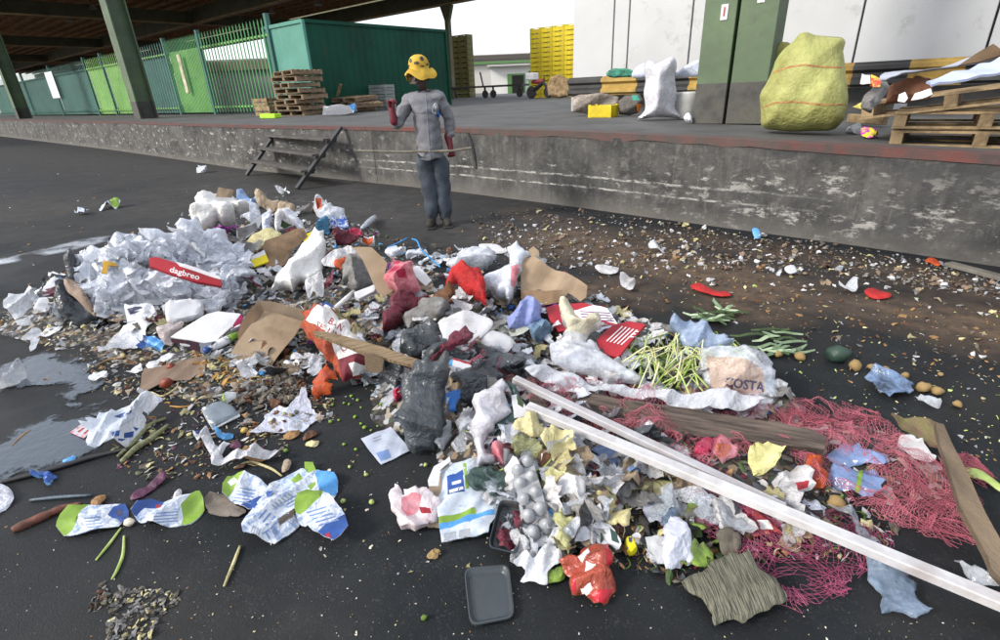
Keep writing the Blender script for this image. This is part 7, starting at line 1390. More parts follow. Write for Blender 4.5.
I('plastic_bag', 'pink stained white bag ball left of the maize meal bag', 'plastic bag', [(392, 493), (397, 489), (403, 494), (412, 490), (423, 488), (433, 494), (439, 504), (439, 516), (430, 526), (420, 528), (408, 529), (399, 522), (394, 512)], [M('pinkish_white_film', (.60, .48, .50), (.66, .60, .62), .3, 14, .5), M('pink_meat', c_('#cf7480'), c_('#c08a92'), .3, 20, .5), red], 25, puff=.05, wr=.025, fr=16, round_=.9, ps=2.6, zones=[([(402, 500), (412, 496), (422, 498), (418, 514), (408, 520), (402, 512)], 1), ([(419, 508), (430, 509), (432, 515), (422, 516)], 2)])
pieces('bread_crust', None, 'crust', None, [(434, 556, .022)], 'crumple', potato, .02, labels=['yellow brown knobbly crust alone on the asphalt left of the trays'], seed=4, tilt=.1)
# ---- printed packs, lower left
def pk(label, pl, zones, prints=(), lift=.006, tilt=4): 
    o = I('milk_carton', label, 'carton', pl, [packw, lime, blue, pack, sky_b], tilt, sm=1, wr=.010, fr=6, th=.003, lift=lift, rag=.25, zones=zones)
    for ps_, mt in prints: decal(o, ps_, mt, 'print')
    return o
lines = lambda x0, y0, dx, dy, ex, ey, n: [[(x0 + dx * i, y0 + dy * i), (x0 + ex + dx * i, y0 + ey + dy * i), (x0 + ex + dx * i + dx * .35, y0 + ey + dy * i + dy * .35), (x0 + dx * i + dx * .35, y0 + dy * i + dy * .35)] for i in range(n)]
o = pk('leftmost flattened blue, white and green printed carton on the asphalt', [(57, 529), (63, 520), (72, 513), (89, 509), (108, 507), (125, 505), (128, 511), (128, 518), (120, 529), (108, 531), (94, 534), (78, 536), (64, 537)], [([(55, 540), (55, 520), (74, 510), (92, 508), (80, 518), (78, 526), (66, 538)], 1), ([(108, 516), (114, 508), (127, 503), (130, 516), (124, 526), (118, 520)], 2)], [(lines(84, 518, .8, 3, 16, -2, 4), bluep), ([[(116, 511), (121, 509), (123, 514), (118, 516)]], ink)])
o = pk('second flattened printed carton right of the small egg', [(134, 516), (141, 509), (153, 504), (170, 503), (188, 501), (203, 500), (205.5, 504), (205, 511), (198, 519), (191, 524), (175, 527), (156, 528), (144, 526), (138, 522)], [([(181, 528), (184, 512), (198, 500), (208, 498), (207, 514), (193, 526)], 1), ([(132, 518), (142, 508), (152, 503), (165, 503), (162, 510), (146, 511), (138, 519)], 2)], [(lines(152, 513, 0, 3, 26, -2, 4), bluep), ([[(156, 504.5), (161, 504.5), (160, 508), (155.5, 508)]], inkred)])
o = pk('large opened printed carton sheet lying under the other cartons', [(244, 532), (250, 516), (262, 500), (270, 486), (286, 475), (300, 466), (308, 472), (322, 472), (334, 473), (338, 482), (337, 491), (331, 503), (318, 512), (300, 524), (288, 535), (275, 545), (260, 545), (247, 544)], [([(280, 480), (300, 466), (308, 472), (296, 488), (284, 494)], 3), ([(316, 473), (334, 472), (339, 482), (336, 494), (322, 500), (318, 486)], 4), ([(290, 478), (299, 472), (303, 478), (294, 483)], 1)], [([[(277, 519), (296, 507), (300, 512), (280, 525)]], M('brown_window', (.10, .08, .06), None, .7)), (lines(258, 518, 4, 3.4, 8, -9, 4), bluep), (lines(283, 502, 3, 2.0, 16, -9, 3), bluep)], lift=.004, tilt=3)
word(o, 'Til', (266, 541), (279, 533), 9, bluep)
decal(o, lines(286, 520, 2.2, -1.6, 5, 4, 6) + lines(272, 505, 3, -2.4, 5, 4, 6) + lines(250, 534, 2.4, 1.0, 3, -9, 4), greyp, 'print')
I('green_tab', None, None, [(305, 461), (314, 461), (318, 470), (312, 474), (305, 472)], lime, 10, sm=1, parent=o, lift=.012, th=.003, wr=.002, ps=2); I('green_tab', None, None, [(306, 484), (314, 480), (327, 493), (322, 497), (312, 492)], lime, 4, sm=1, parent=o, lift=.018, th=.003, wr=.002, ps=2)
o = pk('left printed carton with green top and blue base resting on the opened sheet', [(223, 485), (228, 477), (237.5, 472), (250, 475), (262, 480), (270, 487), (273.5, 495), (267, 506), (258, 510), (249, 511), (236, 504), (223, 495)], [([(221, 497), (222, 482), (236, 470), (248, 473), (240, 480), (232, 494), (228, 499)], 1), ([(240, 508), (252, 500), (268, 492), (276, 494), (270, 508), (250, 513)], 2)], [(lines(238, 487, -1.2, 3.2, 18, 3, 5), bluep), ([[(227, 482), (234, 477), (238, 481), (231, 486)]], wht), ([[(256, 502), (262, 499), (264, 503), (258, 506)]], ink)], lift=.022, tilt=6)
o = pk('right printed carton with green top and blue base resting on the opened sheet', [(295, 509), (300, 500), (308, 494), (323, 494), (332, 501), (338, 508), (346, 520), (350, 533), (342, 540), (334, 544), (324, 541), (316, 537), (305, 527), (297, 518)], [([(293, 511), (300, 499), (309, 492), (324, 493), (322, 502), (310, 508), (300, 514)], 1), ([(318, 540), (326, 530), (346, 519), (352, 534), (335, 546)], 2)], [(lines(306, 512, 3, 3.2, 20, -6, 5), bluep), ([[(324, 535), (329, 532), (331, 537), (326, 540)]], red)], lift=.022, tilt=6)
I('cardboard_piece', 'torn grey brown cardboard scrap left of the printed cartons', 'cardboard', [(207, 510), (206, 498), (212, 493), (222, 494), (228, 500), (238, 507), (246, 512), (240, 518), (226, 517), (212, 518)], M('grey_card', c_('#7c7268'), c_('#60584f'), .8, 8, .2), 4, fold=.006)
pieces('egg', None, 'egg', None, [(131, 525, .020)], 'lump', eggs, .02, labels=['small cream egg between the two leftmost cartons'], jit=0, tilt=0)
tubething('rusty_bone', 'knobbly red brown root lying in the left foreground', 'root', [(12, 530), (28, 523), (46, 515), (62, 508), (82, 503)], .014, clay, rr=[.012, .018, .016, .019, .013, .016, .010, .006], lift=.012)
for i, (pl, r_, l, mt) in enumerate((([(121, 528), (110, 543), (96, 560)], .005, 'left pale green stalk below the leftmost carton', stalk), ([(124, 536), (123, 554), (118, 568), (112, 579)], .0055, 'curved pale green stalk below the small egg', stalk), ([(240, 546), (234, 562), (224, 586)], .006, 'pale twig pointing down left of the opened carton sheet', husk), ([(-5, 484), (30, 475), (62, 466), (92, 457), (130, 448)], .012, 'black hose running in from the left edge below the puddle', m_black), ([(30, 500), (60, 497), (92, 495)], .008, 'blue grey plastic strip above the knobbly root', M('blue_grey_strip', (.06, .09, .12), None, .4)), ([(122, 461), (136, 448), (152, 438), (168, 425)], .014, 'thick green stalk beside the blue printed bag', huskg), ([(118, 456), (134, 442), (150, 425), (166, 418)], .010, 'second green stalk behind the thicker one', huskg), ([(128, 413), (140, 404), (152, 394)], .005, 'thin straw above the blue printed bag', husk), ([(12, 446), (22, 436), (31, 430)], .005, 'short straw in the left puddle', tanp), ([(95, 366), (110, 359), (125, 357), (122, 350), (134, 346)], .005, 'wavy tan peel on the asphalt below the white paper', tanp), ([(170, 406), (182, 407), (195, 405)], .005, 'mustard bone shaped peel above the green stalks', M('mustard_straw', c_('#b98a3a'))), ([(140, 398), (150, 392), (162, 396), (176, 388), (178, 380)], .005, 'looping pale root below the flat brown cardboard', husk), ([(234, 468), (250, 462), (270, 468), (282, 476)], .006, 'curved pale stalk over the left printed carton', husk), ([(556, 452), (545, 466), (530, 472), (515, 478)], .004, 'thin lime green stem across the top of the egg tray', stalk), ([(510, 466), (492, 474), (480, 480)], .004, 'thin lime green stem over the dark green net', stalk))):
    tubething('stalk' if i not in (3, 4) else ('hose' if i == 3 else 'plastic_strip'), l, 'stalk' if i not in (3, 4) else ('hose' if i == 3 else 'strip'), pl, r_, mt, lift=r_ if i < 13 else .06, rr=[r_ * .7, r_, r_, r_ * .6])
for pl, l, nm, ct_, mt in (([(130, 500), (136, 490), (146, 486), (156, 478), (165, 473), (168, 478), (158, 486), (150, 492), (140, 498)], 'deep purple wilted leaf above the second carton', 'purple_leaf', 'leaf', purple), ([(33, 479), (40, 474), (55, 472), (54, 480), (46, 484), (42, 478)], 'crumpled bright blue film scrap near the black hose', 'film_scrap', 'film', M('cobalt_film', c_('#2a55a8'), c_('#2046a0'), .3, 9, .4)), ([(-6, 486), (8, 487), (14, 496), (12, 503), (2, 512), (-6, 514)], 'white and blue film bag cut by the left edge', 'plastic_bag', 'plastic bag', M('blue_white_film', (.5, .56, .72))), ([(91, 503), (97, 496), (106, 496), (102, 503), (94, 509)], 'dry tan leaf above the leftmost carton', 'dry_leaf', 'leaf', tanp), ([(173, 500), (175, 492), (181, 490), (181, 496), (176, 500)], 'white hooked peel above the second carton', 'peel', 'peel', foam), ([(62, 461), (70, 457), (76, 456), (74, 460), (65, 463)], 'small turquoise scrap by the black hose', 'plastic_scrap', 'scrap', sky_b),
    ([(195, 433), (200, 429), (208, 432), (213, 440), (216, 448), (223, 447), (228, 455), (229, 462), (240, 462), (252, 459), (262, 456), (274, 454), (276, 460), (266, 466), (246, 470), (226, 471), (214, 467), (212, 455), (205, 444)], 'long torn white film shred with blue end on the asphalt', 'film_shred', 'film', M('torn_film', (.62, .63, .68), (.40, .41, .46), .35, 16, .5)),
    ([(217, 442), (218, 434), (224, 437), (231, 433), (227, 440), (221, 443)], 'light blue boat shaped film scrap', 'film_scrap', 'film', sky_b), ([(230, 446), (235, 440), (241, 444), (240, 449), (233, 449)], 'dark purple peel beside the yellow round peel', 'purple_peel', 'peel', purple), ([(242, 455), (245, 447), (252, 449), (262, 451), (268, 456), (262, 462), (250, 460)], 'brown onion skin on the torn white film', 'onion_skin', 'onion skin', tanp),
    ([(283, 436), (292, 431), (300, 430), (298, 437), (288, 440)], 'tan onion skin below the creased white sheet', 'onion_skin', 'onion skin', tanp), ([(303, 441), (306, 434), (313, 430), (318, 433), (312, 438)], 'brown onion skin at the right end of the creased sheet', 'onion_skin', 'onion skin', brownp), ([(305, 445), (310, 441), (319, 441), (317, 446), (309, 447)], 'cream peel below the brown onion skins', 'peel', 'peel', husk), ([(282, 470), (284, 461), (291, 461), (289, 470), (284, 474)], 'pale onion skin above the opened carton sheet', 'onion_skin', 'onion skin', kraft),
    ([(361, 439), (375, 433), (390.6, 427), (401, 439), (411, 450), (396, 458), (381, 465), (370, 452)], 'square pale blue printed napkin flat on the asphalt', 'paper_napkin', 'napkin', M('pale_blue_paper', (.52, .58, .74), (.46, .52, .68), .6, 9, .1)),
    ([(0, 387), (10, 380), (16, 374), (29, 374), (22, 381), (10, 388), (0, 390)], 'grey clear bottle scrap at the left edge of the puddle', 'film_scrap', 'film', clearg)):
    o = I(nm, l, ct_, pl, mt, 5, sm=1 if nm == 'paper_napkin' else 3, fold=.004, wr=0 if nm == 'paper_napkin' else .02 if 'film' in nm else .004, lift=.006, ps=2.2, rag=.2, puff=.006 if nm != 'paper_napkin' else 0)
    if nm == 'paper_napkin': decal(o, [[(376, 453), (388, 449), (391, 457), (381, 461)]], bluep, 'print'); decal(o, lines(373, 438, .5, 3, 8, -3, 2), greyp, 'print')
pieces('blue_lid', None, 'lid', None, [(198, 433, .012)], 'cap', blue, .012, labels=['small blue lid on the end of the torn white film'], lift=.02)
pieces('potato_slice', None, 'potato slice', None, [(245.5, 433, .018)], 'lump', M('yellow_slice', c_('#bfa45a'), None, .5), .02, labels=['round yellow potato slice on the asphalt above the torn film'])
lm = [(333, 406), (331, 401), (344, 404), (358, 401), (349, 405), (361, 408), (352, 397), (356, 418), (339, 421), (331, 423), (361, 425), (365, 429), (372, 431), (378, 427), (356, 450), (344, 445), (286, 452), (395, 417), (381, 405)]
pieces('brussels_sprout', 'sprout', 'sprout', 'green sprouts on the asphalt', lm, 'lump', lime, .0085, jit=.3)
pieces('cream_peel', 'peel', 'peel', 'cream peels on the asphalt', [(346, 397), (353, 399), (366, 389), (372, 391), (378, 386), (384, 390), (386, 394), (374, 384), (371, 377), (383, 410), (388, 409), (312, 444), (365, 472), (371, 495), (367, 510), (345, 510), (353, 462), (364, 541), (371, 547), (321, 549), (325, 556), (421, 465), (330, 470), (428, 562), (411, 572), (468, 566), (398, 574), (468, 520)], 'chip', [husk, foam, eggs], .009)
pieces('sprout', None, 'sprout', None, [(425, 620, .010)], 'lump', greenl, .01, labels=['single olive green sprout in the bottom foreground'])
pieces('citrus_slice', 'cut lime half', 'lime', 'lime halves left of the pink bag', [(344, 503), (349, 468), (366, 476), (372, 503), (425, 466)], 'lump', stalk, .011)
# ---- right part: boxes, bags, greens
r1 = I('printed_box', 'upper red box with white striped print in the middle right', 'box', [(546, 308), (556, 305), (582, 303), (606, 307), (613, 318), (618, 325), (606, 330), (588, 328), (572, 330), (559, 332), (550, 320)], [red, wht], 35, sm=1, th=.02, wr=.006, lift=.06, rag=.2, zones=[([(572, 311), (583, 308), (595, 305), (620, 312), (619, 325), (600, 320), (583, 321)], 1)])
decal(r1, lines(580, 311, .6, 2.6, 36, 2, 4), violet, 'print')
r2 = I('printed_box', 'lower red box with white ribbed print beside the green stalks', 'box', [(597, 340), (604, 333), (612, 326), (629, 321), (646, 325), (634, 338), (624, 350), (618, 358), (600, 353)], [red, wht], 30, sm=1, th=.03, wr=.004, lift=.07, rag=.2)
decal(r2, lines(606, 341, 3.6, .9, 16, -15, 5) + lines(628, 337, 3.0, -2.6, 8, .4, 3), wht, 'print')
I('plastic_bag', 'tied translucent white bag bulging below the upper red box', 'plastic bag', [(559, 312), (566, 309), (575, 310), (577, 320), (581, 328), (590, 321), (598, 318.6), (599, 328), (590, 333), (584, 338), (596, 347), (606, 357), (620, 366), (634, 373), (640, 381), (620, 382), (596, 378), (572, 374), (556, 366), (550, 352), (553, 342), (568, 334), (562, 324)], [clear, M('cream_film', c_('#cdc7b2'), c_('#b5ae98'), .5, 8, .3)], 38, puff=.07, wr=.04, fr=8, lift=.05, zones=[([(556, 306), (576, 306), (580, 328), (600, 315), (601, 330), (582, 338), (566, 336)], 1)], pmax=2200)
I('film_scrap', 'blue grey crumpled film left of the tied bag', 'film', [(528, 330), (534, 324), (544, 323), (552, 330), (548, 340), (538, 342), (530, 338)], M('blue_grey_film', c_('#7d96ae'), c_('#4f6880'), .35, 9, .4), 38, puff=.04, wr=.03, ps=2.2)
I('plastic_bag', 'blue tinted clear bag behind the green stalks', 'plastic bag', [(671, 327), (682, 325), (697, 325), (712, 329), (722, 336), (730, 345), (716, 350), (698, 352), (688, 350), (678, 340)], M('blue_tint_film', c_('#a9b8cf'), c_('#8398b8'), .25, 10, .5, alo=.5, alpha=.95), 35, puff=.06, wr=.04, lift=.03)
cbag = I('plastic_bag', 'clear bag with dark lettering holding green stalks at the right', 'plastic bag', [(699, 352), (715, 350), (738, 353), (756, 360), (770, 366), (777, 380), (777, 396), (772, 408), (756, 404), (738, 400), (714, 396), (702, 384), (699, 368)], [clear, M('tan_film', c_('#a89488'), c_('#c0aca0'), .4, 9, .3, alo=.7, alpha=1)], 35, puff=.06, wr=.03, fr=7, lift=.03, zones=[([(706, 366), (730, 368), (762, 376), (765, 396), (740, 399), (712, 394)], 1)], pmax=2000)
word(cbag, 'COSTA', (724, 386), (764, 392), 9.5, ink, bold=.02)
I('plastic_sheet', 'long white film band running from the poles to the lettered bag', 'plastic sheet', [(528, 377), (550, 376), (572, 377), (600, 383), (624, 388), (650, 392), (676, 394), (702, 397), (728, 400), (752, 402), (758, 406), (752, 414), (728, 415), (702, 413), (678, 409), (655, 403), (636, 399), (614, 394), (590, 390), (566, 387), (540, 384)], w_film, 26, puff=.008, wr=.03, fr=11, lift=.07, anchor=(640, 408), pmax=2600)
rb_ = I('rotten_board', 'long rotten grey brown board lying under the white film band', 'board', [(530, 390), (570, 392), (610, 397), (650, 403), (700, 410), (760, 420), (790, 426), (812, 431), (828, 437), (824, 450), (800, 447), (780, 444), (741, 440), (680, 434), (640, 428), (611, 424), (570, 416), (530, 410)], rotten, 26, sm=1, th=.035, wr=.006, fr=12, lift=.05, rag=.5, anchor=(680, 434), ps=2.8, pmax=2500)
# poles
def pole(label, a, b_, w, h, mat):
    p, q = np.array(a), np.array(b_); d = (q - p) / np.linalg.norm(q - p); r = empty('long_white_pole', tuple(p), label=label, cat='pole'); MB().beam(p, q, w, h, bev=.004).build('bar', mat, r); s = np.cross(d, UP); s /= np.linalg.norm(s)
    MB().beam(p - d * .004, p + d * .002, w * .62, h * .62).build('open_end', m_dark, r); return r
pole('lower long white painted pole running from mid rubbish to the bottom right corner', at(527, 407, .235), at(1060, 627, .05), .047, .034, polem)
pole('shorter upper white pole converging on the long lower pole', at(514, 379, .275), at(785, 509, .105), .036, .030, polev)
I('wood_beam', 'weathered timber batten sloping down to the right edge', 'timber', [(936, 422), (944, 424), (954, 447), (966, 470), (985, 510), (1004, 548), (1014, 570), (1004, 582), (992, 570), (978, 538), (960, 505), (950, 474), (940, 446)], M('batten', c_('#7c6c58'), c_('#4c4034'), .85, 4, .8, 60, stretch=(1, .35, 1), dirt=.45), 12, sm=1, th=.03, wr=.004, lift=.06, rag=.3, ps=2.6)
I('mossy_board', 'mossy green brown board corner behind the pink netting', 'board', [(891, 416), (906, 418), (922, 420), (938, 423), (942, 436), (946, 448), (930, 446), (914, 438), (902, 430)], moss, 10, sm=1, th=.012, fold=.01, lift=.05)
pl_ = at(947, 266, 0); ql_ = at(1010, 283, 0); tag(MB().beam(pl_ + UP * .02, ql_ + UP * .02, .09, .03, bev=.004).build('grey_plank', M('grey_plank', c_('#77726a'), c_('#5a564f'), .85, 6, .4)), 'short grey plank on the ground at the foot of the dock wall', 'plank')
# greens
def greens(name, label, cat, poly, n, L0, L1, r0, mats, seed, up=.10, dirs=None, drop=.02):
    """a bunch of stalks: every stalk long and bent"""
    r = random.Random(seed); W3 = cast(sample_px(poly, n, r), .03); root = empty(name, tuple(W3.mean(0)), label=label, cat=cat)
    for p in W3:
        a = r.gauss(dirs, .7) if dirs is not None else r.uniform(0, 6.28); L_ = r.uniform(L0, L1); d = np.array([math.cos(a), math.sin(a), 0]); s = np.array([-d[1], d[0], 0]) * r.uniform(-.5, .5); z = r.uniform(.0, up)
        pts = [p - d * L_ / 2 + UP * (z * .5 - drop), p + s * L_ * .15 + UP * z, p + s * L_ * .28 + d * L_ * .2 + UP * (z + .01), p + d * L_ / 2 + s * L_ * .1 + UP * (z * .3 - drop)]; pts = [np.array([q[0], q[1], max(q[2], .006)]) for q in pts]
        b = MB(); b.smooth = True; w = r0 * r.uniform(.6, 1.2); b.tube(spl(pts, 4), np.interp(np.linspace(0, 1, 13), [0, .3, 1], [w, w * .9, w * .35]), 5); b.build('stalk', r.choice(mats), root)
    return root
stl = M('lime_stalk', c_('#c3cf86'), c_('#9fb45e'), .45, 14, .15); stw = M('white_stalk', c_('#d8d8b4'), c_('#c0c690'), .45, 14, .15); stg = M('green_stalk', c_('#8aa244'), c_('#6c8a34'), .5, 14, .15)
greens('celery_bunch', 'big tangled bunch of pale green stalks in the middle right', 'vegetable stalks', [(630, 350), (655, 338), (690, 348), (705, 365), (700, 388), (660, 390), (636, 378)], 75, .12, .30, .0045, [stl, stw, stg, stl, husk, stw], 41, .10, 1.2)
greens('celery_bunch', 'smaller bunch of pale green stalks spilling over the lettered bag', 'vegetable stalks', [(690, 350), (715, 345), (745, 355), (752, 375), (730, 380), (700, 372)], 38, .10, .24, .005, [stl, stw, stg], 42, .10, 2.4)
stuff('leaf_litter', 'dark chopped green leaves under the bunch of stalks', 'leaves', [(630, 350), (680, 342), (710, 365), (690, 395), (645, 392)], 260, ['leaf', 'chip'], [dkleaf, greenl, stg], .008, .03, .5, .02, 43)
for poly, l, sd in (([(690, 312), (700, 304), (720, 306), (736, 316), (730, 326), (705, 324)], 'limp leek tops on the mud, upper bunch right of the red boxes', 51), ([(742, 338), (760, 330), (780, 332), (800, 345), (795, 360), (765, 356)], 'limp leek tops on the mud, lower bunch near the dark green melon', 52)):
    rr_ = random.Random(sd); root = empty('leek_tops', tuple(cast([poly[0]])[0]), label=l, cat='leek tops')
    for x, y in sample_px(poly, 16, rr_):
        p = cast([(x, y)], .0)[0]; a = rr_.gauss(2.7, .5); d = np.array([math.cos(a), math.sin(a), 0]); L_ = rr_.uniform(.10, .22); s = np.array([-d[1], d[0], 0]); b = MB(); V = []
        for i in range(5):
            t = i / 4 - .5; w = .018 * (1 - (2 * t) ** 2 * .7); c0 = p + d * L_ * t + s * math.sin(t * 4) * .02 + UP * (.02 + .02 * rr_.random()); V += [c0 - s * w, c0 + UP * .008, c0 + s * w, c0 - UP * .004]
        Fs = [(4 * i + j, 4 * i + 4 + j, 4 * i + 4 + (j + 1) % 4, 4 * i + (j + 1) % 4) for i in range(4) for j in range(4)] + [(0, 1, 2, 3), (19, 18, 17, 16)]; b.add(V, Fs); b.build('leaf', rr_.choice([M('leek_leaf', c_('#7f9378'), c_('#5d7350'), .5, 12, .2), M('leek_pale', c_('#b5c4a4'), c_('#93a682'), .5, 12, .2), dkleaf]), root)
pieces('potato', None, 'potato', None, [(565, 457, .018), (638, 453, .022), (648, 459, .024), (662, 474, .026), (677, 480, .022), (666, 437, .022), (737, 453, .022), (750, 447, .026), (834, 506, .030), (816, 455, .02)], 'lump', potato, .02, labels=['small potato between the forked husk and blue clear pack', 'potato under the lower pole, first from the left', 'potato under the lower pole, second from the left', 'large potato right of the lime striped clear pack', 'potato at the end of the long husk strip', 'potato between the board and upper pole', 'potato beside the crimson wrapper', 'potato against the rotten board above the yellow carton', 'large potato just above the long pole near the blister packs', 'small potato between orange peel and rotten board end'], jit=.05)
pieces('potato', None, 'potato', None, [(854, 369, .034), (871, 370, .022), (885, 372, .022), (904, 378, .022), (925, 392, .036), (955, 406, .020), (937, 395, .026), (940, 376, .012), (798, 359, .032), (778, 357, .028)], 'lump', potato, .02, labels=['yellow potato nearest the dark green melon on the right asphalt', 'small yellow potato left end of the blue film', 'small yellow potato behind the blue film', 'small yellow potato right behind the blue film', 'largest yellow potato right of the blue film', 'orange tinted potato farthest right of the row', 'potato touching the largest one on the right asphalt', 'tiny potato crumb right of the blue film', 'mottled orange squash piece beside the leek tops', 'left mottled squash piece beside the leek tops'], jit=.05, seed=9)
pieces('melon', None, 'melon', None, [(838, 361, .062)], 'lump', M('dark_melon', (.02, .045, .035), (.03, .06, .04), .4, 9), .05, labels=['round dark green melon on the right asphalt'], jit=0, tilt=.05)
bl_ = I('film_packets', 'crumpled blue white film packets between the yellow potatoes', 'film', [(868, 378), (876, 372), (884, 375), (896, 377), (908, 380), (914, 386), (908, 394), (894, 397), (880, 392), (870, 386)], M('blue_black_film', c_('#6f86a8'), c_('#2b3646'), .3, 16, .5), 8, puff=.02, wr=.025, fr=12)
I('film_scrap', 'thin white film strip in front of the blue film packets', 'film', [(915, 397), (924, 398), (936, 402), (940, 407), (928, 405), (918, 402)], clear, 5, puff=.01, wr=.01, ps=2)
CW = [(693, 446, 'x')]
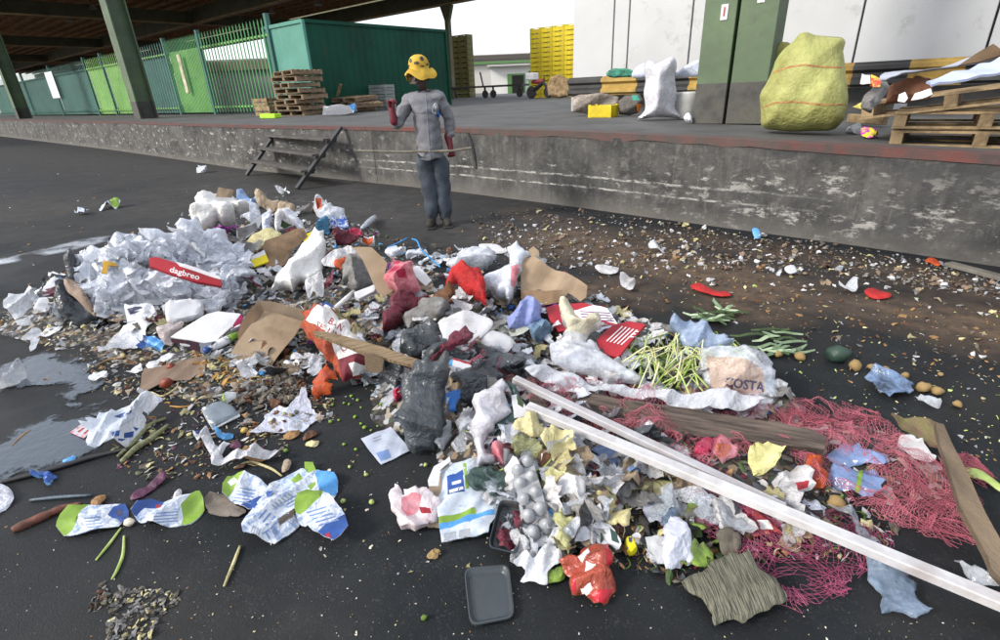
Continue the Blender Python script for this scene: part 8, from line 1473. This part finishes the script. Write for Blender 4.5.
for pl, l, nm, ct_, mt, z, t_, pf in (
    ([(591, 449), (604, 444), (617, 442), (630, 450), (640, 464), (641, 477), (632, 480), (622, 479), (612, 470), (602, 460)], 'clear blue blister pack with lime stripe under the lower pole', 'blister_pack', 'pack', [M('blue_clear_pack', c_('#7f96c0'), c_('#5c6f94'), .2, 10, .4), lime], [([(610, 473), (640, 464), (641, 467.5), (613, 477)], 1)], 14, .02),
    ([(656, 503), (664, 501), (675, 504), (678, 514), (672, 522), (664, 529), (656, 521)], 'crushed clear plastic cup above the white cloth bag', 'plastic_cup', 'cup', [M('cup_film', c_('#8fa6c0'), c_('#5a6f88'), .2, 14, .4)], (), 20, .03),
    ([(645, 537), (655, 536), (664, 537), (665, 564), (650, 562)], 'square white card left of the white cloth bag', 'white_card', 'card', [paper], (), 5, 0),
    ([(664, 526), (670, 520), (677, 517.6), (687, 524), (690, 540), (696, 557), (690, 562), (685, 559), (677, 569), (660, 567), (661, 552), (664, 546)], 'pale crumpled white cloth bag in the right foreground', 'cloth_bag', 'bag', [M('pale_cloth', (.60, .62, .70), (.50, .52, .62), .5, 9, .4)], (), 15, .03),
    ([(693, 447), (700, 439), (708, 436), (716, 438), (712, 450), (706, 458), (698, 455)], 'crimson crumpled wrapper above the poles', 'wrapper', 'wrapper', [pinkr], (), 25, .03),
    ([(714, 438), (724, 438), (734, 441), (741, 452), (732, 458), (722, 463), (712, 456)], 'orange and lilac film right of the crimson wrapper', 'wrapper', 'wrapper', [pinkf, M('orange_film', c_('#c4683c'), None, .4)], [([(716, 448), (730, 446), (726, 458), (716, 460)], 1)], 25, .03),
    ([(747, 453), (752, 448), (759, 446), (772, 444), (783, 445), (782, 456), (774, 466), (763, 475), (752, 470)], 'pale yellow crumpled carton against the rotten board', 'carton', 'carton', [M('pale_yellow_pack', c_('#cfc98c'), c_('#b0aa6c'), .5, 8, .3)], (), 30, .03),
    ([(769, 481), (778, 475), (786, 472), (798, 466), (808, 466), (811, 480), (809, 489), (798, 496), (788, 492), (780, 489)], 'white dirty carton with red print above the long pole', 'carton', 'carton', [wpaper, red], [([(788, 486), (808, 484), (807, 490), (797, 494)], 1)], 25, .03),
    ([(806, 463), (815, 460), (824, 466), (829, 474), (826, 486), (818, 490), (811, 488), (808, 476)], 'bright orange peel lump right of the white dirty carton', 'orange_peel', 'peel', [orange], (), 30, .035),
    ([(830, 455), (838, 448), (848, 445), (862, 450), (874, 454), (886, 458), (885, 470), (874, 470), (858, 464), (842, 465), (833, 463)], 'pale blue clear blister pack at the right, upper one', 'blister_pack', 'pack', [M('blue_clear_pack', c_('#7f96c0'))], (), 16, .025),
    ([(827, 482), (829, 472), (838, 467), (850, 467), (866, 471), (880, 476), (882, 484), (878, 494), (872, 503), (856, 495), (840, 489)], 'clear blister pack with lime stripe at the right, lower one', 'blister_pack', 'pack', [M('blue_clear_pack', c_('#7f96c0')), lime], [([(858.5, 468), (863.5, 469), (858, 497), (853.5, 495)], 1)], 12, .02),
    ([(700, 511), (712, 510), (728, 507), (746, 508), (763, 512), (774, 524), (782, 537), (768, 538), (750, 536), (735, 532), (721, 523)], 'red and pink meaty film wrapper under the pink netting', 'wrapper', 'wrapper', [M('meat_film', c_('#b85850'), c_('#8e2e3a'), .3, 16, .5), wht, pinkr], [([(756, 524), (768, 526), (772, 534), (760, 534)], 1), ([(734, 516), (750, 516), (754, 526), (740, 528)], 2)], 12, .03),
    ([(683, 578), (695, 571), (712, 563), (722, 555), (734, 548), (750, 547), (759, 566), (772, 580), (787, 594), (783, 601), (772, 607), (763, 614), (752, 617), (741, 623), (726, 622), (712.6, 624), (708, 610), (695, 594.6)], 'striated grey green leaf sheath lying in the right foreground', 'leaf_sheath', 'leaf sheath', [striat], (), 12, .012),
    ([(687, 505), (697, 500), (712, 512), (712, 524), (700, 534), (690, 528)], 'upper mossy green leaf clump below the long pole', 'leaf_clump', 'leaves', [greenl], (), 14, .03),
    ([(690, 560), (692, 542), (702, 546), (714, 552), (710, 564), (698, 570)], 'lower mossy green leaf clump above the striated sheath', 'leaf_clump', 'leaves', [greenl], (), 12, .025),
    ([(716, 536), (726, 530), (738, 536), (742, 550), (730, 556), (720, 550)], 'tangled olive root clump above the striated sheath', 'root_clump', 'roots', [greym], (), 16, .03),
    ([(867, 548), (874, 545), (883.5, 552), (890, 562), (897, 568), (906, 574), (910, 583), (914, 594), (918.5, 605), (930, 613), (922, 616), (912, 618), (898, 612), (884, 609), (879, 594), (872, 582), (867, 570)], 'torn clear film bag lying below the long pole at the right', 'plastic_bag', 'plastic bag', [M('torn_clear_film', c_('#93a8c2'), c_('#5f7086'), .2, 14, .6, alo=.3, alpha=.9)], (), 8, .025),
    ([(955, 563), (964, 566), (975, 566), (990, 574), (1004, 585), (990, 586), (970, 578)], 'pale blue film edge behind the long pole at the lower right', 'plastic_sheet', 'film', [clear], (), 10, .02),
    ([(896, 445), (904, 440), (914, 444), (928, 452), (938, 458), (930, 462), (914, 457), (902, 452)], 'white peeled radish ends on the mossy board', 'vegetable', 'radish', [foam], (), 12, .02),
    ([(962, 470), (970, 467), (980, 470), (992, 478), (1003, 490), (998, 492), (984, 480), (970, 477)], 'long curved green bean at the right edge', 'bean', 'bean', [stalk], (), 6, .008),
    ([(690, 286), (696, 283), (706, 287), (716, 291), (728, 292), (730, 297), (718, 297), (704, 293)], 'crimson net strip lying on the brown mud', 'net_strip', 'netting', [redcl], (), 5, .01),
    ([(838, 288), (848, 284), (858, 287), (854, 293), (842, 293)], 'white and blue scrap on the far right mud', 'film_scrap', 'film', [w_film], (), 12, .02),
    ([(864, 292), (876, 290), (892, 295), (884, 299), (868, 297)], 'crimson net rag on the far right mud', 'net_rag', 'netting', [redcl], (), 5, .015),
    ([(925, 260), (932, 258), (940, 264), (938, 267), (930, 263)], 'orange and yellow peel at the foot of the dock wall', 'peel', 'peel', [orange], (), 8, .01),
    ([(784, 269), (794, 266), (797, 272), (788, 274)], 'small bright white scrap on the far mud', 'paper_scrap', 'paper', [paper], (), 10, .01),
    ([(752, 230), (758, 229), (761, 237), (755, 238)], 'light blue plastic scrap against the dock wall', 'plastic_scrap', 'scrap', [sky_b], (), 50, .01),
    ([(648, 245), (655, 246), (664, 250), (662, 254), (652, 250)], 'white cup lying in the scraps below the dock wall', 'plastic_cup', 'cup', [w_film], (), 25, .02),
    ([(594, 266), (606, 265), (618, 268), (616, 274), (600, 273)], 'muddy printed wrapper on the brown mud', 'wrapper', 'wrapper', [wpaper], (), 6, .01),
    ([(618, 280), (628, 277), (636, 281), (632, 288), (622, 287)], 'crumpled white tissue on the brown mud', 'tissue', 'tissue', [wpaper], (), 20, .02),
    ([(100, 207), (104, 204), (118, 202), (122, 205), (112, 209), (102, 211)], 'flattened white and green carton alone on the far asphalt', 'carton', 'carton', [packw, lime], [([(110, 203), (120, 202), (120, 207), (112, 208)], 1)], 6, .02),
    ([(75, 212), (81, 208), (88, 209), (86, 213), (79, 213)], 'small white and green scrap left of the flattened carton', 'paper_scrap', 'paper', [packw], (), 8, .02),
    ([(196, 169), (200, 166), (207, 168), (206, 172), (198, 172)], 'small white bag on the asphalt left of the steel stairs', 'plastic_bag', 'plastic bag', [w_film], (), 25, .06),
    ([(168, 229), (170, 227), (180, 230), (179, 233), (171, 236)], 'white cup lying behind the big rounded bag', 'plastic_cup', 'cup', [foam], (), 25, .03),
    ([(275, 190), (280, 188), (284, 190), (282, 193), (276, 193)], 'white crumpled scrap under the steel stairs, left one', 'paper_scrap', 'paper', [w_film], (), 20, .03),
    ([(282, 191), (286, 189), (289, 191), (287, 193), (283, 193)], 'white crumpled scrap under the steel stairs, right one', 'paper_scrap', 'paper', [paper], (), 20, .02)):
    I(nm, l, ct_, pl, mt, t_, puff=pf, wr=.012 if pf >= .02 else .005, fr=13, fold=.004 if ct_ in ('card', 'carton', 'paper') else 0, lift=.015, zones=z, ps=2.4 if t_ > 0 else 2.4, sm=1 if ct_ == 'card' else 3, rag=1.6 if nm == 'leaf_sheath' else .3)
pieces('food_scrap', 'scrap', 'food scrap', 'pale scraps along the dock wall', [tuple(q) for q in sample_px([(480, 225), (560, 215), (700, 235), (860, 255), (990, 290), (860, 300), (700, 285), (560, 262)], 70, random.Random(61))], 'crumple', [wpaper, tanp, husk, kraft, foam, wpaper], .020, jit=.5)
pieces('food_scrap', 'peel', 'food scrap', 'brown scraps on the mud', [tuple(q) for q in sample_px([(600, 290), (720, 270), (900, 300), (990, 330), (980, 360), (840, 340), (700, 310)], 40, random.Random(62))], 'chip', [tanp, brownp, kraft, husk], .022, jit=.5)
pieces('peel_piece', 'lump', 'peel', 'peel pieces under the poles', [tuple(q) for q in sample_px([(560, 440), (700, 480), (830, 530), (700, 520), (600, 500)], 24, random.Random(63))], 'lump', [tanp, potato, brownp, husk], .010, jit=.4)
pieces('torn_film', 'torn sheet', 'torn film', 'torn sheets on the mound', [tuple(q) for q in sample_px([(80, 262), (150, 246), (250, 255), (245, 285), (160, 300), (110, 312), (88, 295)], 26, random.Random(71))], 'sheet', [w_film, clear, w_film, paper, clear, wpaper], .085, jit=.4, lift=.15, ids=12, tilt=.6)
FR = [(527, 415), (600, 450), (700, 485), (800, 500), (860, 530), (760, 540), (660, 520), (590, 500), (540, 470)]
pieces('torn_film', 'torn sheet', 'torn film', 'torn sheets on the mound', [tuple(q) for q in sample_px(HEAPPX, 240, random.Random(64))] + [tuple(q) for q in sample_px(FR, 30, random.Random(68))], 'sheet', [w_film, wpaper, clear, greyc, black, kraft, clearg, w_film, wpaper, husk, M('blue_white_film', (.5, .56, .72)), w_film], .085, jit=.5, lift=.032, ids=12, tilt=.4)
pieces('peel_scrap', 'peel', 'peel', 'peels on the mound', [tuple(q) for q in sample_px(HEAPPX, 80, random.Random(65))], 'chip', [tanp, brownp, kraft, husk, greym], .026, jit=.4, lift=.01)
pieces('plastic_scrap', 'plastic scrap', 'plastic scrap', 'coloured scraps on the mound', [tuple(q) for q in sample_px(HEAPPX, 60, random.Random(66))], 'crumple', [sky_b, maroon, black, blue, violet, greenl], .022, jit=.4, lift=.01)
pieces('peel_scrap', 'curled peel', 'peel', 'curled peels on the left asphalt', [tuple(q) for q in sample_px([(20, 340), (110, 350), (200, 385), (180, 420), (110, 400), (40, 380)], 26, random.Random(67))], 'curl', [tanp, husk, M('mustard_straw', c_('#b98a3a'))], .022, jit=.4)

# ---- pink netting: real thin strands in a distorted diamond lattice draped over the rubbish
m_net = M('pink_net_strand', c_('#c4688a'), c_('#9c4668'), .5, 5, 0); m_netr = M('rose_net_strand', c_('#cc7a88'), c_('#b05a6c'), .5, 5, 0)
def net(label, poly, cell, r, mat, seed, hmax, fr=5., warp=1.5, layers=1, dens=.0, edge=14.):
    P = np.array(poly, float); W3 = cast(P); lo, hi = W3.min(0)[:2] - .1, W3.max(0)[:2] + .1; SA, SB = [], []
    for ly in range(layers):
        sd = seed + ly * 7.3; nx = int((hi[0] - lo[0]) / cell); ny = int((hi[1] - lo[1]) / cell); X = np.zeros((nx, ny, 3)); th = ly * .9; c_t, s_t = math.cos(th), math.sin(th); D = np.zeros((nx, ny)); mid = (lo + hi) / 2
        for i in range(nx):
            for j in range(ny):
                x = lo[0] + (i + .5 * (j % 2)) * cell; y = lo[1] + j * cell; x, y = mid[0] + (x - mid[0]) * c_t - (y - mid[1]) * s_t, mid[1] + (x - mid[0]) * s_t + (y - mid[1]) * c_t
                w = noise.noise_vector(Vector((x * fr, y * fr, sd))); w2 = noise.noise_vector(Vector((x * fr * 3.1, y * fr * 3.1, sd + 5))); w3 = noise.noise_vector(Vector((x * 90, y * 90, sd)))
                D[i, j] = w2[2] * .6 + w[1] * .7; x += (w[0] * warp * 2.6 + w2[0] * 1.6 * warp + w3[0] * .5) * cell; y += (w[1] * warp * 2.6 + w2[1] * 1.6 * warp + w3[1] * .5) * cell
                X[i, j] = (x, y, (abs(w[2]) * .9 + .35 * abs(w2[2]) + .08 * abs(w3[2])) * hmax + .004)
        flat = X.reshape(-1, 3); flat[:, 2] += heap(flat); pp = proj(flat); bd = bdist(pp, P); ins = inside(pp, P)
        keep = ins & ((D.reshape(-1) + dens + np.clip(bd / edge, 0, 1) * .45 - .30) > 0); ok = keep.reshape(nx, ny)
        I_, J_ = np.meshgrid(np.arange(nx), np.arange(ny), indexing='ij')
        for side in (0, 1):
            A_i = np.where(J_ % 2, I_ + side, I_ + side - 1); B_j = J_ + 1; v = (A_i >= 0) & (A_i < nx) & (B_j < ny); v &= ok; A_c, B_c = np.clip(A_i, 0, nx - 1), np.clip(B_j, 0, ny - 1); v &= ok[A_c, B_c]
            SA.append(X[v]); SB.append(X[A_c[v], B_c[v]])
    A_, B_ = np.vstack(SA), np.vstack(SB); d = B_ - A_; L_ = np.linalg.norm(d, axis=1); m = (L_ > 1e-5) & (L_ < cell * 4); A_, B_, d, L_ = A_[m], B_[m], d[m], L_[m]; d /= L_[:, None]
    u = np.cross(d, UP); u /= np.linalg.norm(u, axis=1)[:, None] + 1e-9; w = np.cross(u, d); ring = [(u * math.cos(2.094 * k) + w * math.sin(2.094 * k)) * r for k in range(3)]
    V = np.stack([A_ + ring[0], A_ + ring[1], A_ + ring[2], B_ + ring[0], B_ + ring[1], B_ + ring[2]], 1).reshape(-1, 3); n0 = np.arange(len(A_))[:, None, None] * 6; Fc = (n0 + np.array([[0, 1, 4, 3], [1, 2, 5, 4], [2, 0, 3, 5]])[None]).reshape(-1, 4)
    A = V.mean(0); A[2] = 0; me = bpy.data.meshes.new('pink_netting'); me.from_pydata((V - A).tolist(), [], Fc.tolist()); me.materials.append(mat); print('net', len(Fc)); return tag(link('pink_netting', me, None, None, A), label, 'netting')
net('dense bunched pink produce netting spread over the right end of the rubbish', [(764, 396), (800, 392), (840, 400), (880, 412), (910, 438), (950, 470), (985, 500), (992, 545), (960, 550), (900, 535), (850, 505), (800, 470), (770, 430)], .0115, .00055, m_netr, 3.1, .12, 4, layers=3, dens=.02, warp=2.6)
net('open pink produce netting draped over the dark asphalt below the long pole', [(690, 450), (760, 485), (840, 510), (900, 535), (890, 562), (856, 580), (850, 600), (800, 616), (770, 606), (740, 560), (700, 530), (676, 500)], .016, .00062, m_net, 5.7, .05, 5, warp=1.6, layers=3, dens=.10)
net('thin pink netting stretched over the rotten board and white film band', [(440, 345), (500, 348), (560, 362), (640, 380), (760, 390), (820, 430), (780, 465), (700, 470), (590, 430), (530, 400), (470, 380)], .012, .0007, m_netr, 8.2, .17, 5, layers=2, dens=-.04, warp=2)
net('fine pink netting on the far side of the timber batten', [(935, 440), (975, 455), (1000, 480), (1000, 500), (970, 490), (940, 465)], .011, .0008, m_netr, 9.9, .05, 5, layers=2, dens=.1)
